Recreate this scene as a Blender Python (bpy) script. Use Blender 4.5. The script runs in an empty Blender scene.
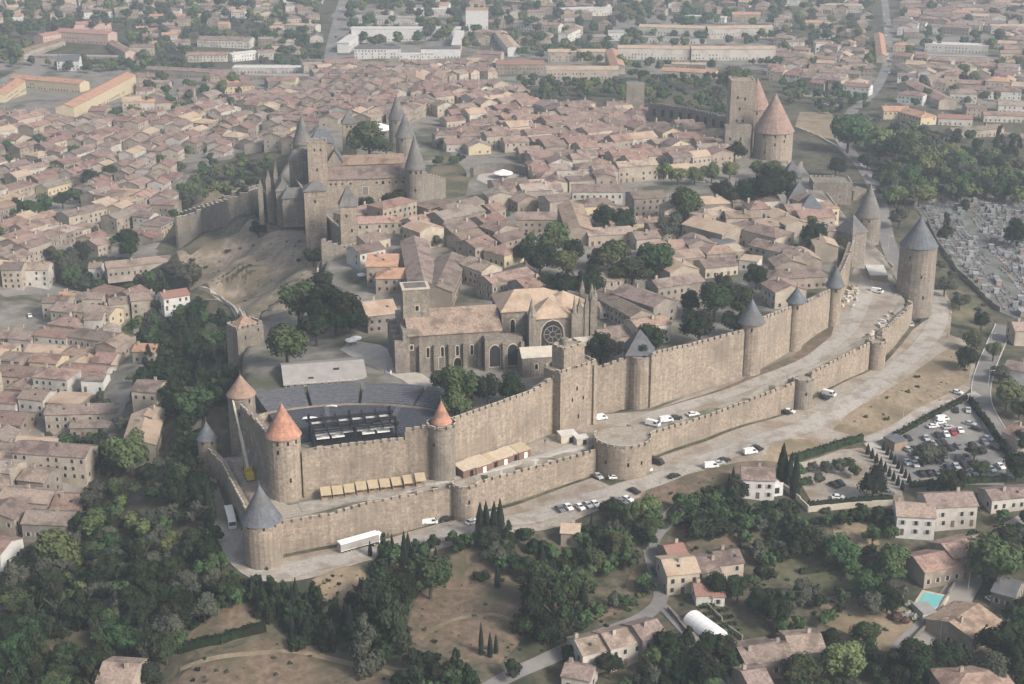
import bpy, math, random
import numpy as np
from mathutils import Vector, Matrix, geometry
random.seed(7)
rnd = random.random
def U(a, b): return a + (b - a) * rnd()
SC = bpy.context.scene
COL = SC.collection
R = math.radians

# ------------------------------------------------------------------ camera
HC, PITCH, F = 236.0, R(19.7), 1500.0
cam = bpy.data.cameras.new('camera'); camo = bpy.data.objects.new('camera', cam)
COL.objects.link(camo); camo.location = (0, 0, HC)
camo.rotation_euler = (math.pi/2 - PITCH, 0, 0)
cam.sensor_width = 36; cam.lens = F*36/1024; cam.clip_end = 30000; cam.clip_start = 1
SC.camera = camo
CP, SP = math.cos(PITCH), math.sin(PITCH)
def ray(px, py):
    u, v = (px-512)/F, (342-py)/F
    return np.array([u, CP + v*SP, -SP + v*CP])
def proj(x, y, z):
    d = y*CP - (z-HC)*SP
    v = y*SP + (z-HC)*CP
    return 512 + F*x/d, 342 - F*v/d
def onz(px, py, z):
    d = ray(px, py); t = (z-HC)/d[2]
    return d[0]*t, d[1]*t
def zat(x, y, py):
    """height at which the vertical through (x, y) shows at picture row py"""
    v = (342-py)/F
    return HC + y*(v*CP - SP)/(CP + v*SP)
def scale_at(x, y, z): return F/(y*CP - (z-HC)*SP)

# ------------------------------------------------------------------ terrain
def axis(lo, a, b, hi, step, g=1.12):
    m = list(np.arange(a, b+.01, step)); s = step; v = m[-1]
    while v < hi: s = min(s*g, 400); v += s; m.append(v)
    s = step; v = m[0]
    while v > lo: s = min(s*g, 400); v -= s; m.insert(0, v)
    return np.array(m)
GX = axis(-6000, -230, 300, 6000, 2.2); GY = axis(60, 350, 860, 12000, 2.2)
C0 = [(265,572,22),(330,560,22.5),(480,530,24),(620,490,26),(700,460,27),(760,440,28),(850,385,29),(910,330,30),(930,300,30),(885,260,31),
 (200,470,24),(230,540,22),(205,400,27),(225,380,27),(150,450,13),(170,380,16),(100,500,5),(0,450,0),(60,440,1),(0,600,3),(60,600,7),(150,600,14),(100,684,8),
 (300,640,14),(300,684,12),(450,600,17),(560,600,18),(680,600,17),(600,684,13),(850,600,15),(1000,650,11),(850,684,11),(900,450,24),(820,480,22),(1000,440,24),
 (950,350,29),(1000,250,27),(1000,320,26),(1010,120,22),(900,150,27),(860,200,31),(850,110,24),(900,50,16),(700,60,14),(600,60,13),(500,60,12),(400,60,10),(300,60,6),(100,80,3),
 (640,85,22),(560,72,20),(470,70,18),(300,100,12),(250,150,5),(50,200,0),(130,250,0),(100,300,0),(0,350,0),(140,345,2),(60,380,0),(190,360,12),(200,330,12),
 (180,292,7),(250,260,30),(290,232,36),(306,240,38),(322,270,38),(230,300,15),(200,280,12),(270,310,26),(300,300,34),(210,235,22),(180,250,12),(245,215,32),(255,195,30),(220,190,14),
 (170,210,4),(240,345,26),(410,95,34),(480,88,34),(560,93,34),(640,103,34),(330,118,32),(700,116,35),(440,92,34),(700,0,12),(100,0,0),(1000,0,14)]
C1 = [(300,512,31),(370,495,32),(450,488,34),(600,445,34),(700,410,35.5),(800,370,37.5),(850,335,39.5),(890,300,39),(850,290,40),(840,240,41),(815,190,39),(240,470,31),(240,440,32),(225,450,30)]
C2 = [(300,400,43),(400,425,42),(320,440,42),(410,374,45),(500,370,46),(560,340,49),(640,380,50),(740,320,50),(820,280,50),(830,220,50),(780,170,45),(640,110,40),(450,110,38),
 (300,200,42),(370,205,45),(450,250,47),(600,250,48),(300,300,42),(260,340,38),(400,150,42),(430,190,44),(340,320,43)]
def field(ctrl, X, Y, p=3.2):
    num = np.zeros(np.broadcast(X, Y).shape); den = num.copy()
    for px, py, z in ctrl:
        cx, cy = onz(px, py, z)
        w = 1.0/(((X-cx)**2 + (Y-cy)**2)**(p/2) + 60.0)
        num += w*z; den += w
    return num/den
XX, YY = np.meshgrid(GX, GY)
Z0 = field(C0, XX, YY); Z1 = field(C1, XX, YY); Z2 = field(C2, XX, YY)
NO = (np.sin(XX*.11+1.3*np.sin(YY*.07))*np.cos(YY*.13+np.sin(XX*.05)))*.35
def bil(Z, x, y):
    x = np.asarray(x, float); y = np.asarray(y, float)
    i = np.clip(np.searchsorted(GX, x)-1, 0, len(GX)-2); j = np.clip(np.searchsorted(GY, y)-1, 0, len(GY)-2)
    u = np.clip((x-GX[i])/(GX[i+1]-GX[i]), 0, 1); v = np.clip((y-GY[j])/(GY[j+1]-GY[j]), 0, 1)
    return (Z[j,i]*(1-u)+Z[j,i+1]*u)*(1-v)+(Z[j+1,i]*(1-u)+Z[j+1,i+1]*u)*v
TS = np.concatenate([np.arange(300, 1200, 1.5), np.arange(1200, 5000, 8)])
def hit(Z, px, py, dz=0.0):
    d = ray(px, py)
    x, y, z = d[0]*TS, d[1]*TS, HC + d[2]*TS
    f = z - (bil(Z, x, y) + dz)
    k = int(np.argmax(f < 0))
    if k == 0: k = len(TS)-1
    a = f[k-1]/(f[k-1]-f[k]) if f[k-1] != f[k] else 0
    t = TS[k-1] + a*(TS[k]-TS[k-1])
    return float(d[0]*t), float(d[1]*t)
# inner and outer circuits: the foot of the walls (outer side) in picture coordinates
OUTER = [(205,474),(215,478),(245,541),(264,571),(284,555),(330,546),(409,530),(452,518),(482,510),(592,475),(652,457),(710,437),(792,409),(812,397),(866,370),(884,358),(911,326),(900,300),(893,282),(848,233),(817,191),(800,175)]
INNER = [(268,500),(288,503),(307,497),(424,480),(459,472),(555,431),(561,430),(594,412),(625,406),(652,408),(700,389),(740,378),(760,370),(785,352),(800,348),(826,328),(838,300),(851,272),(850,262),(836,236),(822,218),(808,203),(797,190),(790,165)]
OXY = [hit(Z0, *p) for p in OUTER]
IXY = [hit(Z1, *p) for p in INNER]
BACK = [onz(*p) for p in [(730,122,42),(640,108,40),(560,98,40),(480,90,39),(410,92,39),(330,112,38),(290,150,40),(264,196,40)]]
WEST = [hit(Z0, *p) for p in [(279,226),(292,220),(306,233),(318,240),(323,268),(318,296),(300,300),(240,360),(238,374)]] + [hit(Z1, 234, 452)]
def inpoly(X, Y, P):
    c = np.zeros(np.broadcast(X, Y).shape, bool); n = len(P)
    for i in range(n):
        x1, y1 = P[i]; x2, y2 = P[(i+1) % n]
        if y1 == y2: continue
        c ^= ((y1 > Y) != (y2 > Y)) & (X < (x2-x1)*(Y-y1)/(y2-y1)+x1)
    return c
def shrink(P, d):
    A = sum(P[i][0]*P[(i+1)%len(P)][1]-P[(i+1)%len(P)][0]*P[i][1] for i in range(len(P)))
    s = 1 if A > 0 else -1; out = []
    for i in range(len(P)):
        ax, ay = P[i-1]; bx, by = P[i]; cx, cy = P[(i+1) % len(P)]
        n = Vector((-(by-ay), bx-ax)).normalized() + Vector((-(cy-by), cx-bx)).normalized()
        if n.length < .3: n = Vector((-(by-ay), bx-ax))
        n.normalize(); out.append((bx+n.x*d*s, by+n.y*d*s))
    return out
POLI = IXY + BACK + WEST
OUTB = OXY + [IXY[-1], onz(730,122,42), IXY[-1]][:1]
POLO = OXY + IXY[::-1][:1] + [BACK[0]] + [BACK[-1]] + WEST[-2:-1] + [WEST[-1], hit(Z0, 205, 462)]
POLI_S = shrink(POLI, 2.6); POLO_S = shrink(OXY + [IXY[-1], POLI[8], WEST[-1]], 2.4)
MI = inpoly(XX, YY, POLI_S); MO = inpoly(XX, YY, POLO_S) & ~MI
Z = np.where(MI, Z2, np.where(MO, Z1, Z0 + NO))
def zg(x, y): return float(bil(Z, x, y))
def at(px, py, dz=0.0):
    x, y = hit(Z, px, py, dz); return x, y, zg(x, y)
def yaw(px, py, qx, qy, dz=0.0):
    a = at(px, py, dz); b = at(qx, qy, dz); return math.atan2(b[1]-a[1], b[0]-a[0])

# ------------------------------------------------------------------ materials
def mat(name, c1, c2=None, scale=.25, rough=.9, c3=None, streak=False, wave=None, rv=0.0, hv=0.0, bump=0.0, big=.02, spec=.2, metal=0.0):
    m = bpy.data.materials.new(name); m.use_nodes = True
    nt = m.node_tree; N = nt.nodes; L = nt.links; N.clear()
    out = N.new('ShaderNodeOutputMaterial'); bs = N.new('ShaderNodeBsdfPrincipled'); L.new(bs.outputs[0], out.inputs[0])
    bs.inputs['Roughness'].default_value = rough; bs.inputs['Specular IOR Level'].default_value = spec; bs.inputs['Metallic'].default_value = metal
    if c2 is None and rv == 0:
        bs.inputs['Base Color'].default_value = (*c1, 1); return m
    c2 = c2 or c1
    geo = N.new('ShaderNodeNewGeometry'); src = geo.outputs['Position']
    n1 = N.new('ShaderNodeTexNoise'); n1.inputs['Scale'].default_value = scale; n1.inputs['Detail'].default_value = 6; n1.inputs['Roughness'].default_value = .65
    L.new(src, n1.inputs['Vector'])
    rp = N.new('ShaderNodeMapRange'); rp.inputs[1].default_value = .35; rp.inputs[2].default_value = .65; L.new(n1.outputs[0], rp.inputs[0])
    mx = N.new('ShaderNodeMix'); mx.data_type = 'RGBA'; L.new(rp.outputs[0], mx.inputs[0])
    mx.inputs[6].default_value = (*c1, 1); mx.inputs[7].default_value = (*c2, 1); col = mx.outputs[2]
    if c3:
        n2 = N.new('ShaderNodeTexNoise'); n2.inputs['Scale'].default_value = big; n2.inputs['Detail'].default_value = 5; n2.inputs['Roughness'].default_value = .6
        L.new(src, n2.inputs['Vector'])
        r2 = N.new('ShaderNodeMapRange'); r2.inputs[1].default_value = .48; r2.inputs[2].default_value = .62; L.new(n2.outputs[0], r2.inputs[0])
        m2 = N.new('ShaderNodeMix'); m2.data_type = 'RGBA'; L.new(r2.outputs[0], m2.inputs[0]); L.new(col, m2.inputs[6]); m2.inputs[7].default_value = (*c3, 1); col = m2.outputs[2]
    if streak:
        mp = N.new('ShaderNodeMapping'); mp.inputs['Scale'].default_value = (.9, .9, .07); L.new(src, mp.inputs[0])
        n3 = N.new('ShaderNodeTexNoise'); n3.inputs['Scale'].default_value = 1.0; n3.inputs['Detail'].default_value = 4; L.new(mp.outputs[0], n3.inputs['Vector'])
        r3 = N.new('ShaderNodeMapRange'); r3.inputs[1].default_value = .35; r3.inputs[2].default_value = .7; r3.inputs[3].default_value = 1.08; r3.inputs[4].default_value = .80; L.new(n3.outputs[0], r3.inputs[0])
        m3 = N.new('ShaderNodeVectorMath'); m3.operation = 'SCALE'; L.new(col, m3.inputs[0]); L.new(r3.outputs[0], m3.inputs[3]); col = m3.outputs[0]
        # courses of stone
        mp2 = N.new('ShaderNodeMapping'); mp2.inputs['Scale'].default_value = (.5, .5, 2.2); L.new(src, mp2.inputs[0])
        vo = N.new('ShaderNodeTexVoronoi'); vo.inputs['Scale'].default_value = 1.0; L.new(mp2.outputs[0], vo.inputs['Vector'])
        sx = N.new('ShaderNodeSeparateColor'); L.new(vo.outputs['Color'], sx.inputs[0])
        r4 = N.new('ShaderNodeMapRange'); r4.inputs[3].default_value = .88; r4.inputs[4].default_value = 1.09; L.new(sx.outputs[0], r4.inputs[0])
        m4 = N.new('ShaderNodeVectorMath'); m4.operation = 'SCALE'; L.new(col, m4.inputs[0]); L.new(r4.outputs[0], m4.inputs[3]); col = m4.outputs[0]
    if wave:
        tc = N.new('ShaderNodeTexCoord')
        w = N.new('ShaderNodeTexWave'); w.inputs['Scale'].default_value = wave; w.inputs['Distortion'].default_value = 1.5; w.inputs['Detail'].default_value = 2
        L.new(tc.outputs['Object'], w.inputs['Vector'])
        r5 = N.new('ShaderNodeMapRange'); r5.inputs[3].default_value = .8; r5.inputs[4].default_value = 1.12; L.new(w.outputs['Fac'], r5.inputs[0])
        m5 = N.new('ShaderNodeVectorMath'); m5.operation = 'SCALE'; L.new(col, m5.inputs[0]); L.new(r5.outputs[0], m5.inputs[3]); col = m5.outputs[0]
    if rv or hv:
        oi = N.new('ShaderNodeObjectInfo'); hs = N.new('ShaderNodeHueSaturation'); L.new(col, hs.inputs['Color'])
        a = N.new('ShaderNodeMapRange'); a.inputs[3].default_value = 1-rv; a.inputs[4].default_value = 1+rv; L.new(oi.outputs['Random'], a.inputs[0]); L.new(a.outputs[0], hs.inputs['Value'])
        b = N.new('ShaderNodeMath'); b.operation = 'FRACT'; b2 = N.new('ShaderNodeMath'); b2.operation = 'MULTIPLY'; b2.inputs[1].default_value = 7.13
        L.new(oi.outputs['Random'], b2.inputs[0]); L.new(b2.outputs[0], b.inputs[0])
        c = N.new('ShaderNodeMapRange'); c.inputs[3].default_value = .5-hv; c.inputs[4].default_value = .5+hv; L.new(b.outputs[0], c.inputs[0]); L.new(c.outputs[0], hs.inputs['Hue'])
        col = hs.outputs[0]
    L.new(col, bs.inputs['Base Color'])
    if bump:
        bp = N.new('ShaderNodeBump'); bp.inputs['Strength'].default_value = bump; bp.inputs['Distance'].default_value = .6; L.new(n1.outputs[0], bp.inputs['Height']); L.new(bp.outputs[0], bs.inputs['Normal'])
    return m
M = {}
M['stone'] = mat('rampart_stone', (.225,.185,.145), (.365,.305,.245), .9, c3=(.24,.20,.16), big=.09, streak=True, bump=.5)
M['stone_grey'] = mat('grey_stone', (.175,.152,.128), (.29,.255,.213), .9, c3=(.175,.155,.133), big=.09, streak=True, bump=.5)
M['stone_pale'] = mat('pale_coping_stone', (.42,.37,.30), (.52,.47,.39), .5)
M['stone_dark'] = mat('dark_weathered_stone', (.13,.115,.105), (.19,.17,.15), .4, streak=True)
M['slit'] = mat('shadowed_opening', (.015,.014,.014))
M['slate'] = mat('slate_roof', (.095,.105,.122), (.14,.15,.168), .9, c3=(.12,.118,.115), big=.15, rough=.7, streak=True)
M['slate_brown'] = mat('weathered_slate_roof', (.13,.122,.115), (.19,.178,.165), .9, c3=(.12,.122,.125), big=.15, rough=.8, streak=True)
M['cone_red'] = mat('red_tile_cone', (.33,.165,.115), (.47,.25,.175), .8, c3=(.27,.165,.125), big=.3, streak=True)
M['cone_tan'] = mat('tan_tile_cone', (.25,.165,.125), (.34,.225,.17), 1.0, c3=(.24,.18,.14), big=.3, streak=True)
M['cone_pink'] = mat('pinkish_tile_cone', (.25,.165,.135), (.33,.23,.19), .9, c3=(.22,.165,.145), big=.25, streak=True)
ROOFC = [((.25,.18,.145),(.345,.255,.21)), ((.29,.222,.18),(.39,.305,.25)), ((.215,.165,.14),(.295,.232,.198)), ((.30,.205,.16),(.40,.285,.225)), ((.29,.238,.20),(.39,.33,.28)), ((.25,.165,.135),(.34,.23,.19))]
for i, (a, b) in enumerate(ROOFC): M['roof%d' % i] = mat('brown_tile_roof.%03d' % i, tuple(.72*v for v in a), tuple(1.02*v for v in b), 1.3, c3=tuple(.62*v for v in a), big=.22, wave=2.2, rv=.22, hv=.014, bump=.3)
M['roof_choir'] = mat('tan_choir_roof', (.36,.265,.19), (.47,.36,.27), 1.0, c3=(.30,.23,.17), big=.2)
M['roof_orange'] = mat('orange_tile_roof', (.38,.215,.145), (.50,.305,.21), 1.2, c3=(.33,.20,.14), big=.2, wave=2.2, bump=.3)
M['roof_tan'] = mat('tan_tile_roof', (.37,.285,.21), (.49,.385,.29), 1.0, c3=(.36,.25,.18), big=.12, wave=2.2)
M['roof_rust'] = mat('rust_red_roof', (.23,.125,.10), (.32,.185,.15), 1.2, wave=2.2)
M['roof_pink'] = mat('pinkish_red_roof', (.30,.165,.14), (.40,.235,.20), 1.2, wave=2.2)
M['roof_grey'] = mat('grey_flat_roof', (.26,.245,.23), (.34,.32,.30), .3)
M['roof_pale'] = mat('pale_flat_roof', (.48,.46,.43), (.60,.58,.55), .3)
M['roof_dark'] = mat('dark_sheet_roof', (.10,.105,.115), (.15,.15,.16), .3)
ROOFS = ['roof0','roof1','roof2','roof3','roof4','roof5']
WALLC = [((.32,.275,.225),(.41,.36,.30)), ((.25,.21,.172),(.34,.29,.24)), ((.38,.33,.265),(.47,.415,.34)), ((.43,.40,.36),(.53,.50,.45)), ((.21,.185,.16),(.29,.255,.225))]
for i, (a, b) in enumerate(WALLC): M['wall%d' % i] = mat('rendered_wall.%03d' % i, a, b, .5, c3=tuple(.8*v for v in a), big=.1, rv=.08)
WALLS = ['wall0','wall1','wall2','wall3','wall4']
M['wall_yellow'] = mat('ochre_rendered_wall', (.46,.385,.265), (.54,.46,.33), .4)
M['wall_white'] = mat('white_rendered_wall', (.50,.49,.465), (.62,.61,.585), .4)
M['wall_pink'] = mat('pink_rendered_wall', (.42,.31,.27), (.49,.37,.32), .4)
M['glass'] = mat('dark_window_glass', (.03,.032,.036), rough=.25, spec=.5)
M['shutter'] = mat('pale_wooden_shutter', (.42,.40,.36), (.36,.34,.31), 1.0)
M['door'] = mat('brown_wooden_door', (.12,.08,.06), (.16,.11,.08), 1.0)
M['leaf_dark'] = mat('dark_foliage', (.012,.020,.010), (.032,.048,.022), .5, rv=.4, hv=.045, c3=(.022,.025,.016), big=.1, spec=.1)
M['leaf_mid'] = mat('green_foliage', (.028,.050,.021), (.068,.102,.042), .5, rv=.4, hv=.055, c3=(.048,.056,.028), big=.1, spec=.15)
M['leaf_light'] = mat('pale_green_foliage', (.07,.088,.034), (.125,.145,.062), .6, rv=.25, hv=.03, spec=.15)
M['leaf_olive'] = mat('grey_green_foliage', (.046,.050,.037), (.08,.085,.062), .6, rv=.2, hv=.02, spec=.15)
M['leaf_cyp'] = mat('cypress_foliage', (.012,.018,.013), (.026,.036,.024), .8, rv=.25, hv=.02, spec=.15)
M['leaf_white'] = mat('pale_blossom_foliage', (.20,.22,.17), (.34,.34,.29), .8)
M['leaf_red'] = mat('dull_red_foliage', (.09,.045,.04), (.14,.07,.06), .8)
M['bark'] = mat('bark', (.05,.042,.035), (.085,.07,.058), 1.0)
M['ground'] = mat('scrubby_soil', (.052,.052,.033), (.145,.125,.088), .28, c3=(.04,.046,.028), big=.045, bump=.6)
M['town'] = mat('town_ground', (.18,.165,.145), (.27,.245,.215), .2, c3=(.085,.088,.058), big=.03)
M['grass_dry'] = mat('dry_grass', (.20,.155,.105), (.30,.24,.165), .5, c3=(.165,.135,.085), big=.07, bump=.5)
M['grass_brown'] = mat('parched_brown_soil', (.11,.082,.058), (.215,.16,.115), .4, c3=(.095,.088,.055), big=.06, bump=.5)
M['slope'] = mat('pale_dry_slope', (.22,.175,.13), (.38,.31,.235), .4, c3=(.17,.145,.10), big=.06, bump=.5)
M['grass_green'] = mat('short_green_grass', (.06,.065,.038), (.12,.115,.07), .4, c3=(.17,.14,.095), big=.06)
M['gravel'] = mat('pale_trodden_gravel', (.27,.235,.195), (.38,.34,.285), .9, c3=(.235,.188,.145), big=.08, bump=.4)
M['lane'] = mat('compacted_grey_gravel', (.30,.275,.245), (.42,.39,.35), 1.1, c3=(.27,.235,.195), big=.16, bump=.3)
M['grave_ground'] = mat('grey_cemetery_ground', (.13,.13,.125), (.19,.19,.18), .3, c3=(.10,.105,.075), big=.1)
M['asphalt'] = mat('worn_asphalt', (.155,.15,.145), (.215,.205,.195), .2, c3=(.25,.235,.215), big=.04)
M['path'] = mat('pale_path', (.36,.33,.29), (.46,.42,.37), .3)
M['kerb'] = mat('pale_kerb_stone', (.48,.45,.40), (.56,.52,.47), .4)
M['white'] = mat('white_painted_metal', (.72,.72,.71), rough=.4)
M['black'] = mat('black_metal', (.018,.018,.02), rough=.5)
M['tyre'] = mat('black_rubber', (.012,.012,.012))
M['yellow'] = mat('yellow_painted_metal', (.45,.34,.05), rough=.5)
M['canvas'] = mat('ochre_canvas', (.36,.29,.19), (.44,.36,.25), .8)
M['canvas_tan'] = mat('pale_tan_canvas', (.40,.33,.25), (.52,.44,.34), .8)
M['wood_red'] = mat('red_brown_boards', (.14,.09,.075), (.20,.125,.10), 1.2)
M['wood'] = mat('weathered_timber', (.24,.18,.13), (.32,.25,.18), 1.0)
M['seats'] = mat('dark_blue_seats', (.045,.048,.062), (.08,.085,.10), 1.6)
M['seats_grey'] = mat('grey_bleachers', (.085,.088,.10), (.14,.143,.155), .8)
M['pool'] = mat('turquoise_pool_water', (.16,.46,.46), rough=.1, spec=.6)
M['cloth'] = mat('white_cloth', (.80,.79,.76))
M['tomb0'] = mat('pale_tombstone', (.25,.255,.26), (.33,.335,.335), .8, rv=.25)
M['tomb1'] = mat('grey_tombstone', (.15,.155,.165), (.22,.225,.23), .8, rv=.2)
M['tomb2'] = mat('brown_tombstone', (.25,.18,.15), (.34,.26,.22), .8, rv=.2)
CARC = {'white':(.72,.72,.71),'black':(.02,.02,.022),'grey':(.16,.165,.17),'silver':(.42,.43,.44),'red':(.34,.045,.04),'blue':(.05,.09,.17),'dark blue':(.03,.04,.07)}
for k, v in CARC.items(): M['car_'+k] = mat('%s_car_paint' % k.replace(' ', '_'), v, rough=.35, spec=.5)

# ------------------------------------------------------------------ mesh helper
class MB:
    def __init__(s): s.v = []; s.f = []; s.m = []; s.mats = []
    def mi(s, m):
        if m not in s.mats: s.mats.append(m)
        return s.mats.index(m)
    def poly(s, pts, m):
        n = len(s.v); s.v += [tuple(p) for p in pts]; s.f.append(tuple(range(n, n+len(pts)))); s.m.append(s.mi(m))
    def prism(s, pts, z0, z1, m, top=None, bottom=False):
        """pts: xy loop, anticlockwise; z0/z1 numbers or lists"""
        k = len(pts); a = z0 if isinstance(z0, (list, tuple)) else [z0]*k; b = z1 if isinstance(z1, (list, tuple)) else [z1]*k
        n = len(s.v); s.v += [(p[0], p[1], a[i]) for i, p in enumerate(pts)] + [(p[0], p[1], b[i]) for i, p in enumerate(pts)]
        im = s.mi(m)
        for i in range(k):
            j = (i+1) % k; s.f.append((n+i, n+j, n+k+j, n+k+i)); s.m.append(im)
        s.f.append(tuple(range(n+k, n+2*k))); s.m.append(s.mi(top or m))
        if bottom: s.f.append(tuple(range(n+k-1, n-1, -1))); s.m.append(im)
    def box(s, cx, cy, z0, w, d, h, m, a=0.0, top=None, bottom=True):
        c, q = math.cos(a), math.sin(a)
        P = [(cx+x*c-y*q, cy+x*q+y*c) for x, y in ((-w/2,-d/2),(w/2,-d/2),(w/2,d/2),(-w/2,d/2))]
        s.prism(P, z0, z0+h, m, top, bottom)
    def cyl(s, cx, cy, z0, z1, r0, r1, m, n=20, cap=True, a0=0.0, a1=2*math.pi):
        full = abs(a1-a0-2*math.pi) < 1e-6; k = n if full else n+1
        A = [a0+(a1-a0)*i/n for i in range(k)]; b = len(s.v); im = s.mi(m)
        s.v += [(cx+r0*math.cos(t), cy+r0*math.sin(t), z0) for t in A]
        if r1 < 1e-4:
            s.v.append((cx, cy, z1))
            for i in range(n): s.f.append((b+i, b+(i+1) % k, b+k)); s.m.append(im)
            return
        s.v += [(cx+r1*math.cos(t), cy+r1*math.sin(t), z1) for t in A]
        for i in range(n):
            j = (i+1) % k; s.f.append((b+i, b+j, b+k+j, b+k+i)); s.m.append(im)
        if cap: s.f.append(tuple(range(b+k, b+2*k))); s.m.append(im)
    def beam(s, p, q, w, m):
        p = Vector(p); q = Vector(q); d = (q-p); l = d.length; d.normalize()
        u = d.cross(Vector((0,0,1)));
        if u.length < .01: u = Vector((1,0,0))
        u.normalize(); v = u.cross(d); n = len(s.v)
        for c in (p, q):
            for a, b in ((-1,-1),(1,-1),(1,1),(-1,1)): s.v.append(tuple(c+u*a*w/2+v*b*w/2))
        im = s.mi(m)
        for f in ((0,1,5,4),(1,2,6,5),(2,3,7,6),(3,0,4,7),(3,2,1,0),(4,5,6,7)): s.f.append(tuple(n+i for i in f)); s.m.append(im)
    def mesh(s, name, smooth=False):
        me = bpy.data.meshes.new(name); me.from_pydata(s.v, [], s.f)
        for m in s.mats: me.materials.append(m)
        me.polygons.foreach_set('material_index', s.m)
        if smooth: me.polygons.foreach_set('use_smooth', [True]*len(s.f))
        me.update(); return me
    def obj(s, name, parent=None, smooth=False, loc=None, rz=0):
        o = bpy.data.objects.new(name, s.mesh(name, smooth)); COL.objects.link(o)
        if parent: o.parent = parent
        if loc: o.location = loc; o.rotation_euler = (0, 0, rz)
        return o
def link(name, me, parent=None, loc=(0,0,0), rz=0, sc=None):
    o = bpy.data.objects.new(name, me); COL.objects.link(o); o.location = loc; o.rotation_euler = (0,0,rz)
    if sc: o.scale = sc
    if parent: o.parent = parent
    return o
def empty(name, loc=(0,0,0), rz=0):
    o = bpy.data.objects.new(name, None); COL.objects.link(o); o.location = loc; o.rotation_euler = (0,0,rz); o.empty_display_size = .5; return o
def tag(o, label, cat, group=None):
    o['label'] = label; o['category'] = cat
    if group: o['group'] = group
    return o
def kind(o, k, label=None):
    o['kind'] = k
    if label: o['label'] = label
    return o

# ------------------------------------------------------------------ automatic 'which one' labels
LAND = {'the front slate coned tower':(265,525),'the red coned corner tower':(287,450),'the stage in the open air theatre':(355,425),
 'the small red coned turret':(442,440),'the big half round barbican':(622,455),'the square wall tower':(578,400),'the cathedral nave':(455,335),'the cathedral rose window':(520,335),
 'the long castle hall':(365,180),'the tallest castle watchtower':(320,150),'the twin towered gatehouse':(765,120),'the massive tower by the cemetery':(912,265),
 'the open round outer tower':(801,395),'the white villa below the walls':(763,480),'the turquoise swimming pool':(930,590),'the tan villa above the pool':(950,550),
 'the white polytunnel':(705,626),'the white articulated lorry':(360,544),'the lorry in the lane':(231,518),'the bright orange village roof':(385,262),
 'the long hotel roof behind the theatre':(322,370),'the walled cemetery':(985,240),'the car park hut':(896,438),'the ochre L shaped building':(90,95),
 'the U shaped modern white block':(408,42),'the long orange roofed block':(690,70),'the wide orange roofed convent':(585,60),'the crenellated ramp wall':(215,215),
 'the bare hillside':(250,270),'the tan roofed house by the wood':(147,425),'the terraced farmhouse':(615,645),'the tan farmhouse at the road bend':(678,572),
 'the brown field':(470,600),'the isolated house in trees':(122,668),'the white twin villas':(930,500),'the little round arena':(500,168),
 'the orange roof past the gatehouse':(905,118),'the square tower by the wood':(254,350),'the pointed wall tower':(638,370),'the white walled church':(68,65),
 'the terraced rows at the top edge':(710,30),'the road bend by the car park':(985,395),'the white tower block':(478,18),'the straight avenue at the top':(890,60),
 'the lower town street':(30,420),'the tan awnings in the village':(700,250),'the open shed roof':(376,312),'the cemetery road tower':(866,200)}
ORD = ['closest','second closest','third closest','fourth closest','fifth closest','sixth closest','seventh closest','eighth closest','ninth closest','tenth closest']
AUTO = []
def auto(o, look, noun, px, py, group=None): AUTO.append((o, look, noun, px, py, group))
def flush_auto():
    seen = {}
    rows = []
    for o, look, noun, px, py, group in AUTO:
        best = sorted(LAND.items(), key=lambda kv: math.hypot(kv[1][0]-px, (kv[1][1]-py)*1.3))[0]
        dx, dy = px-best[1][0], (py-best[1][1])*1.3; d = math.hypot(dx, dy)
        a = math.degrees(math.atan2(dy, dx)) % 360
        side = ['right of','below right of','below','below left of','left of','above left of','above','above right of'][int(((a+22.5) % 360)//45)]
        rows.append((d, o, look, noun, side, best[0], group))
    rows.sort(key=lambda r: r[0])
    nums = 'eleventh twelfth thirteenth fourteenth fifteenth sixteenth seventeenth eighteenth nineteenth twentieth'.split()
    for d, o, look, noun, side, lm, group in rows:
        k = (look, noun, side, lm); n = seen.get(k, 0); seen[k] = n+1
        lk = look + ' ' + noun
        w = ORD[n] if n < 10 else (nums[n-10] if n < 20 else 'outlying %s' % nums[(n-20) % 10]) + ' closest'
        s = '%s, %s %s %s' % (lk, w, side, lm)
        ws = s.split()
        if len(ws) > 16: s = s.replace('second closest', 'second').replace(' closest', '')
        if len(s.split()) > 16:
            s = s.replace('at the sharp front bend of the walls', 'at the front bend').replace('for the', 'the')
        o['label'] = s; o['category'] = CATS.get(noun, noun)
        if group: o['group'] = group
CATS = {}
HAZE, SKY, SUNE, EXPO = 0.00025, 0.13, 3.0, 0.5
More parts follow.
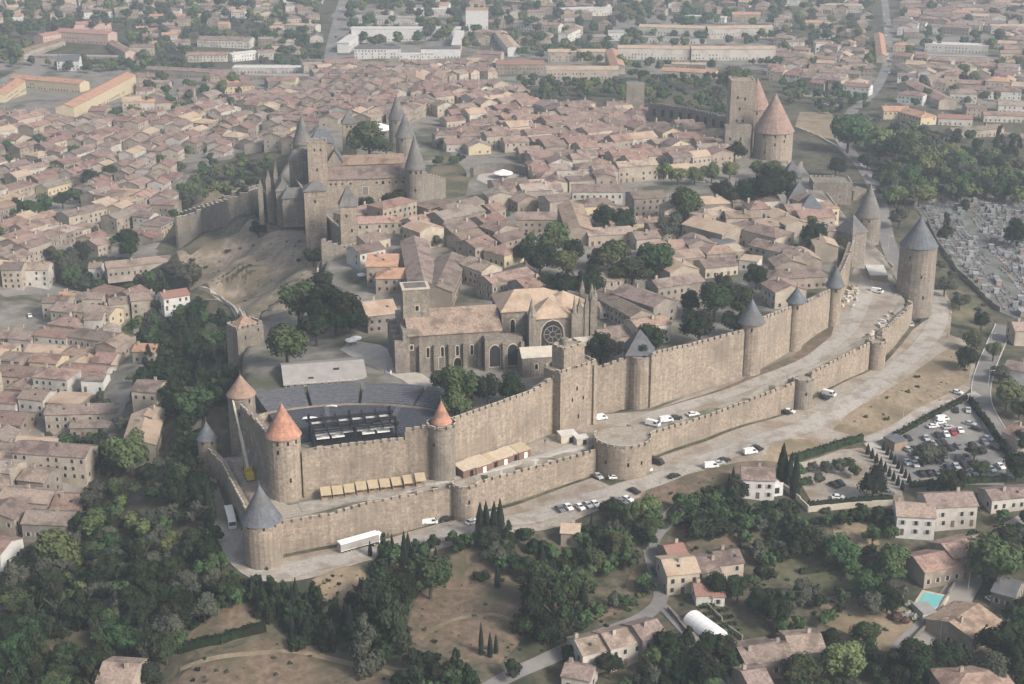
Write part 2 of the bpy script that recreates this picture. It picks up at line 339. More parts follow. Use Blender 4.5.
# ------------------------------------------------------------------ ground sheet
def ground():
    nx, ny = len(GX), len(GY)
    V = np.stack([XX.ravel(), YY.ravel(), Z.ravel()], 1)
    idx = np.arange(nx*ny).reshape(ny, nx)
    Fq = np.stack([idx[:-1,:-1].ravel(), idx[:-1,1:].ravel(), idx[1:,1:].ravel(), idx[1:,:-1].ravel()], 1)
    me = bpy.data.meshes.new('ground'); me.from_pydata(V.tolist(), [], Fq.tolist())
    me.materials.append(M['ground']); me.materials.append(M['town'])
    cx = (XX[:-1,:-1]+XX[1:,1:]).ravel()/2; cy = (YY[:-1,:-1]+YY[1:,1:]).ravel()/2; cz = (Z[:-1,:-1]+Z[1:,1:]).ravel()/2
    dd = cy*CP-(cz-HC)*SP; PX = 512+F*cx/dd; PY = 342-F*(cy*SP+(cz-HC)*CP)/dd
    t = np.zeros(len(cx), bool)
    for P in TOWN: t |= inpoly(PX, PY, P)
    t |= inpoly(cx, cy, POLI_S) | inpoly(cx, cy, POLO_S)
    me.polygons.foreach_set('material_index', t.astype(np.int32)); me.polygons.foreach_set('use_smooth', np.ones(len(cx), bool)); me.update()
    o = bpy.data.objects.new('ground', me); COL.objects.link(o); kind(o, 'structure')
TOWN = [[(335,10),(480,10),(480,70),(335,70)],[(610,18),(780,18),(780,72),(610,72)],[(490,45),(625,45),(625,84),(490,84)],[(0,60),(140,60),(140,110),(0,110)],[(-40,100),(130,84),(150,72),(345,60),(640,60),(640,80),(520,80),(440,92),(300,135),(250,150),(190,175),(165,215),(155,260),(60,252),(-40,300)],[(-40,270),(60,285),(190,292),(150,345),(130,400),(105,450),(80,530),(-40,560)],[(895,20),(1060,20),(1060,104),(900,108)],[(800,60),(870,55),(880,100),(800,98)]]
ground()

def dens(P, step):
    out = []
    for i in range(len(P)):
        a = P[i]; b = P[(i+1) % len(P)]; n = max(1, int(math.hypot(b[0]-a[0], b[1]-a[1])/step))
        out += [(a[0]+(b[0]-a[0])*k/n, a[1]+(b[1]-a[1])*k/n) for k in range(n)]
    return out
def drape(P, m, off, name, step=2.5, world=False, knd='structure', label=None):
    W = P if world else [at(*p)[:2] for p in P]
    B = dens(W, step); n = len(B)
    xs = [p[0] for p in B]; ys = [p[1] for p in B]
    gx, gy = np.meshgrid(np.arange(min(xs), max(xs), step), np.arange(min(ys), max(ys), step))
    inn = inpoly(gx, gy, shrink(W, step*.35)); pts = list(zip(gx[inn].tolist(), gy[inn].tolist()))
    V = [Vector(p) for p in B+pts]
    E = [(i, (i+1) % n) for i in range(n)]
    vv, ee, ff, _, _, _ = geometry.delaunay_2d_cdt(V, E, [list(range(n))], 1, 1e-4)
    xy = np.array([(v.x, v.y) for v in vv]); zz = bil(Z, xy[:,0], xy[:,1]) + off
    me = bpy.data.meshes.new(name); me.from_pydata([(a, b, c) for (a, b), c in zip(xy.tolist(), zz.tolist())], [], [tuple(f) for f in ff])
    me.materials.append(M[m]); me.polygons.foreach_set('use_smooth', [True]*len(me.polygons)); me.update()
    if len(me.polygons) and me.polygons[0].normal.z < 0: me.flip_normals()
    o = bpy.data.objects.new(name, me); COL.objects.link(o); kind(o, knd, label); return o
def smooth_line(P, it=2):
    for _ in range(it):
        Q = [P[0]]
        for a, b in zip(P[:-1], P[1:]):
            Q += [tuple(.75*a[i]+.25*b[i] for i in range(len(a))), tuple(.25*a[i]+.75*b[i] for i in range(len(a)))]
        Q.append(P[-1]); P = Q
    return P
def ribbon(P, w, m, off, name, world=False, kerb=False):
    W = [at(*p)[:2] for p in P] if not world else P
    W = smooth_line(W); D = [W[0]]
    for a, b in zip(W[:-1], W[1:]):
        n = max(1, int(math.hypot(b[0]-a[0], b[1]-a[1])/2.0)); D += [(a[0]+(b[0]-a[0])*k/n, a[1]+(b[1]-a[1])*k/n) for k in range(1, n+1)]
    mb = MB(); rows = []
    for i, p in enumerate(D):
        a = D[max(0, i-1)]; b = D[min(len(D)-1, i+1)]; t = Vector((b[0]-a[0], b[1]-a[1])); t = t.normalized() if t.length > 1e-6 else Vector((1,0))
        nrm = Vector((-t.y, t.x)); row = []
        for s in (1, .5, 0, -.5, -1):
            x, y = p[0]+nrm.x*w/2*s, p[1]+nrm.y*w/2*s; row.append((x, y, zg(x, y)+off))
        rows.append(row)
    n = len(D)
    for r in rows: mb.v += r
    for i in range(n-1):
        for k in range(4): mb.f.append((i*5+k, i*5+k+1, (i+1)*5+k+1, (i+1)*5+k)); mb.m.append(mb.mi(M[m]))
    o = mb.obj(name, smooth=True); kind(o, 'structure')
    if kerb:
        for s in (1, -1):
            mk = MB()
            for i in range(n-1):
                A = rows[i][0 if s > 0 else 4]; B = rows[i+1][0 if s > 0 else 4]
                mk.beam((A[0], A[1], A[2]+.03), (B[0], B[1], B[2]+.03), .3, M['kerb'])
            k = mk.obj('kerb'); kind(k, 'structure')
    return o
GRAVEL = [(190,462),(200,472),(206,476),(216,480),(244,544),(250,570),(264,574),(284,558),(330,549),(409,532),(452,521),(482,513),(592,478),(610,486),(650,474),(652,460),(710,440),(792,412),(812,400),(866,373),(886,362),(913,330),(930,318),(938,300),(930,285),(945,290),(952,310),(950,335),(975,345),(975,385),(962,396),(900,430),(866,441),(830,449),(760,467),(700,482),(640,498),(590,514),(520,533),(470,542),(390,556),(330,574),(275,583),(248,574),(225,556),(205,520),(192,490)]
drape(GRAVEL, 'gravel', .10, 'path')
drape([(832,430),(848,414),(880,396),(920,368),(955,344),(974,350),(968,382),(940,398),(900,420),(862,438)], 'grass_dry', .16, 'field')
drape([(764,461),(770,446),(790,439),(815,440),(830,446),(800,455),(780,464)], 'grass_dry', .16, 'field')
drape([(640,497),(650,487),(690,474),(740,462),(762,461),(790,466),(740,478),(700,492),(672,505)], 'grass_brown', .16, 'field')
drape([(930,300),(938,306),(960,330),(975,340),(990,325),(975,305),(950,280),(935,255),(928,240),(932,270)], 'grass_green', .10, 'field')
LICE = shrink(OXY[1:20] + [IXY[19], IXY[18]] + IXY[0:18][::-1] + [], 2.2)
drape([(224,462),(240,500),(250,520),(262,524),(290,518),(335,508),(409,494),(452,484),(482,478),(592,448),(652,428),(710,410),(792,380),(812,370),(866,341),(884,326),(909,302),(893,296),(880,262),(855,247),(858,262),(853,270),(838,303),(826,330),(800,350),(760,373),(700,392),(652,411),(594,415),(555,434),(459,475),(424,486),(307,502),(288,506),(262,480),(236,454)], 'gravel', .14, 'path')
drape([(652,411),(740,381),(800,351),(836,320),(830,340),(760,385),(700,400)], 'grass_brown', .2, 'field')
drape([(308,503),(330,508),(420,491),(455,480),(452,476),(424,488)], 'grass_brown', .2, 'field')
drape([(404,640),(412,610),(424,580),(436,560),(470,548),(500,555),(524,580),(532,612),(522,640),(500,664),(455,662)], 'grass_brown', .12, 'field')
drape([(312,580),(345,566),(365,568),(368,600),(366,622),(340,610),(322,596)], 'grass_dry', .12, 'field')
drape([(185,640),(200,622),(225,605),(262,612),(275,628),(240,640),(200,655)], 'grass_brown', .12, 'field')
drape([(170,684),(200,662),(262,640),(300,636),(350,655),(410,672),(430,700),(170,700)], 'grass_brown', .12, 'field')
drape([(165,610),(200,592),(225,590),(228,600),(200,612),(180,625)], 'grass_green', .12, 'field')
drape([(40,640),(50,625),(75,620),(88,632),(80,650),(55,655)], 'grass_brown', .12, 'field')
drape([(817,600),(850,592),(880,610),(910,605),(915,640),(890,655),(860,640),(825,625)], 'grass_dry', .12, 'field')
drape([(832,525),(872,520),(880,545),(850,548),(835,540)], 'grass_dry', .12, 'field')
drape([(766,560),(800,548),(850,552),(880,585),(820,592),(772,580)], 'grass_green', .12, 'field')
drape([(560,640),(575,628),(630,610),(648,585),(636,560),(620,600),(590,615)], 'grass_brown', .12, 'field')
drape([(640,520),(672,508),(684,518),(660,530),(650,540)], 'grass_brown', .12, 'field')
drape([(672,530),(735,528),(740,545),(690,548)], 'grass_brown', .12, 'field')
# bare slope under the castle
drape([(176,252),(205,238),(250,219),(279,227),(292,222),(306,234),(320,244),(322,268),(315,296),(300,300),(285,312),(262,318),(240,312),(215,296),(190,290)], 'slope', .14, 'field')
drape([(182,250),(205,236),(248,218),(262,214),(240,232),(205,246),(190,256)], 'grass_green', .2, 'field')
drape([(210,182),(240,180),(262,186),(256,196),(225,206),(200,214),(186,212)], 'grass_dry', .14, 'field')
drape([(428,178),(440,150),(448,150),(470,176),(466,196),(436,200)], 'grass_green', .14, 'field')
drape([(800,112),(832,112),(836,140),(812,136),(795,128)], 'grass_dry', .14, 'field')
drape([(380,345),(430,380),(440,392),(428,402),(402,380),(360,362),(340,350),(350,340)], 'path', .14, 'pavement')
# cemetery, car parks
drape([(912,204),(962,196),(1030,196),(1030,325),(1000,312),(985,300),(957,275),(927,224)], 'grave_ground', .12, 'pavement')
drape([(868,446),(890,438),(964,400),(972,406),(1008,456),(1004,486),(906,486),(880,465)], 'asphalt', .14, 'pavement')
drape([(792,464),(840,450),(862,448),(900,484),(905,504),(815,508)], 'gravel', .12, 'pavement')
drape([(864,444),(874,440),(910,478),(900,488)], 'path', .2, 'pavement')
ribbon([(484,690),(512,675),(560,652),(612,632),(650,615),(664,596),(655,570),(649,546),(658,530),(676,516),(686,503),(684,496)], 4.6, 'asphalt', .2, 'road')
ribbon([(662,606),(684,630),(705,652),(733,690)], 3.6, 'asphalt', .22, 'road')
ribbon([(1004,325),(996,345),(985,370),(979,396),(990,420),(1007,444),(1024,462),(1050,480)], 7, 'asphalt', .2, 'road', kerb=True)
ribbon([(978,394),(950,403),(900,428),(868,442)], 4, 'path', .24, 'road')
ribbon([(904,654),(925,636),(944,616),(962,588),(974,566),(990,545),(1035,520)], 9, 'asphalt', .2, 'road')
ribbon([(930,315),(920,300),(893,262),(884,225),(876,190),(862,165),(848,150),(836,132),(850,112),(872,96),(884,75),(889,55),(888,30),(884,-5)], 8, 'asphalt', .2, 'road')
ribbon([(346,-8),(342,5),(336,30),(330,55),(330,66)], 12, 'asphalt', .2, 'road')
ribbon([(-5,470),(12,440),(24,400),(36,370),(44,345)], 4, 'asphalt', .2, 'road')
ribbon([(0,295),(20,292),(45,290),(60,285)], 10, 'asphalt', .2, 'road')
ribbon([(70,118),(90,104),(112,90),(140,76)], 8, 'asphalt', .2, 'road')
ribbon([(200,288),(222,299),(238,312),(246,326)], 2.5, 'path', .25, 'path')
ribbon([(200,470),(190,440),(204,404),(222,384),(238,372)], 5, 'gravel', .2, 'path')

for P_, w_ in (([(224,520),(238,556),(262,578),(300,568),(340,560),(400,545),(470,530),(540,515),(600,497),(650,483),(700,462),(760,442),(820,420),(860,398),(900,366),(930,340),(942,312),(930,290)], 8), ([(300,508),(360,497),(452,487),(500,473),(560,456),(600,436),(640,422),(700,402),(760,382),(810,362),(846,335),(862,305),(868,280),(862,262)], 6.5), ([(866,442),(900,425),(945,402)], 3)):
    ribbon(P_, w_, 'lane', .26, 'road')
ribbon([(420,640),(450,620),(490,612),(520,625)], 1.6, 'grass_dry', .2, 'path')
ribbon([(180,670),(240,655),(300,650),(360,665),(410,680)], 2.0, 'grass_dry', .2, 'path')
ribbon([(206,300),(236,298),(270,292),(305,280)], 1.2, 'grass_dry', .25, 'path')
# ------------------------------------------------------------------ ramparts
def slitbox(x, y, z, ang, m=None, w=.5, h=1.3):
    mb = MB(); mb.box(0, 0, -h/2, .35, w, h, m or M['slit']); return mb.mesh('window')
SLITM = None
def add_slit(parent, x, y, z, ang, w=.6, h=1.3):
    """dark opening on a wall face whose outward direction is ang"""
    global SLITM
    if SLITM is None:
        mb = MB(); mb.box(0, 0, -.5, .3, 1, 1, M['slit']); SLITM = mb.mesh('window')
    o = link('window', SLITM, parent, (x, y, z), ang, (1, w, h)); return o
def merlons(mb, A, B, za, zb, m, w=1.7, g=.8, h=1.15, t=.5, off=0.0, inside=None):
    L = math.hypot(B[0]-A[0], B[1]-A[1]); n = max(1, int(L/(w+g))); a = math.atan2(B[1]-A[1], B[0]-A[0])
    for i in range(n):
        if rnd() < .035: continue
        f = (i+.5)/n; mb.box(A[0]+(B[0]-A[0])*f, A[1]+(B[1]-A[1])*f, za+(zb-za)*f-.02, L/n-g*U(.8,1.15), t, h*(U(.85,1.05) if rnd() > .1 else U(.4,.7)), m, a, top=M['stone_pale'])
def wall(pts, label, name='curtain_wall', thick=2.2, level=None, m='stone', merl=True, inner_low=0.0, cat='wall', group='stretches of curtain wall', par=.9):
    """pts: (px, foot row, top row): the foot lies on the outer face"""
    S = M[m]; P = []
    for px, pb, pt in pts:
        x, y = hit(level if level is not None else Z, px, pb); P.append((x, y, zg2(x, y, level)-2.5, zat(x, y, pt)))
    return wall_xy(P, label, name, thick, S, merl, cat, group, par)
def zg2(x, y, lv): return float(bil(lv if lv is not None else Z, x, y))
def wall_xy(P, label, name, thick, S, merl, cat, group, par=.9, flip=False):
    root = empty(name, (P[0][0], P[0][1], P[0][2]+2.5)); mb = MB(); mc = MB(); ox, oy, oz = root.location
    n = len(P); N = []
    for i in range(n):
        a = P[max(0, i-1)]; b = P[min(n-1, i+1)]; t = Vector((b[0]-a[0], b[1]-a[1])).normalized(); N.append((-t.y, t.x) if not flip else (t.y, -t.x))
    for i in range(n-1):
        a, b = P[i], P[i+1]; na, nb = N[i], N[i+1]
        q = [(a[0]-ox, a[1]-oy), (b[0]-ox, b[1]-oy), (b[0]+nb[0]*thick-ox, b[1]+nb[1]*thick-oy), (a[0]+na[0]*thick-ox, a[1]+na[1]*thick-oy)]
        za, zb = a[3]-oz-1.1, b[3]-oz-1.1
        if flip: q = q[::-1]; mb.prism(q, [a[2]-oz,b[2]-oz,b[2]-oz,a[2]-oz][::-1], [za, zb, zb, za][::-1], S)
        else: mb.prism(q, [a[2]-oz,b[2]-oz,b[2]-oz,a[2]-oz], [za, zb, zb, za], S)
        # parapet
        k = .26
        A = (a[0]+na[0]*k-ox, a[1]+na[1]*k-oy); B = (b[0]+nb[0]*k-ox, b[1]+nb[1]*k-oy)
        if merl: merlons(mc, A, B, za, zb, S)
    mb.obj('wall', root)
    if merl: mc.obj('battlement', root)
    return tag(root, label, cat, group)
def front_dir(x, y): 
    d = Vector((x, y)).normalized(); return d
def tower(cx, yb, ye, ya, r_px, label, cone='slate', m='stone', level=None, taper=1.0, over=.5, name='wall_tower', slits=((0,.9),(-.6,.9),(.6,.9)), open_top=False, turret=False, group='towers of the ramparts', nseg=24, finial=False, half=False):
    x0, y0 = hit(level if level is not None else Z, cx, yb); z0 = zg2(x0, y0, level)
    r = r_px/scale_at(x0, y0, z0); d = front_dir(x0, y0); x, y = x0+d.x*r, y0+d.y*r
    ze = zat(x0, y0, ye); root = empty(name, (x, y, z0)); S = M[m]; H = ze-z0
    mb = MB(); mb.cyl(0, 0, -4, H, r*taper, r, S, nseg); 
    if cone is None or turret:
        # crenellated crown
        mp = MB(); n = max(8, int(2*math.pi*r/2.6))
        for i in range(n):
            a = 2*math.pi*(i+.5)/n; rr = r-.28 if not turret else r+.15
            if half and math.cos(a-math.atan2(-d.y, -d.x)) < -.25: continue
            mp.box(rr*math.cos(a), rr*math.sin(a), H-.02, .5, 2*math.pi*rr/n-.75, 1.1, S, a, top=M['stone_pale'])
        mp.obj('battlement', root)
    if half: mb.cyl(0, 0, H-.3, H+.05, r-.9, r-.9, M['gravel'], nseg)
    mb.obj('wall', root, smooth=False)
    if cone:
        za = zat(x, y, ya)-z0; mc = MB(); rc = r+over if not turret else r*.8
        if turret: mt = MB(); mt.cyl(0,0,H-.1,H+1.2,rc-.3,rc-.3,S,nseg); mt.obj('drum', root)
        base = H-.3 if not turret else H+1.0
        k = 3
        for j in range(k):   # slightly flared cone
            f0, f1 = j/k, (j+1)/k
            g = lambda f: rc*(1-f)**1.06
            mc.cyl(0, 0, base+(za-base)*f0, base+(za-base)*f1, g(f0), g(f1) if j < k-1 else 0, M[cone], nseg, cap=False)
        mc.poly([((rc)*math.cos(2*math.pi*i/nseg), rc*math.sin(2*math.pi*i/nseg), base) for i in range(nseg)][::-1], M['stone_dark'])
        ro = mc.obj('roof', root)
        mf = MB(); mf.cyl(0, 0, za-.8, za+1.4, .14, .05, M['stone_dark'], 6); mf.obj('finial', ro)
    fa = math.atan2(-d.y, -d.x)
    for da, f in slits:
        a = fa+da; add_slit(root, (r*(1+(taper-1)*(1-f))-.05)*math.cos(a), (r*(1+(taper-1)*(1-f))-.05)*math.sin(a), H*f, a)
    tag(root, label, 'tower', group); root['r'] = r
    return root
del_r = []
G1 = Z1; G0 = Z0
# outer circuit
wall([(209,474,447),(222,486,460),(247,541,507),(254,552,514)], 'shaded outer rampart on the left between blue and grey coned towers', level=Z0)
wall([(274,560,521),(284,555,521),(330,546,513),(375,537,500),(409,530,494),(456,518,485)], 'low outer rampart behind the white articulated lorry', level=Z0)
wall([(476,512,482.5),(500,505,475),(550,489,462),(596,475,449)], 'low outer rampart right of the little round bastion', level=Z0)
wall([(650,458,432),(680,447,423),(710,437,413.6),(764,419,393),(794,409,381)], 'low outer rampart with parked cars on the terrace above', level=Z0)
wall([(810,397,372),(840,383,356),(868,370,342)], 'warm lit outer rampart between two open round towers', level=Z0)
wall([(880,361,331),(896,344,317),(911,326,303)], 'short outer rampart in front of a mason yard', level=Z0)
wall([(911,326,303),(903,308,297),(895,300,294),(891,288,282)], 'crooked rampart joining the massive round tower', level=Z0)
wall([(893,279,266),(870,255,243),(848,234,221),(832,213,200),(817,193,180)], 'long outer rampart running back along the cemetery road', level=Z0)
tower(264.5, 571, 527, 484, 19.5, 'slate coned round tower at the front bend of the walls', level=Z0, slits=((-.75,.97),(0.1,.95),(.75,.97)))
tower(209.5, 472, 441, 421, 9.3, 'small blue slate coned tower at the left end', level=Z0, slits=((-.5,.92),(.5,.92)))
tower(465.5, 522, 490, 0, 13.5, 'little open round bastion under the red coned turret', cone=None, half=True, level=Z0, slits=((.3,.6),))
tower(622, 481, 449, 0, 29.5, 'wide half round barbican bulging from the outer wall', cone=None, half=True, level=Z0, nseg=40, slits=((.2,.5),(-.6,.5),(.7,.5)))
tower(801, 411, 383, 0, 10.5, 'open round tower, grey and streaked, on the outer wall', cone=None, half=True, level=Z0, m='stone_grey', slits=((.4,.6),))
tower(875, 371, 345, 0, 9, 'smaller open round tower below the mason yard', cone=None, level=Z0, slits=())
tower(912, 318, 249, 216, 18, 'massive round tower with slate cone beside the cemetery', level=Z0, m='stone_grey', cone='slate', slits=((-.4,.87),(.3,.6),(.5,.3)), taper=1.05)
tower(866, 246, 218, 183, 12.5, 'grey conical tower standing back on the cemetery road', level=Z0, m='stone_grey', cone='slate_brown', slits=((-.5,.88),(.1,.88)))
# inner circuit
def T(cx, yb, ye, ya, rp, lab, **k): return tower(cx, yb, ye, ya, rp, lab, level=Z1, **k)
T(287, 503, 440, 403, 17, 'tall round corner tower with bright red tiled cone', cone='cone_red', slits=((-.35,.93),(.25,.93),(.8,.93),(-.35,.8),(.3,.35)))
T(245, 453, 398, 374, 13.5, 'round tower with brownish tiled cone left of the theatre', cone='cone_tan', m='stone_grey', slits=((-.6,.92),(.6,.92),(-.2,.7)))
T(442.5, 482, 430, 400, 13.5, 'slim turret with small red tiled cone and stone ring', cone='cone_red', m='stone_grey', turret=True, slits=((-.6,.7),))
T(748, 377, 325, 298, 12, 'slate coned round tower with warm stone beside trees', slits=((.1,.9),), over=.8)
T(793, 352, 303, 286, 8, 'slimmer slate coned tower midway along the right wall', slits=((.2,.9),), over=.9)
T(832, 327, 287, 265.5, 7, 'slate coned tower above the mason yard corner', slits=((.2,.9),), over=1.2)
def W(pts, lab, thick=2.6, **k): return wall(pts, lab, level=Z1, thick=thick, **k)
W([(243,456,404),(256,470,415),(272,492,436)], 'shaded inner rampart left of the red coned corner tower')
W([(304,498,450),(318,495,447),(406,482,437)], 'inner rampart in front of the theatre stage')
W([(406,482,429),(430,479,425)], 'raised end of rampart beside the red coned turret')
W([(455,473,417),(498,457,402),(534,441,389),(563,429,369)], 'rising inner rampart above the reddish market sheds')
W([(594,413,368),(610,410,362),(630,406,354)], 'short inner rampart between square and pointed towers')
W([(650,408,352),(700,390,340.5),(742,378,329)], 'broad sunlit inner rampart right of the pointed tower')
W([(757,371,318),(789,352,306)], 'inner rampart between the two round slate towers')
W([(799,348,303),(828,328,289)], 'inner rampart stretch ending at the mason yard')
W([(836,314,280),(846,290,258),(852,272,240)], 'inner rampart with walkway climbing to tall grey tower')
W([(848,258,236),(834,236,222),(821,219,210),(808,205,197),(798,190,186)], 'inner rampart descending behind the tall grey tower', thick=2.2)

def boxtower(quad_px, yt, level, label, name='wall_tower', m='stone', top=None, slits=(), extra=None, group='towers of the ramparts', merl=True, roof=None, ya=None, eave=.4, cat='tower'):
    """quad_px: front-left foot, front-right foot (px) and depth in metres"""
    (ax, ay), (bx, by), dep = quad_px
    A = hit(level, ax, ay); B = hit(level, bx, by); z0 = zg2(*A, level)
    a = math.atan2(B[1]-A[1], B[0]-A[0]); w = math.hypot(B[0]-A[0], B[1]-A[1]); cx, cy = (A[0]+B[0])/2 - math.sin(a)*dep/2, (A[1]+B[1])/2 + math.cos(a)*dep/2
    H = zat((A[0]+B[0])/2, (A[1]+B[1])/2, yt)-z0
    root = empty(name, (cx, cy, z0), a); mb = MB(); mb.box(0, 0, -4, w, dep, H+4, M[m]); mb.obj('wall', root)
    if merl:
        mp = MB(); c = [(-w/2+.26,-dep/2+.26),(w/2-.26,-dep/2+.26),(w/2-.26,dep/2-.26),(-w/2+.26,dep/2-.26)]
        for i in range(4): merlons(mp, c[i], c[(i+1) % 4], H, H, M[m], w=1.5, g=.7, h=1.1)
        mp.obj('battlement', root)
    if roof:
        zap = zat(cx, cy, ya)-z0; mr = MB(); e = eave; q = [(-w/2-e,-dep/2-e),(w/2+e,-dep/2-e),(w/2+e,dep/2+e),(-w/2-e,dep/2+e)]
        rl = max(0, (w-dep)/2)*.8; r1 = (-rl, 0, zap); r2 = (rl, 0, zap)
        b = [(p[0], p[1], H-.05) for p in q]
        if rl < .3:
            for i in range(4): mr.poly([b[i], b[(i+1) % 4], (0,0,zap)], M[roof])
        else:
            mr.poly([b[0], b[1], r2, r1], M[roof]); mr.poly([b[1], b[2], r2], M[roof]); mr.poly([b[2], b[3], r1, r2], M[roof]); mr.poly([b[3], b[0], r1], M[roof])
        mr.poly(b[::-1], M['stone_dark']); mr.obj('roof', root)
    for fx, fz in slits: add_slit(root, fx*w/2, -dep/2+.05, H*fz, -math.pi/2)
    return tag(root, label, cat, group), w, dep, H
# the square tower in front of the cathedral with its raised turret
r_, w_, d_, H_ = boxtower(((560,436),(596,423),8.5), 368, Z1, 'tall plain square tower in the inner rampart by the cathedral', slits=((-.1,.68),(.25,.5),(-.35,.52),(.0,.22)))
mb = MB(); mb.box(-.8, .4, H_-.1, w_*.56, d_*.7, 7.4, M['stone']); mp = MB()
hw, hd = w_*.28, d_*.35
for (x0,y0),(x1,y1) in (((-hw,-hd),(hw,-hd)),((hw,-hd),(hw,hd)),((hw,hd),(-hw,hd)),((-hw,hd),(-hw,-hd))): merlons(mp, (x0*.95-.8,y0*.92+.4), (x1*.95-.8,y1*.92+.4), H_+7.25, H_+7.25, M['stone'], h=.8)
mb.obj('turret_wall', r_); mp.obj('turret_battlement', r_)
mb = MB(); mb.cyl(-1.5, 1.5, H_+7, H_+9.6, 1.3, 1.2, M['stone_grey'], 12); mb.obj('stair_turret', r_)
mb = MB(); mb.box(w_*.42, -d_/2-.4, -3, 1.6, .9, H_+2.6, M['stone']); mb.obj('buttress', r_)
# pointed tower right of it
r2, w2, d2, H2 = boxtower(((626,407),(652,406),10), 355, Z1, 'pointed slate roofed tower after the square tower', roof='slate', ya=329, merl=False, eave=1.0, slits=((0,.9),(.1,.5)))
mb = MB(); mb.cyl(0, -d2/2+1, -4, H2-.4, w2*.42, w2*.4, M['stone'], 20); mb.obj('rounded_front', r2)
# square tower on the wooded side
r3, w3, d3, H3 = boxtower(((240,376),(266,372),8), 327, Z0, 'square grey tower with low tiled roof beside the wood', m='stone_grey', slits=((-.4,.8),(.6,.9),(-.3,.5)))
mb = MB(); e = 2.6
b = [(-w3/2+1,-d3/2+1),(w3/2-1,-d3/2+1),(w3/2-1,d3/2-1),(-w3/2+1,d3/2-1)]
for i in range(4): mb.poly([(*b[i], H3+.2), (*b[(i+1) % 4], H3+.2), (0,0,H3+4.0)], M['cone_tan'])
mb.obj('roof', r3)
# tall grey tower on the bend and the small pointed towers behind
boxtower(((834,262),(850,268),9), 232, Z1, 'tall grey tower with steep roof at the wall bend', m='stone_grey', roof='slate_brown', ya=214, merl=False, eave=.6, slits=())
boxtower(((800,224),(822,224),11), 211, Z2, 'squat tower with broad pyramid roof inside the rampart', m='stone_grey', roof='slate', ya=193, merl=False, eave=1.0, slits=((.3,.7),))
boxtower(((789,211),(809,211),10), 199, Z2, 'small tower with bluish pyramid roof near the gatehouse', m='stone_grey', roof='slate', ya=181, merl=False, eave=1.0, slits=((.3,.7),))
boxtower(((784,188),(801,188),9), 177, Z2, 'small slate pyramid tower hard against the gatehouse', m='stone_grey', roof='slate', ya=160, merl=False, eave=.8, slits=((.3,.7),))
boxtower(((812,205),(851,205),16), 184, Z0, 'low square grey barbican outside the gatehouse', m='stone_grey', slits=((-.5,.4),(.4,.4)))
boxtower(((853,200),(866,198),8), 190, Z0, 'small flat roofed lodge beside the square barbican', m='stone_grey', merl=False, cat='building', group=None)
# gatehouse
def dtower(root, cx, yb, ye, ya, rp, cone):
    x0, y0 = hit(Z2, cx, yb); z0 = zg2(x0, y0, Z2); r = rp/scale_at(x0, y0, z0); d = front_dir(x0, y0); x, y = x0+d.x*r-root.location.x, y0+d.y*r-root.location.y
    ze = zat(x0, y0, ye)-root.location.z; za = zat(x0+d.x*r, y0+d.y*r, ya)-root.location.z
    mb = MB(); mb.cyl(x, y, -12, ze, r, r, M['stone'], 24); w = mb.obj('tower_wall', root)
    mc = MB(); mc.cyl(x, y, ze-.2, za, r+.7, 0, M[cone], 24); mc.obj('tower_roof', w)
    fa = math.atan2(-d.y, -d.x)
    for da, f in ((-.5,.9),(.1,.9),(.65,.9),(.1,.6),(.6,.72),(-.4,.3)):
        a = fa+da; add_slit(w, x+(r-.05)*math.cos(a), y+(r-.05)*math.sin(a), ze*f, a, .8, 1.4)
gx, gy, gz_ = *hit(Z2, 762, 160), 0; gz_ = zg2(gx, gy, Z2)
gate = empty('gatehouse', (gx, gy, gz_)); tag(gate, 'twin towered gatehouse with steep pinkish cones at the far wall end', 'gatehouse')
dtower(gate, 772, 161, 134, 93, 19.5, 'cone_pink')
dtower(gate, 754, 146, 110, 77, 13, 'cone_pink')
def slab(root, A, B, dep, yt, name, m, level=Z2, flare=0, z0off=-10, slits=(), merl=False, rot_out=False):
    a = hit(level, *A); b = hit(level, *B); an = math.atan2(b[1]-a[1], b[0]-a[0]); w = math.hypot(b[0]-a[0], b[1]-a[1])
    cx, cy = (a[0]+b[0])/2-math.sin(an)*dep/2-root.location.x, (a[1]+b[1])/2+math.cos(an)*dep/2-root.location.y
    zt = zat((a[0]+b[0])/2, (a[1]+b[1])/2, yt)-root.location.z
    mb = MB(); mb.box(cx, cy, z0off, w, dep, zt-z0off, M[m], an)
    if merl:
        c, s = math.cos(an), math.sin(an); q = [(cx+x*c-y*s, cy+x*s+y*c) for x, y in ((-w/2+.3,-dep/2+.3),(w/2-.3,-dep/2+.3),(w/2-.3,dep/2-.3),(-w/2+.3,dep/2-.3))]
        for i in range(4): merlons(mb, q[i], q[(i+1) % 4], zt, zt, M[m], h=.9)
    o = mb.obj(name, root)
    for f, fz in slits:
        add_slit(o, (a[0]+(b[0]-a[0])*f)-root.location.x+math.sin(an)*.05*-1, (a[1]+(b[1]-a[1])*f)-root.location.y, zt*fz, an-math.pi/2, .9, 1.6)
    return cx, cy, zt, an, w
slab(gate, (728,152), (752,152), 16, 82, 'main_block', 'stone', slits=((.3,.78),(.6,.76),(.4,.62),(.3,.45),(.55,.45)), merl=True)
slab(gate, (724,158), (750,158), 6, 126, 'forebuilding', 'stone_grey', slits=((.2,.6),(.6,.6)))
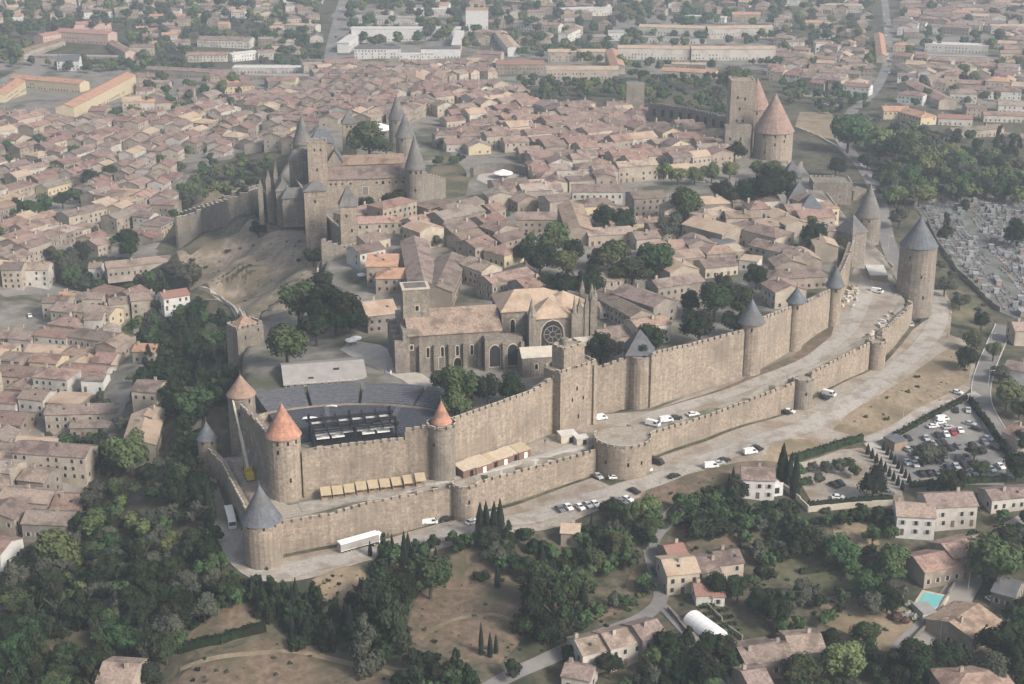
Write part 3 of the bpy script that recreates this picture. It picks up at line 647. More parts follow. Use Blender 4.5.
# far curtain wall with blind arches, and the square tower at its end
P = []
for px, pb, pt in [(648,118,102),(690,126,108),(729,134,117)]:
    x, y = onz(px, pb, 43); P.append((x, y, 36, zat(x, y, pt)))
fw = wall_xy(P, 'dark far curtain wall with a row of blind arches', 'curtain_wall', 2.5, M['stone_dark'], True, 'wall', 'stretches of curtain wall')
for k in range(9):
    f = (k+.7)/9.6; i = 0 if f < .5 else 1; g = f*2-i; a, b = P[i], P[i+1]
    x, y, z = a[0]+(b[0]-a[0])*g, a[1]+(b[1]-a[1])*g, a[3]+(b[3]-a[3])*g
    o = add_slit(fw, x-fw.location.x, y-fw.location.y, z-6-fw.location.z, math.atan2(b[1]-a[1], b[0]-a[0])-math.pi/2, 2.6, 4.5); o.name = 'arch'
boxtower(((626,112),(644,112),9), 84, Z2, 'plain square tower at the end of the dark far wall', m='stone_grey', merl=False)
# ramp wall below the castle: two stepped parapets
def stepwall(pts, label, level=Z0, m='stone_grey'):
    P = []
    for px, pb, pt in pts:
        x, y = hit(level, px, pb); P.append((x, y, zg2(x, y, level)-3, zat(x, y, pt)))
    root = empty('ramp_wall', (P[0][0], P[0][1], P[0][2]+3)); ox, oy, oz = root.location; mb = MB(); mc = MB()
    for i in range(len(P)-1):
        a, b = P[i], P[i+1]; L = math.hypot(b[0]-a[0], b[1]-a[1]); n = max(1, round(L/5)); an = math.atan2(b[1]-a[1], b[0]-a[0])
        for k in range(n):
            f = (k+.5)/n; x, y = a[0]+(b[0]-a[0])*f-ox, a[1]+(b[1]-a[1])*f-oy; zt = a[3]+(b[3]-a[3])*f-oz; zb = a[2]+(b[2]-a[2])*f-oz
            mb.box(x, y, zb, L/n+.05, 1.5, zt-zb-.9, M[m], an); mc.box(x, y, zt-.92, L/n-.9, 1.0, 1.1, M[m], an, top=M['stone_pale'])
    mb.obj('wall', root); mc.obj('battlement', root); return tag(root, label, 'wall', 'stepped walls of the castle ramp')
stepwall([(178,248,217),(190,240,215),(204,230,208),(230,221,199),(250,214,191),(263,208,187)], 'crenellated stepped wall climbing to the castle, lower side')
stepwall([(181,222,213),(215,210,202),(240,198,190),(262,191,184)], 'crenellated stepped wall climbing to the castle, upper side')
def lowwall(pts, label, h=1.6, t=.5, m='stone_pale', name='low_wall', group='low garden and path walls'):
    P = [at(*p) for p in pts]; mb = MB(); o0 = P[0]
    for a, b in zip(P[:-1], P[1:]):
        L = math.hypot(b[0]-a[0], b[1]-a[1]); n = max(1, int(L/6)); an = math.atan2(b[1]-a[1], b[0]-a[0])
        for k in range(n):
            f = (k+.5)/n; x, y = a[0]+(b[0]-a[0])*f, a[1]+(b[1]-a[1])*f; mb.box(x-o0[0], y-o0[1], zg(x, y)-o0[2]-.8, L/n+.03, t, h+.8, M[m], an)
    o = mb.obj(name, loc=o0); return tag(o, label, 'wall', group)
lowwall([(200,289),(222,300),(236,312),(244,322)], 'pale parapet of the path below the bare slope')
lowwall([(312,300),(322,262),(324,250)], 'pale wall down the slope below the castle', 2.5, .8)
lowwall([(795,128),(820,138),(838,148),(850,160)], 'pale wall along the bridge road past the gatehouse', 1.4, .8)
lowwall([(905,652),(925,630),(940,610),(955,585)], 'grey wall between pool villa and road', 1.8, .4, 'stone_grey')
lowwall([(672,508),(650,536),(648,548)], 'kerbside stone wall on the narrow curving road', 1.3, .5, 'stone_grey')
lowwall([(700,600),(722,622),(742,642)], 'garden wall beside the white polytunnel', 1.2, .4, 'stone_grey')
lowwall([(668,610),(700,652),(728,684)], 'wall along the lane below the polytunnel', 1.2, .4, 'stone_grey')
lowwall([(783,488),(800,503),(808,512)], 'pale wall sloping beside the white villa', 2, .4)
lowwall([(808,512),(850,508),(893,505)], 'pale wall below the small gravel car park', 2, .4)
lowwall([(927,222),(957,273),(985,300),(1000,312)], 'cemetery wall along its lower side', 2.2, .5, 'stone_grey')
lowwall([(914,205),(940,202),(962,197)], 'cemetery wall at the upper corner', 2.2, .5, 'stone_grey')
# ------------------------------------------------------------------ larger buildings in a local frame
class Frame:
    def __init__(s, name, A, B, level, x0=0.0):
        a = hit(level, *A); b = hit(level, *B); s.a = math.atan2(b[1]-a[1], b[0]-a[0]); s.w = math.hypot(b[0]-a[0], b[1]-a[1])
        s.o = a; s.z = zg2(*a, level); s.root = empty(name, (a[0], a[1], s.z), s.a)
    def wpos(s, x, y): c, q = math.cos(s.a), math.sin(s.a); return s.o[0]+x*c-y*q, s.o[1]+x*q+y*c
    def h(s, x, y, py): X, Y = s.wpos(x, y); return zat(X, Y, py)-s.z
    def block(s, name, x0, x1, y0, y1, z0, z1, m, roof=None, rise=0, axis='x', over=.5, parent=None, top=None, hip=(0, 0), rname='roof', flat=None):
        mb = MB(); q = [(x0,y0),(x1,y0),(x1,y1),(x0,y1)]; mb.prism(q, z0, z1, M[m], M[top] if top else None)
        if roof:
            cx, cy = (x0+x1)/2, (y0+y1)/2
            if axis == 'x':
                if not hip[0]: mb.poly([(x0,y1,z1),(x0,y0,z1),(x0,cy,z1+rise)], M[m])
                if not hip[1]: mb.poly([(x1,y0,z1),(x1,y1,z1),(x1,cy,z1+rise)], M[m])
            elif axis == 'y':
                if not hip[0]: mb.poly([(x0,y0,z1),(x1,y0,z1),(cx,y0,z1+rise)], M[m])
                if not hip[1]: mb.poly([(x1,y1,z1),(x0,y1,z1),(cx,y1,z1+rise)], M[m])
        o = mb.obj(name, parent or s.root)
        if roof:
            mr = MB(); roofgeo(mr, x0, x1, y0, y1, z1, rise, M[roof], axis, over, hip); mr.obj(rname, o)
        return o
    def win(s, parent, x, y, z, w, h, side=-math.pi/2, m='slit', arch=False, name='window', frame=True):
        mb = MB(); t = .12
        def shape(k, mm, dep):
            hw = w/2+k; pts = [(-hw, -h/2-k), (hw, -h/2-k)]
            if arch:
                for i in range(7): 
                    a = math.pi*i/6; pts.append((hw*math.cos(a), h/2-w/2+(hw*1.25)*math.sin(a)))
            else: pts += [(hw, h/2+k), (-hw, h/2+k)]
            n = len(pts)
            mb.poly([(p[0], -dep, p[1]) for p in pts], M[mm])
            for i in range(n):
                p, q = pts[i], pts[(i+1) % n]; mb.poly([(p[0], 0, p[1]), (q[0], 0, q[1]), (q[0], -dep, q[1]), (p[0], -dep, p[1])], M[mm])
        if frame: shape(.28, 'stone_pale', .10)
        shape(0, m, .14)
        o = mb.obj(name, parent, loc=(x, y, z), rz=side+math.pi/2); return o
def roofgeo(mr, x0, x1, y0, y1, z1, rise, m, axis='x', over=.5, hip=(0, 0), th=.25):
    """pitched roof as a thin closed shell; hip = length of hipped ends along the ridge"""
    if axis == 'y':
        f = lambda x, y, z: (y, x, z); X0, X1, Y0, Y1 = y0, y1, x0, x1
    else:
        f = lambda x, y, z: (x, y, z); X0, X1, Y0, Y1 = x0, x1, y0, y1
    cy = (Y0+Y1)/2; k = rise/((Y1-Y0)/2)*over; e0 = over if True else 0
    A, B, C, D = (X0-e0, Y0-over, z1-k), (X1+e0, Y0-over, z1-k), (X1+e0, Y1+over, z1-k), (X0-e0, Y1+over, z1-k)
    r0 = (X0-e0+hip[0], cy, z1+rise); r1 = (X1+e0-hip[1], cy, z1+rise)
    up = lambda p: (p[0], p[1], p[2]+th)
    def P(pts): 
        pts = [f(*p) for p in pts]
        mr.poly(pts if axis == 'x' else pts[::-1], m)
    P([up(A), up(B), up(r1), up(r0)]); P([up(C), up(D), up(r0), up(r1)])
    P([up(B), up(C), up(r1)]) if hip[1] else P([C, r1, up(r1), up(C)]) or P([B, up(B), up(r1), r1])
    P([up(D), up(A), up(r0)]) if hip[0] else P([A, r0, up(r0), up(A)]) or P([D, up(D), up(r0), r0])
    P([A, B, up(B), up(A)]); P([C, D, up(D), up(C)])
    if hip[1]: P([B, C, up(C), up(B)])
    if hip[0]: P([D, A, up(A), up(D)])
    P([r0, r1, B, A]); P([r1, r0, D, C])
# ------------------------------------------------------------------ cathedral
K = Frame('cathedral', (410,373), (493,365), Z2)
tag(K.root, 'old stone cathedral with tan roofs, buttresses and arched rose window', 'cathedral'); S = 'stone_grey'
he = K.h(16, 0, 333)
nv = K.block('nave', 0, 33, 0, 24, -3, he, S, 'roof0', 5.6)
ht = K.h(4, 4, 293)
tw = K.block('west_tower', -1, 8.5, 8, 16, -2, ht, S); K.block('tower_rim', -1.3, 8.8, 7.7, 16.3, ht, ht+.5, 'stone_pale', parent=tw); K.block('tower_floor', -.2, 7.7, 8.8, 15.2, ht+.5, ht+.53, 'stone_dark', parent=tw)
K.win(tw, 4, 7.98, ht-7, 1.2, 1.8)
wf = K.block('west_front', -2.2, 3.5, 0, 25, -2, he+1.5, S)
for y in (.8, 6.5, 12.5, 18.5, 24): K.block('buttress', -5.2, -2.2, y-1, y+1, -3, he-2, S)
for y in (3.6, 9.5, 15.5, 21.2): K.win(wf, -2.2, y, he*.45, 2.2, 8, math.pi, arch=True)
K.win(wf, .8, 0, he-4.5, 1.0, 1.6)
for x in (4, 9.2, 14.5, 19.8, 25): K.block('buttress', x-.7, x+.7, -1.4, 0, -3, he-4, S)
for x in (6.6, 11.8, 17.2, 22.4): K.win(nv, x, 0, he*.52, 1.0, 3.6, arch=True)
K.win(nv, 17.2, 0, 2.4, 2.6, 4, arch=True, name='door')
K.win(nv, 11.5, 0, 3, 2.0, 4.4, m='stone_dark', name='blocked_door')
ch = K.block('side_chapel', 26.5, 40, -4.5, 1, -3, he-1.5, S)
for x in (30, 36.5): K.win(ch, x, -4.5, he*.42, 3.8, 7.6, m='glass', arch=True)
for x in (26.8, 33.2, 39.8): K.block('buttress', x-.6, x+.6, -6, -4.5, -3, he-3, S)
hc = he+5.5
cr = K.block('choir', 34, 58, 4, 24, -3, hc, S, 'roof_choir', 4.8, hip=(7, 7))
for x in (38,): K.win(cr, x, 4, hc*.68, 1.6, 6, arch=True)
tr = K.block('transept', 43.5, 58.5, -4, 4, -3, hc-.5, S, 'roof_choir', 4.8, axis='y', hip=(8, 0))
for y in (-2.2, 1.2): K.win(tr, 58.5, y, (hc-.5)*.6, 1.5, 9, 0, arch=True)
# rose window in a pointed arch with tracery
zw = (hc-.5)*.62
rw = K.win(tr, 51, -4, zw, 8.2, 10.5, m='glass', arch=True, name='rose_window')
mb = MB()
for r_ in (3.2, 1.1):
    for i in range(20):
        a, b = 2*math.pi*i/20, 2*math.pi*(i+1)/20; mb.beam((r_*math.cos(a), -.25, 1+r_*math.sin(a)), (r_*math.cos(b), -.25, 1+r_*math.sin(b)), .28, M['stone_grey'])
for i in range(8):
    a = math.pi*i/4; mb.beam((1.1*math.cos(a), -.25, 1+1.1*math.sin(a)), (3.2*math.cos(a), -.25, 1+3.2*math.sin(a)), .2, M['stone_grey'])
for x in (-2.6, -1.3, 0, 1.3, 2.6): mb.beam((x, -.25, -5.2), (x, -.25, -2.4), .22, M['stone_grey'])
mb.obj('tracery', rw)
for x, y in ((43.3,-4.6),(58.7,-4.6)):
    b = K.block('buttress', x-1.2, x+1.2, y-1.6, y+1.2, -3, hc+1, S); mb = MB(); mb.cyl(x, y-.2, hc+1, hc+8, 1.7 if x < 50 else .9, 0, M[S], 8); mb.obj('pinnacle', b)
for i, (x, y) in enumerate(((61.5,-1),(64.5,1),(67.5,4.5),(69.5,9),(69.5,14),(67,19))):
    b = K.block('buttress', x-.8, x+.8, y-.9, y+.9, -3, hc+2.5, S); mb = MB(); mb.cyl(x, y, hc+2.5, hc+6, .9, 0, M[S], 6); mb.obj('pinnacle', b)
mb = MB(); cxx, cyy = 58, 11; mb.cyl(cxx, cyy, -3, hc, 8.6, 8.6, M[S], 10); ap = mb.obj('apse', K.root); mb = MB(); mb.cyl(cxx, cyy, hc-.1, hc+4.5, 9.3, 0, M['roof_choir'], 10); mb.obj('roof', ap)
for i in range(6):
    a = -1.35+i*.5; K.win(ap, cxx+8.3*math.cos(a), cyy+8.3*math.sin(a), hc*.55, 1.8, 10, a, m='slit', arch=True)
sa = K.block('sacristy', 38, 58, -15, -5.6, -4, 8.5, S, 'stone_pale', 2.2, over=.3)
for x in (43, 47.5, 52, 56): K.win(sa, x, -15, 5, 1.1, 2, arch=True)
s2 = K.block('chapter_house', 58, 70, -13, -4, -4, 11, S, 'stone_pale', 1.4, over=.3)
for x in (59, 62, 65, 68): K.block('buttress', x-.5, x+.5, -14.3, -13, -4, 9, S)
for x in (60.5, 63.5, 66.5): K.win(s2, x, -13, 5.5, 1.2, 4.5, arch=True)
# ------------------------------------------------------------------ castle
C = Frame('castle', (327,208), (408,204), Z2)
tag(C.root, 'medieval castle with long tiled hall, square watchtower and slate cones', 'castle')
w = C.w; he = C.h(w/2, 0, 178)
hl = C.block('hall', 0, w, 0, 14, -4, he, 'stone', 'roof2', 4.4, over=.6)
h2 = C.block('rear_hall', w*.17, w*.98, 13, 25, -4, C.h(w/2, 13, 164), 'stone', 'roof3', 3.4)
for f in (.06, .12, .2, .3, .62, .7, .78, .86, .94): C.win(hl, w*f, 0, he-2.6, .9, .9, frame=False)
C.win(hl, w*.48, 0, he-6.6, 2.6, 4.0, m='stone_dark'); C.win(hl, w*.7, 0, he-2.6, 1.2, 1.6, frame=False)
hw_ = C.h(-3, 2, 142)
wt = C.block('watchtower', -8.5, 1.2, -1, 8, -6, hw_, 'stone'); mp = MB()
for (x0,y0),(x1,y1) in (((-8.3,-.8),(1,-.8)),((1,-.8),(1,7.8)),((1,7.8),(-8.3,7.8)),((-8.3,7.8),(-8.3,-.8))): merlons(mp, (x0,y0), (x1,y1), hw_, hw_, M['stone'], h=.9)
mp.obj('battlement', wt)
for x, z in ((-5, .9), (-2, .9), (-4, .6)): C.win(wt, x, -1, hw_*z, .7, 1.3, frame=False)
sl = C.block('slate_wing', -7, 5, 10, 19, -4, C.h(0, 10, 142), 'stone_grey', 'slate', 5.5, hip=(4.5, 4.5))
sl2 = C.block('leaning_slate_wing', 1.5, 9, 7, 21, -4, C.h(4, 7, 162), 'stone_grey', 'slate', 6.0, axis='y', hip=(0, 0))
def ctower(cx, yb, ye, ya, rp, cone, name='round_tower', n=20, x0y0=None, sl=()):
    x0, y0 = hit(Z2, cx, yb); z0 = zg2(x0, y0, Z2); r = rp/scale_at(x0, y0, z0); d = front_dir(x0, y0); X, Y = x0+d.x*r, y0+d.y*r
    c, q = math.cos(-C.a), math.sin(-C.a); dx, dy = X-C.o[0], Y-C.o[1]; x, y = dx*c-dy*q, dx*q+dy*c
    ze = zat(x0, y0, ye)-C.z; za = zat(X, Y, ya)-C.z
    mb = MB(); mb.cyl(x, y, -12, ze, r, r, M['stone_grey'] if n > 4 else M['stone'], n, a0=(math.pi/4 if n == 4 else 0), a1=(math.pi/4 if n == 4 else 0)+2*math.pi)
    t = mb.obj(name, C.root); mc = MB(); mc.cyl(x, y, ze-.15, za, (r+.5)*(1.05 if n == 4 else 1), 0, M[cone], n, a0=(math.pi/4 if n == 4 else 0), a1=(math.pi/4 if n == 4 else 0)+2*math.pi); mc.obj('roof', t)
    fa = math.atan2(-d.y, -d.x)-C.a
    rr = r if n > 4 else r*.707
    for da, f in sl:
        a = (fa+da) if n > 4 else -math.pi/2
        add_slit(t, x+rr*math.cos(a)+(0 if n > 4 else da), y+rr*math.sin(a), ze*f, a, .8, 1.3)
ctower(416, 209, 170, 134, 10, 'slate_brown', sl=((-.5,.93),(.1,.93),(.6,.93),(.0,.5)))
ctower(406, 172, 138, 113, 9.5, 'slate_brown', sl=((-.3,.93),))
ctower(398, 152, 120, 94, 8.5, 'slate_brown', sl=((-.1,.9),))
ctower(350, 158, 124, 111, 9.5, 'slate_brown', 'square_tower', 4, sl=((-1.2,.9),(1.2,.9),(0,.7)))
ctower(305, 195, 145, 115, 9.5, 'slate_brown', sl=((0,.9),))
ctower(317, 244, 192, 180, 15, 'slate_brown', 'square_tower', 4, sl=((0,.8),))
ctower(350, 254, 207, 184, 12, 'slate_brown', 'square_tower', 4, sl=((-1,.8),(1.2,.5)))
ctower(276, 206, 186, 176, 4.5, 'slate_brown', 'round_tower', sl=())
def cwall(pts, th=2, m='stone_grey'):
    mb = MB(); c, q = math.cos(-C.a), math.sin(-C.a); P = []
    for px, pb, pt, lv in pts:
        X, Y = hit(lv, px, pb); dx, dy = X-C.o[0], Y-C.o[1]; P.append((dx*c-dy*q, dx*q+dy*c, zg2(X, Y, lv)-C.z-3, zat(X, Y, pt)-C.z))
    for a, b in zip(P[:-1], P[1:]):
        t = Vector((b[0]-a[0], b[1]-a[1])).normalized(); n = (-t.y*th, t.x*th)
        mb.prism([(a[0],a[1]),(b[0],b[1]),(b[0]+n[0],b[1]+n[1]),(a[0]+n[0],a[1]+n[1])], [a[2],b[2],b[2],a[2]], [a[3]-1,b[3]-1,b[3]-1,a[3]-1], M[m])
        merlons(mb, (a[0]+n[0]*.15, a[1]+n[1]*.15), (b[0]+n[0]*.15, b[1]+n[1]*.15), a[3]-1, b[3]-1, M[m], h=1.0)
    mb.obj('curtain_wall', C.root)
cwall([(262,206,189,Z0),(274,216,198,Z0),(280,226,201,Z0)])
cwall([(280,226,196,Z0),(292,221,197,Z0),(306,233,206,Z0)])
cwall([(306,233,200,Z0),(323,246,214,Z0),(324,262,244,Z0)])
cwall([(322,262,238,Z2),(345,258,246,Z2),(362,250,241,Z2)])
cwall([(296,205,178,Z2),(310,226,196,Z2),(318,240,205,Z2)])
cwall([(326,236,214,Z2),(344,252,232,Z2)])
cwall([(425,206,172,Z2),(446,198,178,Z2)], 1.2)
C.block('gate_block', -22, -9, -12, 6, -6, C.h(-15, -12, 198), 'stone_grey', 'slate_brown', 3.0, hip=(3,3))
C.block('gate_block', -25, -19, -2, 14, -8, C.h(-22, -2, 190), 'stone_grey', 'slate_brown', 4, axis='y', hip=(2,2))
for x_, y_, t_, w_ in ((-30,6,182,2.4),(-26,12,174,2.0),(-34,2,191,2.4)): C.block('ruined_wall_fin', x_, x_+w_, y_, y_+6, -8, C.h(x_, y_, t_), 'stone_grey', 'stone_grey', 5, axis='y', over=.1)
C.block('court_building', -18, -5, 14, 26, -6, C.h(-12, 14, 160), 'stone_grey', 'slate_brown', 4, hip=(3,3))
# ------------------------------------------------------------------ theatre
TH = at(352, 436); TZ = 42.0
fx, fy = hit(Z2, 354, 441)
th = empty('theatre_stand', (fx, fy, zg2(fx, fy, Z2))); tag(th, 'raked dark blue seating fan of the open air theatre', 'seating stand')
ox, oy, oz = th.location
def fan(mb, r0, r1, z0, z1, a0, a1, m, n=30, rows=1, cxy=(0, -14)):
    for k in range(rows):
        ra, rb = r0+(r1-r0)*k/rows, r0+(r1-r0)*(k+1)/rows; za = z0+(z1-z0)*(k+1)/rows
        for i in range(n):
            a, b = a0+(a1-a0)*i/n, a0+(a1-a0)*(i+1)/n
            q = [(cxy[0]+r*math.cos(t), cxy[1]+r*math.sin(t)) for r, t in ((ra,a),(rb,a),(rb,b),(ra,b))]
            mb.prism(q, -3, za, m)
AA = [R(61), R(77), R(78.5), R(100), R(101.5), R(119)]
CY = -38
for i in range(3):
    mb = MB(); fan(mb, 40, 62, .2, 2.8, AA[2*i], AA[2*i+1], M['seats'], 10, 16, (0, CY)); mb.obj('seat_block', th)
for i in range(2):
    mb = MB(); fan(mb, 40, 62, .3, 2.95, AA[2*i+1], AA[2*i+2], M['seats_grey'], 2, 16, (0, CY)); mb.obj('aisle_steps', th)
mb = MB(); fan(mb, 62, 62.5, 3.3, 3.3, R(58), R(122), M['stone'], 40, 1, (0, CY)); mb.obj('parapet', th)
for i, (a0, a1) in enumerate(((60,73),(74,90),(91,105),(106,119))):
    mb = MB(); fan(mb, 63.2, 76, 3.3, 5.6, R(a0), R(a1), M['seats_grey'], 10, 9, (0, CY)); mb.obj('upper_seat_block', th)
st = Frame('stage', (312,452), (400,442), Z2); tag(st.root, 'black lighting gantry and white covered stage behind the rampart', 'stage')
w = st.w; st.block('deck', 1, w-1, 1, 11, -2, 1.6, 'black')
for i in range(5):
    if i != 2: st.block('deck_sheet', 2+i*(w-4)/5, 1.2+(i+1)*(w-4)/5, 2, 9.5, 3.2, 3.5, 'cloth')
for x, y in ((1,1),(w/2,1),(w-1,1),(1,11),(w/2,11),(w-1,11)):
    mb = MB(); mb.beam((x, y, 0), (x, y, 8.6), .55, M['black']); mb.obj('mast', st.root)
for y in (1, 6, 11):
    mb = MB(); mb.beam((0, y, 6.6), (w, y, 6.6), .6, M['black']); mb.beam((0, y, 5.9), (w, y, 5.9), .3, M['black']); mb.obj('truss', st.root)
for i in range(7):
    x = 1+(w-2)*i/6; mb = MB(); mb.beam((x, -1, 6.6), (x, 14, 6.6), .5, M['black']); mb.obj('cross_truss', st.root)
for i in range(6):
    x0 = 1.6+(w-2)*i/6; x1 = x0+(w-2)/6-1.2
    for y0, y1, zz in ((1.2,5.6,4.9),(6.4,10.8,5.6)):
        if rnd() < .9: 
            mb = MB(); mb.prism([(x0,y0),(x1,y0),(x1,y1),(x0,y1)], zz, zz+.1, M['roof_pale'], bottom=True); mb.obj('white_cover', st.root)
for px, py, w_, d_, l in ((331,411,5,2.5,'white covered sound desk in the middle of the seats'),(310,424,5,2,'white curved canopy left of the theatre stage'),(391,416,5,2,'white curved canopy right of the theatre stage')):
    X, Y, Z_ = at(px, py); t = empty('canopy', (X, Y, Z_+1.9)); mb = MB()
    for k in range(6):
        a, b = math.pi*k/6, math.pi*(k+1)/6
        mb.poly([(-w_/2*math.cos(a), -d_/2, 0.4*math.sin(a)), (-w_/2*math.cos(b), -d_/2, 0.4*math.sin(b)), (-w_/2*math.cos(b), d_/2, 0.4*math.sin(b)), (-w_/2*math.cos(a), d_/2, 0.4*math.sin(a))], M['cloth'])
    mb.obj('cover', t); mb = MB(); mb.box(0, 0, -2, w_, d_, 1.95, M['black']); mb.obj('booth', t); tag(t, l, 'canopy')
HT = Frame('hotel', (285,388), (366,378), Z2); tag(HT.root, 'long plain grey roofed hotel beside the theatre', 'hotel')
he = HT.h(HT.w/2, 0, 382)
b_ = HT.block('wall', 0, HT.w, 0, 22, -3, he, 'wall1', 'roof_grey', 3.2)
HT.block('skylight', HT.w*.62, HT.w*.69, 6, 7.2, he+1.4, he+2.4, 'glass', parent=b_)
HT.block('skylight', HT.w*.3, HT.w*.36, 2, 3, he+.4, he+1.2, 'glass', parent=b_)
HT.block('terrace_awning', HT.w*.42, HT.w*.66, -2.2, 0, he-2, he-1.8, 'cloth')
HT.block('side_wing', HT.w, HT.w+8, 1, 17, -3, he-2, 'wall1', 'roof1', 1.6)
for i in range(12): HT.win(b_, HT.w*(i+.5)/12, 0, he*.4, 1.1, 1.7, m='glass')

# ------------------------------------------------------------------ houses
HQ = []        # every ordinary building: dict
def footprint_ok(x, y, r, slack=.8):
    for h in HQ:
        if (h['x']-x)**2+(h['y']-y)**2 < ((h['r']+r)*slack)**2: return False
    return True
def rh(ax, ay, bx, by, dep, h, rise, roof, wall, label=None, typ='gable', det=2, side=None, name='house', wins=True, **k):
    """house whose ridge runs from picture point A to picture point B"""
    tot = h+rise
    Cc = hit(Z, (ax+bx)/2, (ay+by)/2, tot); zc = zg(*Cc)+tot; A = onz(ax, ay, zc); B = onz(bx, by, zc); a = math.atan2(B[1]-A[1], B[0]-A[0]); w = math.hypot(B[0]-A[0], B[1]-A[1])
    if typ == 'hip': w += dep*.8
    x, y = (A[0]+B[0])/2, (A[1]+B[1])/2
    HQ.append(dict(x=x, y=y, z=zg(x, y), a=a, w=w, d=dep, h=h, rise=rise, roof=roof, wall=wall, typ=typ, label=label, det=det, r=min(w, dep)/2, name=name, prio=1, wins=wins, **{'sh': int(det == 3 and len(HQ) % 3 < 2), **k}))
    if w > dep*1.6:   # long: add blockers along the length
        n = int(w/dep)
        for i in range(n+1):
            f = i/n-.5; BLOCK.append((x+math.cos(a)*w*f, y+math.sin(a)*w*f, dep/2))
BLOCK = []
WIN = {}
def winmesh(kind_):
    if kind_ in WIN: return WIN[kind_]
    mb = MB()
    if kind_ == 'door': mb.box(0, 0, -1.1, 1.1, .16, 2.2, M['door'])
    else:
        mb.box(0, 0, -.7, 1.0, .12, 1.4, M['glass']); mb.box(0, 0, -.82, 1.2, .2, .12, M['stone_pale'])
        if kind_ == 'shut': mb.box(-.78, 0, -.7, .5, .16, 1.4, M['shutter']); mb.box(.78, 0, -.7, .5, .16, 1.4, M['shutter'])
    WIN[kind_] = mb.mesh('window' if kind_ != 'door' else 'door'); return WIN[kind_]
def house_geo(h, mw, mr, px=True):
    """walls and roof in the house's own frame (ridge along x)"""
    w, d, H, rise = h['w'], h['d'], h['h'], h['rise']; Wm, Rm = M[h['wall']], M[h['roof']]
    q = [(-w/2,-d/2),(w/2,-d/2),(w/2,d/2),(-w/2,d/2)]
    mw.prism(q, -3, H, Wm)
    if h['typ'] == 'flat':
        mr.prism([(x*1.02, y*1.03) for x, y in q], H-.01, H+.5, Rm); return
    hip = (0, 0)
    if h['typ'] == 'hip': hip = (min(d*.5, w*.45),)*2
    elif h['typ'] == 'shed':
        pass
    if h['typ'] != 'hip':
        mw.poly([(-w/2,d/2,H),(-w/2,-d/2,H),(-w/2,0,H+rise)], Wm); mw.poly([(w/2,-d/2,H),(w/2,d/2,H),(w/2,0,H+rise)], Wm)
    roofgeo(mr, -w/2, w/2, -d/2, d/2, H, rise, Rm, 'x', .35, hip, .18)
def win_spots(h):
    """(x, y, z, rotation, kind)"""
    out = []; rs = random.Random(int(h['x']*31+h['y']*17)); w, d, H = h['w'], h['d'], h['h']
    st = max(1, int(H/2.9)); 
    for side, L, off in ((0, w, d/2), (1, d, w/2), (3, d, w/2)):
        if side: 
            n = max(1, int(L/4.5)) if L > 6 else 0
        else: n = max(1, int(L/3.0))
        ang = [0, math.pi/2, math.pi, -math.pi/2][side]
        for fl in range(st):
            for i in range(n):
                if rs.random() < (.18 if side == 0 else .4): continue
                t = (i+.5)/n*L-L/2+rs.uniform(-.3, .3); z = 1.5+fl*2.9
                if side == 0: p = (t, -off-.02)
                elif side == 1: p = (off+.02, t)
                else: p = (-off-.02, t)
                k = 'door' if fl == 0 and side == 0 and rs.random() < .25 else ('shut' if h.get('sh', 0) else 'win')
                out.append((p[0], p[1], z if k != 'door' else 1.1, ang if side != 3 else ang, k))
    return out
def facing(h):
    # turn the house half round if its front would face away from the camera
    fx_, fy_ = math.sin(h['a']), -math.cos(h['a'])
    if fx_*(-h['x'])+fy_*(-h['y']) < 0: h['a'] += math.pi
def build_house(h, i):
    facing(h); rs = random.Random(i*13+5)
    root = empty(h['name'], (h['x'], h['y'], h['z']), h['a']); mw, mr = MB(), MB(); house_geo(h, mw, mr)
    big = h['px'] > 15
    if not big and h['det'] < 3:
        k = 0
        for x, y, z, r, kk in win_spots(h):
            if k > 24: break
            mw.box(x, y, z-.55, .95 if r in (0, math.pi) else .1, .1 if r in (0, math.pi) else .95, 1.2, M['glass'], 0); k += 1
    mw.obj('wall', root); ro = mr.obj('roof', root)
    if big and h['wins']:
        n = 0
        for x, y, z, r, kk in win_spots(h):
            if n > (26 if h['px'] > 40 else 12): break
            link('door' if kk == 'door' else 'window', winmesh(kk), root, (x, y, z), r); n += 1
    if h['typ'] != 'flat':
        mc = MB(); cx = rs.uniform(-.4, .4)*h['w']; cy = rs.choice((-1, 1))*h['d']*.12; mc.box(cx, cy, h['h']+h['rise']*.5, 1.0, .7, h['rise']*.5+1.3, M['wall0'], top=M['stone_dark']); mc.obj('chimney', ro)
        if rs.random() < .25 and big:
            sg = rs.choice((-1, 1)); mc = MB(); cy = -h['d']*.25; zz = h['h']+h['rise']*.5+.22; xx = rs.uniform(-.3, .3)*h['w']
            k = h['rise']/(h['d']/2); mc.poly([(xx-.5, cy-.5, zz-k*.5+.06), (xx+.5, cy-.5, zz-k*.5+.06), (xx+.5, cy+.5, zz+k*.5+.06), (xx-.5, cy+.5, zz+k*.5+.06)], M['glass']); mc.obj('skylight', ro)
    return root
exec_specials = True
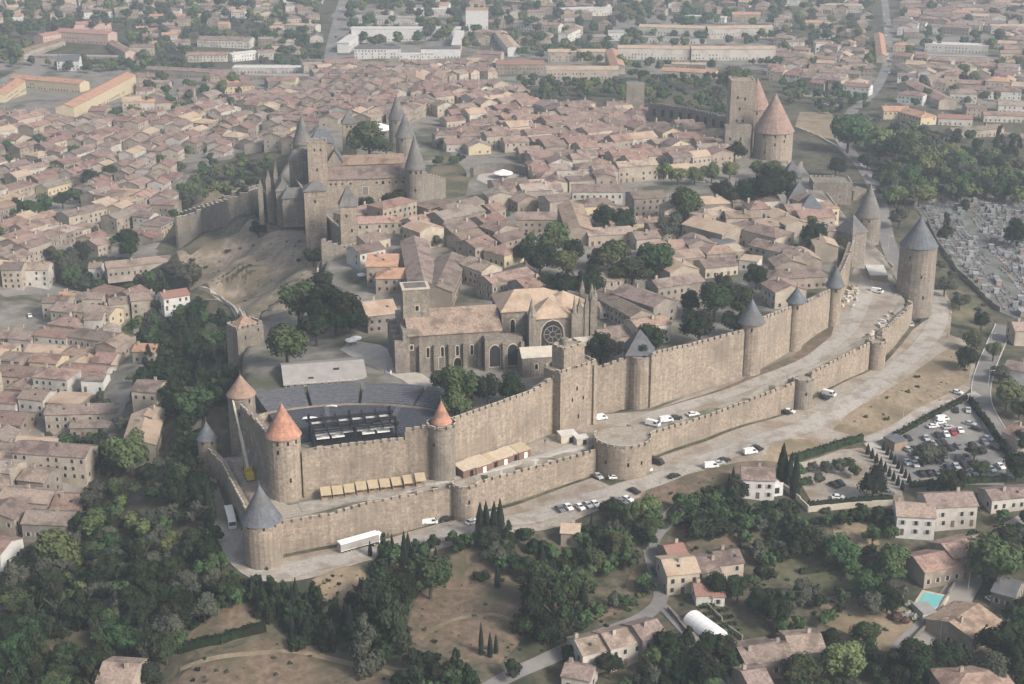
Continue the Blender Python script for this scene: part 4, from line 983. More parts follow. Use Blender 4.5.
# notable buildings, ridge ends in the photograph
rh(14,74,84,80,13,8,2.5,'roof_orange','wall_yellow','long back wing with orange roof of the ochre apartment courtyard')
rh(127,72,64,104,14,10,2.5,'roof_orange','wall_yellow','diagonal ochre apartment wing with bright orange roof', sh=1)
rh(-4,92,17,78,13,8,2.5,'roof_orange','wall_yellow','short orange roofed apartment wing cut by the photo edge')
rh(58,55,80,55,13,9,4.5,'slate','wall_white','white walled church with dark grey pitched roof', name='church')
rh(70,22,110,20,14,8,2,'roof_pink','wall_pink','red roofed school wing behind the pink blocks')
rh(38,34,62,30,13,8,2,'roof_pink','wall_pink','small red roofed wing at the left end of the pink school')
rh(60,28,112,31,16,10,2.5,'roof_pink','wall_pink','central red roofed block of the pink school')
rh(112,40,130,50,10,7,2,'roof3','wall_pink','sloping pink wing at the right end of the school')
rh(18,50,60,38,11,6,2,'roof3','wall0','brown roofed wing sloping away from the pink school')
rh(16,54,126,56,9,3,.6,'roof_grey','wall4','long low grey shed in front of the pink school','flat')
rh(200,36,252,37,20,7,2.5,'roof2','wall3','broad brown warehouse roof in the upper town')
rh(187,52,228,52,14,6,2,'roof3','wall3','wide brown roof with white wall under the warehouse')
rh(229,53,254,50,12,7,1,'roof_pale','wall_white','white gabled commercial building beside the warehouse')
rh(148,66,232,70,11,6,2,'roof2','wall4','long dull brown terrace above the tree belt')
rh(234,66,310,66,15,5,.6,'roof_pale','wall3','long pale flat roofed market hall','flat')
rh(236,74,308,75,8,4,.5,'roof_grey','wall4','lower grey strip roof in front of the pale hall','flat')
rh(355,47,400,47,13,9,1,'roof_dark','wall_white','front left wing of the modern white block','flat')
rh(421,47,460,47,13,9,1,'roof_dark','wall_white','front right wing of the modern white block','flat')
rh(352,27,460,27,16,12,1,'roof_pale','wall_white','long rear wing of the modern white block','flat')
rh(343,42,356,33,12,9,1,'roof_pale','wall_white','angled end wing of the modern white block','flat')
rh(456,44,460,30,9,10,1,'roof_pale','wall_pink','narrow right end wing with reddish facade','flat')
rh(400,53,420,53,11,6,1,'roof_pale','wall_white','low white entrance link between the two white wings','flat')
rh(466,8,488,8,20,22,1,'roof_orange','wall_white','tall white stepped apartment tower with orange top','flat')
rh(358,15,418,16,16,7,1.5,'roof_grey','wall3','long grey roofed building above the white block')
rh(371,61,402,63,12,8,2,'roof1','wall0','tan three storey house below the white block')
rh(324,60,356,58,14,6,2,'roof_rust','wall0','reddish roofed house left of the white block')
rh(402,66,440,66,10,6,2,'roof2','wall4','plain brown terrace right of the tan house')
rh(516,20,561,23,13,8,2,'roof1','wall3','white walled long house above the convent')
rh(546,66,618,66,13,8,2,'roof_tan','wall0','front range of the wide orange convent')
rh(548,49,606,49,10,9,2,'roof_tan','wall0','rear range of the wide orange convent')
rh(612,48,618,64,12,9,2,'roof_orange','wall0','right end range of the wide orange convent')
rh(496,60,544,60,18,8,2.5,'roof_rust','wall1','reddish roofed building joined to the convent')
rh(563,32,576,26,10,9,2,'roof1','wall_white','tall pale house above the convent')
rh(608,30,624,30,10,8,2,'roof_grey','wall_white','white square house right above the convent')
rh(640,24,706,26,11,10,2,'roof_tan','wall3','upper terraced row with continuous tan roof, left half')
rh(707,26,772,25,11,10,2,'roof_tan','wall3','upper terraced row with continuous tan roof, right half')
rh(618,45,690,46,11,10,2,'roof_tan','wall3','lower terraced row with tan roof, left half')
rh(691,46,775,46,11,10,2,'roof_tan','wall3','lower terraced row with tan roof, right half')
rh(663,67,717,70,12,5,2,'roof_orange','wall2','bright orange roofed long building beyond the dark wall')
rh(672,62,706,63,8,4,1,'roof_tan','wall1','pale low shed behind the long orange roof')
rh(732,12,760,12,12,8,2,'roof_orange','wall1','orange roofed house top centre by dark trees')
rh(805,20,822,20,12,8,2,'roof_orange','wall2','orange roofed cube house at the top right')
rh(879,32,882,54,9,7,2,'roof_orange','wall2','row of small orange stepped roofs beside the avenue')
rh(925,42,988,44,15,7,1,'roof_pale','wall3','long pale roofed hall right of the avenue','flat')
rh(928,54,986,56,8,6,1,'roof_grey','wall3','lower front part of the pale hall','flat')
rh(912,80,948,98,13,6,2,'roof3','wall0','diagonal long roof running down to the right')
rh(905,82,970,64,13,6,2,'roof2','wall0','diagonal long roof meeting the other in a wedge')
rh(950,58,1000,58,12,6,2,'roof2','wall1','brown low terrace right of the diagonal roofs')
rh(882,106,908,106,14,6,2.4,'roof_orange','wall_yellow','bright orange hipped roof past the gatehouse left part')
rh(905,107,924,112,14,6,2.4,'roof_orange','wall_yellow','bright orange hipped roof past the gatehouse right part','hip')
rh(786,40,804,40,11,9,1,'roof1','wall3','pale block with tall arches near the top right')
rh(815,42,828,42,9,10,1,'roof_tan','wall_white','white block with two tall dark openings','flat')
rh(768,48,786,48,11,6,2,'roof2','wall1','brown roofed house left of the pale arched block')
rh(965,104,985,104,12,6,2,'roof2','wall0','brown roofed house left of the right edge terrace')
rh(983,111,1030,112,10,5,2,'roof3','wall3','long pinkish terrace near the right edge')
rh(938,114,972,115,11,5,2,'roof_rust','wall3','red roofed house beside the cemetery trees')
rh(998,101,1030,102,12,6,2,'roof1','wall_white','white house with tan roof at the right edge')
rh(1005,132,1035,135,10,5,2,'roof1','wall2','tan house among cypresses at the right edge')
rh(950,128,1000,124,10,5,2,'roof2','wall0','long brown terrace above the cemetery trees')
rh(684,14,726,16,10,6,1.5,'roof_pale','wall_white','white low houses before the dark trees at the top','flat')
rh(640,36,706,38,8,5,.6,'roof_grey','wall3','grey flat garages between the two terraced rows','flat')
rh(560,8,610,6,13,8,1,'roof_pale','wall3','pale slab block at the top edge above the convent','flat')
rh(820,3,862,4,13,8,1.5,'roof_tan','wall3','pale tan slab at the top edge left of the avenue')
rh(925,12,975,14,13,7,1.5,'roof1','wall_white','pale long house block at the top right')
rh(990,24,1028,24,13,7,1.5,'roof_tan','wall3','pale block at the right top edge')
rh(835,66,868,64,11,6,2,'roof1','wall3','pale terrace left of the avenue bend')
rh(900,62,915,70,11,6,2,'roof1','wall3','small pale block right of the avenue bend')
rh(276,22,318,24,13,7,1.5,'roof_tan','wall3','pale block left of the upper road')
rh(90,8,140,6,13,7,1.5,'roof1','wall3','pale terrace at the top left edge')
rh(150,14,186,14,12,7,1.5,'roof_orange','wall_pink','pinkish house block with orange roof at the top left')
rh(410,8,452,8,13,8,1,'roof_pale','wall3','pale slab left of the white tower block','flat')
rh(500,30,514,46,12,8,1.5,'roof_tan','wall_white','white block between tower block and convent')
# inside the walls
rh(356,217,402,215,11,6,2,'roof3','wall0','long house with dark shop windows below the castle hall')
rh(408,218,436,210,10,6,2,'roof3','wall2','pale yellow house continuing the castle street row')
rh(440,207,476,196,11,6.5,2,'roof2','wall0','arcaded house row ending at the small square')
rh(368,254,398,254,17,8,3,'roof_orange','wall1','big bright orange roofed house in the village')
rh(390,268,408,268,14,6,2.5,'roof_orange','wall1','lower orange hipped extension of the village house','hip')
rh(362,302,392,299,18,7,3,'roof_tan','wall4','open shed with tan roof by the cathedral west front')
rh(414,236,424,282,12,7,2.4,'roof2','wall1','long brown roof running downhill beside the orange one')
rh(452,252,436,286,13,7,2.4,'roof2','wall1','wide curving brown roof behind the cathedral nave')
rh(470,256,492,264,11,7,2.4,'roof1','wall2','gabled house with pale wall behind the cathedral')
rh(428,286,442,286,9,6,2,'roof2','wall1','small octagonal looking grey house by the nave','hip')
rh(516,212,556,212,11,7,2.2,'roof2','wall1','brown roof row west of the village square')
rh(572,184,622,184,13,7,2.4,'roof2','wall3','long house with a row of arched windows')
rh(630,192,662,190,14,9,2,'roof2','wall4','large grey walled building with flat brown roof')
rh(570,200,580,226,12,7,2.2,'roof3','wall1','brown roof stepping down towards the big trees')
rh(586,228,630,226,12,5,2,'roof1','wall0','tan roof in front of the village trees')
rh(632,232,656,230,12,5,2,'roof1','wall0','tan roof joined right of the long tree roof')
rh(624,284,666,298,13,8,2.4,'roof2','wall4','grey gabled building beside trees inside the rampart')
rh(602,288,642,310,10,6,2,'roof2','wall0','long sloping roof behind the square wall tower')
rh(652,280,698,273,10,7,2,'roof2','wall4','rear range of the grey gabled building')
rh(597,302,620,300,9,4,1.6,'roof2','wall_white','white walled house with brown roof and carport')
rh(596,330,640,322,12,4,2,'roof2','wall1','low brown roof behind the pointed tower')
rh(552,290,566,298,11,6,2,'roof1','wall1','stone house by the cathedral apse','hip')
rh(694,216,734,226,16,8,2.4,'roof_tan','wall1','large tan roofed hall with blank side wall')
rh(744,220,776,228,13,7,2.4,'roof1','wall0','house with pale gable and tan hip roof','hip')
rh(704,210,724,206,11,6,2,'roof1','wall0','tan hipped house by the dark trees','hip')
rh(757,238,800,248,12,6,2,'roof1','wall0','tan roof among the eastern village houses')
rh(784,250,808,252,11,5,2,'roof2','wall_white','white gabled house near the tall grey tower')
rh(776,270,812,268,12,5,2,'roof2','wall1','brown hipped roof beside the inner rampart','hip')
rh(800,246,812,256,9,5,2,'roof1','wall1','little tan house tucked under the rampart')
rh(775,208,798,220,12,6,2,'roof_tan','wall0','tan roof left of the squat pyramid tower')
rh(690,256,700,258,9,3,.8,'canvas_tan','wall1','tan awning roof over the garden restaurant','flat')
rh(716,248,742,246,10,4,.8,'canvas_tan','wall1','wider tan awning roof beside the restaurant','flat')
rh(742,256,760,258,9,4,.8,'roof_tan','wall_white','small building with cream awning by the restaurant','flat')
rh(712,242,728,238,9,5,.6,'roof_dark','wall1','dark solar panelled roof behind the awnings','flat')
# lower town
rh(148,408,138,440,12,7,2.2,'roof_tan','wall0','tan roofed courtyard house by the wood')
rh(152,406,160,408,9,6,2,'roof_tan','wall0','short tan wing of the courtyard house')
rh(47,405,129,403,11,6.5,2,'roof2','wall0','very long brown roofed terrace with many windows', sh=1)
rh(72,420,112,420,8,4,1.6,'roof2','wall4','lower brown roof with arcade before the long terrace')
rh(84,373,106,374,8,5,1.6,'roof2','wall_white','white house with balconies in the lower town')
rh(136,343,158,344,10,5,2,'roof_orange','wall0','orange roof at the edge of the wood')
rh(105,262,170,255,11,5,2,'roof1','wall0','long tan roof along the foot of the slope')
rh(90,262,102,262,9,5,2,'roof2','wall_white','little white house left of the long tan roof')
rh(62,212,100,203,12,7,2,'roof2','wall2','long house with yellowish wall in the suburb')
rh(46,295,70,296,11,8,2,'roof2','wall0','house with pinkish brown roof on the village street')
rh(60,292,72,292,10,7,2,'roof_orange','wall2','house with small orange roof in the street row')
rh(84,292,104,292,10,7,2,'roof2','wall2','brown house right of the small orange one')
rh(108,298,128,296,10,7,2,'roof2','wall0','brown roofed house in the middle of the street row')
rh(130,294,154,292,10,7,2,'roof2','wall0','street row house with shaded facade')
rh(160,292,186,288,10,6,2,'roof_rust','wall_white','white house with reddish roof at the row end')
rh(86,312,104,312,10,8,2,'roof2','wall3','tall pale house with six windows below the row')
rh(4,262,24,262,12,10,2.4,'roof2','wall2','tall town house with two rows of windows at the left edge')
rh(28,262,50,262,12,9,2.4,'roof1','wall3','pale tall town house beside the street trees')
rh(112,250,0,250,.1,.1,.1,'roof2','wall2') if False else None
# foreground villas
rh(742,467,774,468,11,6.5,2,'roof2','wall_white','bright white two storey villa with brown roof and balcony', det=3, sh=1)
rh(896,502,934,504,11,6.5,2.2,'roof1','wall_white','pale villa of two joined roofs, lower part', det=3, sh=1)
rh(924,494,972,492,11,7,2.2,'roof2','wall3','pale villa of two joined roofs, upper part', det=3, sh=1)
rh(914,557,960,548,12,5,2.2,'roof3','wall1','reddish roofed villa wing over the pool terrace', det=3)
rh(942,544,985,534,12,5,2.2,'roof3','wall1','reddish roofed villa rear wing with dark windows', det=3)
rh(950,622,978,604,15,5,2.2,'roof3','wall1','long reddish villa by the road in the right corner', det=3)
rh(764,645,788,644,12,4.5,2,'roof1','wall0','brown roofed bungalow left half at the bottom', det=3)
rh(786,636,820,634,12,5,2,'roof1','wall0','brown roofed bungalow right half with dormer', det=3)
rh(962,674,990,672,14,5,2.4,'roof3','wall1','hipped roof cut by the lower photo edge','hip', det=3)
rh(998,578,1020,584,11,4,2,'roof_dark','wall4','dark roofed timber barn at the right edge', det=3)
rh(662,560,694,557,12,6.5,2,'roof_tan','wall2','tan roofed farmhouse with cream wall at the bend', det=3)
rh(696,558,714,556,12,6,2,'roof2','wall2','brown middle section of the farmhouse at the bend', det=3)
rh(713,552,738,549,10,6,2,'roof2','wall2','taller right end of the farmhouse at the bend', det=3)
rh(664,546,682,543,9,4,1.8,'roof_rust','wall1','small rusty red roofed outbuilding beside the lane', det=3)
rh(694,584,722,583,8,3.5,1.6,'roof_rust','wall3','small rose coloured cottage below the farmhouse', det=3)
rh(712,588,724,588,5,3.2,1.4,'roof_rust','wall_white','tiny white gabled lean-to beside the cottage', det=3)
rh(575,640,601,634,10,6.5,2,'roof1','wall3','left house of the terrace on the curved road', det=3, sh=1)
rh(602,634,632,626,10,6.5,2,'roof1','wall3','middle house of the terrace on the curved road', det=3, sh=1)
rh(633,626,656,619,10,6.5,2,'roof2','wall4','right house of the terrace with narrow chimneys', det=3, sh=1)
rh(566,663,594,668,8,4,1.6,'roof2','wall3','low annex roof below the terraced farmhouse', det=3)
rh(738,648,774,642,12,4.5,2,'roof2','wall1','long brown roof right of the lane near the bottom', det=3)
rh(742,672,764,668,12,4.5,2,'roof2','wall1','brown roof cut by the bottom edge right of the lane', det=3)
rh(104,662,138,664,13,7,2.4,'roof1','wall2','lone house with mottled tan roof among dark trees', det=3)
rh(562,523,580,524,7,4,1.6,'roof_tan','wall2','small pinkish roofed hut among cypress trees', det=3)
rh(698,642,706,650,5,3,.8,'roof_tan','wall1','little tan shed beside the polytunnel', det=3)
rh(918,608,932,606,6,2.6,.6,'roof_grey','wall3','small grey pool house with flat roof','flat', det=3)
rh(889,440,902,437,6,3,.3,'roof_dark','wood','green attendant hut with flat roof at the car park','flat', det=3)
rh(1012,322,1030,322,11,7,2,'roof1','wall2','tan house with two windows at the right edge')
rh(1008,360,1030,364,9,5,2,'roof2','wall_white','white house partly hidden by roadside trees')
rh(1014,424,1030,432,10,5,2,'roof3','wall2','house with pinkish roof at the edge near the car park')
rh(986,490,1030,486,9,4,1.5,'roof2','wall3','long low pale house below the car park')
for h in HQ: BLOCK.append((h['x'], h['y'], h['r']))
for o in list(COL.objects):
    if 'r' in o.keys(): BLOCK.append((o.location.x, o.location.y, o['r']+2)); del o['r']
for x in (2, 12, 24, 36, 48, 60): 
    for y in (-8, 6, 18): BLOCK.append((*K.wpos(x, y), 9))
for x in (-20, -8, 4, 18, 32, 44):
    for y in (-8, 6, 18): BLOCK.append((*C.wpos(x, y), 9))
# districts filled with terraces of houses
NOHOUSE = [[(335,18),(475,18),(475,70),(335,70)],[(610,16),(780,16),(780,72),(610,72)],[(490,46),(625,46),(625,84),(490,84)],[(912,34),(1000,34),(1000,66),(912,66)],[(0,22),(140,22),(140,66),(0,66)],[(190,30),(262,30),(262,66),(190,66)],[(228,62),(312,62),(312,84),(228,84)],[(-10,70),(135,66),(135,100),(70,118),(-10,118)],[(300,395),(440,370),(440,440),(300,450)],[(265,340),(375,338),(375,395),(265,395)],[(375,330),(430,372),(440,400),(560,360),(560,300),(392,320)],
 [(500,225),(520,215),(560,215),(590,235),(660,245),(665,270),(640,290),(600,280),(600,310),(560,315),(520,285)],[(598,190),(640,200),(700,185),(700,215),(640,225),(598,215)],
 [(650,215),(700,180),(800,170),(790,205),(700,205)],[(690,285),(780,275),(780,330),(650,380),(650,340)],[(275,270),(360,260),(360,345),(262,345)],
 [(430,150),(448,150),(475,180),(530,185),(530,195),(425,205)],[(466,155),(528,150),(530,182),(470,182)],[(520,75),(650,75),(650,112),(520,108)],[(640,78),(728,85),(728,140),(650,130)],
 [(344,125),(395,125),(395,152),(344,152)],[(780,80),(880,105),(860,170),(790,140)],[(0,215),(18,198),(75,192),(82,212),(30,225)],[(55,258),(90,250),(90,285),(55,285)],[(85,265),(200,262),(200,285),(85,285)],
 [(150,80),(190,72),(215,90),(170,105)],[(180,165),(260,150),(260,240),(180,245)],[(118,330),(200,290),(200,400),(165,400),(118,390)],[(52,430),(115,428),(115,475),(52,470)],[(0,278),(45,280),(60,290),(45,345),(0,340)],
 [(100,380),(128,375),(130,398),(100,398)],[(20,195),(100,150),(150,165),(130,185),(40,215)] if False else [(0,0)]*3,[(100,230),(140,228),(140,262),(100,262)],[(320,0),(350,0),(345,60),(320,60)],[(870,0),(900,0),(895,110),(860,110)]]
def warp(x, y):
    def f(x, y): return (9*math.sin(y*.013+1.1)+5*math.sin(x*.021+y*.009), 12*math.sin(x*.012+.7)+7*math.sin(x*.027+y*.017+2))
    a = f(x, y); b = f(x+2, y); return x+a[0], y+a[1], math.atan2(b[1]-a[1], 2+b[0]-a[0])
def district(P, a_px, b_px, pitch, dep, uw, h, roofs, walls, skip=.05, jit=.06, gap=.0, prob_cross=.08, phrase='', rise=2.0, hip=.1):
    W = [hit(Z, *p) for p in P]; A = hit(Z, *a_px); B = hit(Z, *b_px); a = math.atan2(B[1]-A[1], B[0]-A[0]); c, s = math.cos(a), math.sin(a)
    xs = [p[0]*c+p[1]*s for p in W]; ys = [-p[0]*s+p[1]*c for p in W]; v = min(ys)+dep/2; row = 0
    NH = NHW
    while v < max(ys):
        u = min(xs)+U(0, 6); bend = U(-.06, .06); dz = U(-.8, .8)
        while u < max(xs):
            w = U(*uw)*(1.5 if rnd() < .12 else 1); uu = u+w/2; vv = v+U(-1,1)*jit*pitch; X, Y = uu*c-vv*s, uu*s+vv*c
            X, Y, dang = warp(X, Y); u += w+(U(0, 1.5) if rnd() > .12 else U(3, 9))*(1 if gap == 0 else gap)
            if rnd() < skip or not inpoly(np.array(X), np.array(Y), W): continue
            pr = proj(X, Y, zg(X, Y))
            if any(bool(inpoly(np.array(pr[0]), np.array(pr[1]), q)) for q in NH): continue
            r = min(w, dep)/2
            if any((X-bx)**2+(Y-by)**2 < ((r+br)*.86)**2 for bx, by, br in BLOCK): continue
            if any(inpoly(np.array(X+ex), np.array(Y+ey), LINE_IN) for ex, ey in ((0,0),)) if False else False: continue
            zz = zg(X, Y)
            if max(abs(zg(X+ex, Y+ey)-zz) for ex, ey in ((7,0),(-7,0),(0,7),(0,-7))) > 9: continue
            cross = rnd() < prob_cross
            hh = max(4.5, random.gauss(h, 1.2))
            d_ = dep*U(.86, 1.12); ww = w
            if cross: ww, d_ = d_, min(w, 13.5)
            ang = a+dang+U(-.07,.07)+(math.pi/2 if cross else 0)
            HQ.append(dict(x=X, y=Y, z=zz, a=ang, w=ww, d=d_, h=hh, rise=U(.8,1.15)*rise*d_/11, roof=random.choice(roofs), wall=random.choice(walls), typ='hip' if rnd() < hip else ('flat' if rnd() < .05 else 'gable'), label=None, det=1, r=r, name='house', prio=0, wins=True, sh=rnd() < .3))
        v += pitch; row += 1
NHW = NOHOUSE
RB = ['roof0','roof0','roof1','roof2','roof2','roof2','roof3','roof4','roof5','roof5','roof0','roof3','roof1','roof_tan']; WB = ['wall0','wall0','wall1','wall1','wall2','wall3','wall4','wall2','wall3','wall1','wall0','wall2','wall_yellow']
RF = RB+['roof_tan','roof_orange','roof3','roof1']; WF = WB+['wall_white','wall_white']
# faubourg beyond and left of the castle
district([(-30,120),(150,118),(330,78),(345,60),(450,75),(440,100),(405,125),(335,128),(250,155),(180,188),(160,235),(140,265),(60,250),(0,290),(-40,300)], (40,222), (110,196), 14.6, 12.5, (9,20), 6.5, RB, WB, .13, jit=.1, prob_cross=.14)
district([(30,100),(60,108),(130,84),(150,72),(230,78),(325,68),(330,76),(150,116),(40,118)], (100,100), (160,96), 19, 12, (10,18), 6, RB+['roof_orange'], WB, .25, gap=2.2)
# upper left, loose houses in gardens
district([(-40,-14),(320,-14),(330,60),(235,64),(140,68),(-40,60)], (0,20), (100,18), 33, 12, (10,17), 6.5, RF, WF, .42, jit=.2, gap=3.5, prob_cross=.3, hip=.4)
district([(350,-14),(880,-14),(870,60),(640,60),(560,44),(350,58)], (400,20), (500,22), 36, 12, (10,20), 6.5, RF, WF, .42, jit=.2, gap=3.5, prob_cross=.3, hip=.4)
district([(895,-14),(1060,-14),(1060,100),(900,104)], (900,40), (1000,46), 22, 12, (10,20), 6.5, RF, WF, .15, jit=.1, gap=1.5, prob_cross=.2, hip=.25)
district([(770,55),(870,50),(870,100),(800,100),(775,80)], (780,80), (860,84), 20, 12, (10,16), 6.5, RB, WF, .12, gap=1.5, prob_cross=.2, hip=.3)
district([(360,52),(500,58),(640,60),(640,74),(520,80),(440,82),(345,64)], (380,66), (480,70), 16, 12, (9,18), 6, RB, WB, .08)
# inside the walls
district([(432,92),(520,98),(640,118),(730,132),(728,168),(640,182),(560,205),(520,215),(430,182),(450,130)], (450,120), (560,112), 15, 12, (9,18), 6.5, RB, WB, .05, prob_cross=.2)
district([(355,205),(425,212),(560,195),(570,200),(560,300),(440,305),(400,310),(360,290)], (420,225), (520,212), 15, 12, (9,17), 6.5, RB, WB, .05, prob_cross=.2)
district([(560,200),(700,205),(800,200),(830,235),(825,290),(770,310),(660,350),(600,340),(560,310)], (600,225), (700,215), 15, 12, (9,17), 6, RB, WB, .06, prob_cross=.2)
# lower town on the left
district([(-40,340),(60,300),(190,292),(165,345),(160,400),(135,430),(105,470),(72,540),(0,560),(-40,560)], (20,400), (110,400), 13.4, 12, (9,20), 6.5, RB+['roof_tan'], WB+['wall_white'], .04, prob_cross=.2)
# ------------------------------------------------------------------ build the houses
vis = []
for h in HQ:
    px, py = proj(h['x'], h['y'], h['z']+h['h']); h['pp'] = (px, py)
    s = scale_at(h['x'], h['y'], h['z']); h['px'] = s*max(h['w'], h['d'])
    if -45 < px < 1069 and -25 < py < 720: vis.append(h)
vis.sort(key=lambda h: (-h['prio'], -(h['px']+h['pp'][1]*.06)))
LOOK = {'roof0':'brown roofed','roof1':'pale brown roofed','roof2':'grey brown roofed','roof3':'pinkish brown roofed','roof4':'dusty tan roofed','roof5':'reddish brown roofed','roof_tan':'bright tan roofed','roof_orange':'orange roofed'}
WL = {'wall0':'beige walled','wall1':'stone walled','wall2':'cream walled','wall3':'pale walled','wall4':'dull walled','wall_white':'white walled'}
NH_ = 296
for i, h in enumerate(vis[:NH_]):
    o = build_house(h, i)
    if h['label']: tag(o, h['label'], {'church':'church'}.get(h['name'], 'house'))
    else:
        auto(o, LOOK.get(h['roof'], 'brown roofed') + (' hipped' if h['typ'] == 'hip' else ''), 'house', *h['pp'], group='houses of the town')
        
mb = MB(); mr_ = MB()
for i, h in enumerate(vis[NH_:]):
    facing(h); t = MB(); house_geo(h, t, t)
    for x, y, z, r, kk in win_spots(h)[:14]:
        t.box(x, y, z-.55, .95 if r in (0, math.pi) else .1, .1 if r in (0, math.pi) else .95, 1.2, M['glass'], 0)
    t.box(U(-.3,.3)*h['w'], h['d']*.12, h['h']+h['rise']*.5, 1.0, .7, h['rise']*.5+1.2, M['wall0'])
    c, s = math.cos(h['a']), math.sin(h['a']); n = len(mb.v)
    mb.v += [(h['x']+x*c-y*s, h['y']+x*s+y*c, h['z']+z) for x, y, z in t.v]
    mp_ = [mb.mi(m) for m in t.mats]; mb.f += [tuple(n+k for k in f) for f in t.f]; mb.m += [mp_[k] for k in t.m]
if mb.v:
    o = mb.obj('distant_houses'); kind(o, 'stuff', 'mass of small brown roofed houses filling the rest of the town')
print('HOUSES', len(HQ), len(vis))

# ------------------------------------------------------------------ trees
def leafmesh(name, kindm, m, n, leaf, seed, flat=1.0, lobes=9):
    rs = random.Random(seed); V = []; Fc = []; Nn = []
    def quad(c, nrm, sz):
        t = nrm.cross(Vector((rs.uniform(-1,1), rs.uniform(-1,1), rs.uniform(-1,1)))); 
        if t.length < .05: t = nrm.orthogonal()
        t.normalize(); b = nrm.cross(t); k = len(V); a = sz*rs.uniform(.6, 1.25); e = sz*rs.uniform(.5, 1.0)
        for u, v in ((-a,-e*.6),(a*.2,-e),(a,e*.5),(-a*.3,e)): V.append(c+t*u+b*v)
        Fc.append((k, k+1, k+2, k+3))
    L = []
    if kindm == 'round':
        for i in range(lobes):
            a = rs.uniform(0, 2*math.pi); e = rs.uniform(-.6, 1.3); r = rs.uniform(.42, .86)
            L.append((Vector((math.cos(a)*math.cos(e)*r, math.sin(a)*math.cos(e)*r, math.sin(e)*r*.85))*.9, rs.uniform(.20, .48)))
        L.append((Vector((rs.uniform(-.1,.1),rs.uniform(-.1,.1),-.05)), .55))
    elif kindm == 'pine':
        for i in range(14):
            z = rs.uniform(-.9, .95); k = (1-(z+.9)/1.9)*.62+.12; a = rs.uniform(0, 2*math.pi); L.append((Vector((math.cos(a)*k*.7, math.sin(a)*k*.7, z)), k*.55+.06))
    elif kindm == 'bush':
        for i in range(6):
            a = rs.uniform(0, 2*math.pi); r = rs.uniform(.3, .7); L.append((Vector((math.cos(a)*r, math.sin(a)*r, rs.uniform(-.3,.25))), rs.uniform(.35, .5)))
    if kindm == 'cyp':
        for i in range(n):
            f = rs.random()**.85; z = -1+2*f; k = (math.sin(math.pi*min(1, (f*.93+.07))**.62))**.8*(1-.15*f)+.03; a = rs.uniform(0, 2*math.pi)
            k *= rs.uniform(.82, 1.08); c = Vector((math.cos(a)*k, math.sin(a)*k, z)); nr = Vector((math.cos(a), math.sin(a), .25)).normalized()
            nr = (nr+Vector((rs.uniform(-.4,.4), rs.uniform(-.4,.4), rs.uniform(-.2,.5)))).normalized(); quad(c, nr, leaf)
    else:
        tot = sum(r*r for _, r in L)
        for c0, r in L:
            for i in range(int(n*r*r/tot)):
                d = Vector((rs.gauss(0,1), rs.gauss(0,1), rs.gauss(0.15,1))).normalized()
                p = c0+d*r*rs.uniform(.80, 1.06); p.z *= flat
                if any((p-c1).length < r1*.72 for c1, r1 in L if c1 is not c0): continue
                nr = (d+Vector((rs.uniform(-.6,.6), rs.uniform(-.6,.6), rs.uniform(-.3,.7)))).normalized(); quad(p, nr, leaf)
    # opaque inner mass so that crowns are not see-through at the heart
    if kindm == 'cyp': core = [(Vector((0,0,-.25)), .62)]
    else: core = [(c, r*.72) for c, r in L]
    for c0, r in core:
        k = len(V); seg, rg = 7, 5
        for j in range(rg+1):
            ph = math.pi*j/rg
            for i in range(seg):
                a = 2*math.pi*i/seg; q = Vector((math.sin(ph)*math.cos(a), math.sin(ph)*math.sin(a), math.cos(ph)))*r*rs.uniform(.9, 1.05)
                if kindm == 'cyp': q.z *= 1.15
                q = q+c0; q.z *= flat if kindm != 'cyp' else 1; V.append(q)
        for j in range(rg):
            for i in range(seg):
                i2 = (i+1) % seg; Fc.append((k+j*seg+i, k+(j+1)*seg+i, k+(j+1)*seg+i2, k+j*seg+i2))
    me = bpy.data.meshes.new(name); me.from_pydata([tuple(v) for v in V], [], Fc); me.materials.append(M[m]); me.update(); return me
LM = {}
def crown(kd, m, v):
    k = (kd, m, v)
    if k not in LM:
        n, leaf = {'round':(1700,.08),'pine':(1300,.075),'bush':(700,.12),'cyp':(900,.13),'far':(420,.15)}[kd]
        LM[k] = leafmesh('crown', 'round' if kd == 'far' else kd, m, n, leaf, hash((kd, m, v)) % 9999 if False else (v*17+len(LM)*3+1), lobes=12+v*2 if kd != 'far' else 7)
    return LM[k]
mbt = MB(); mbt.cyl(0,0,-.15,.62,.055,.035,M['bark'],7,cap=False)
for i in range(5):
    a = i*1.26; mbt.beam((0,0,.35+.04*i), (math.cos(a)*.28, math.sin(a)*.28, .62+.05*i), .025, M['bark'])
TRUNK = mbt.mesh('trunk')
NT = {'tree':0,'cypress':0,'bush':0,'pine':0}
STUFFT = []
TALL = []
def tree(px, py, rp, kd='round', m='leaf_mid', look=None, hr=None, prio=0):
    """crown centre row py (picture), crown radius rp in picture pixels"""
    TALL.append((px, py, rp, kd, m, look, hr, prio))
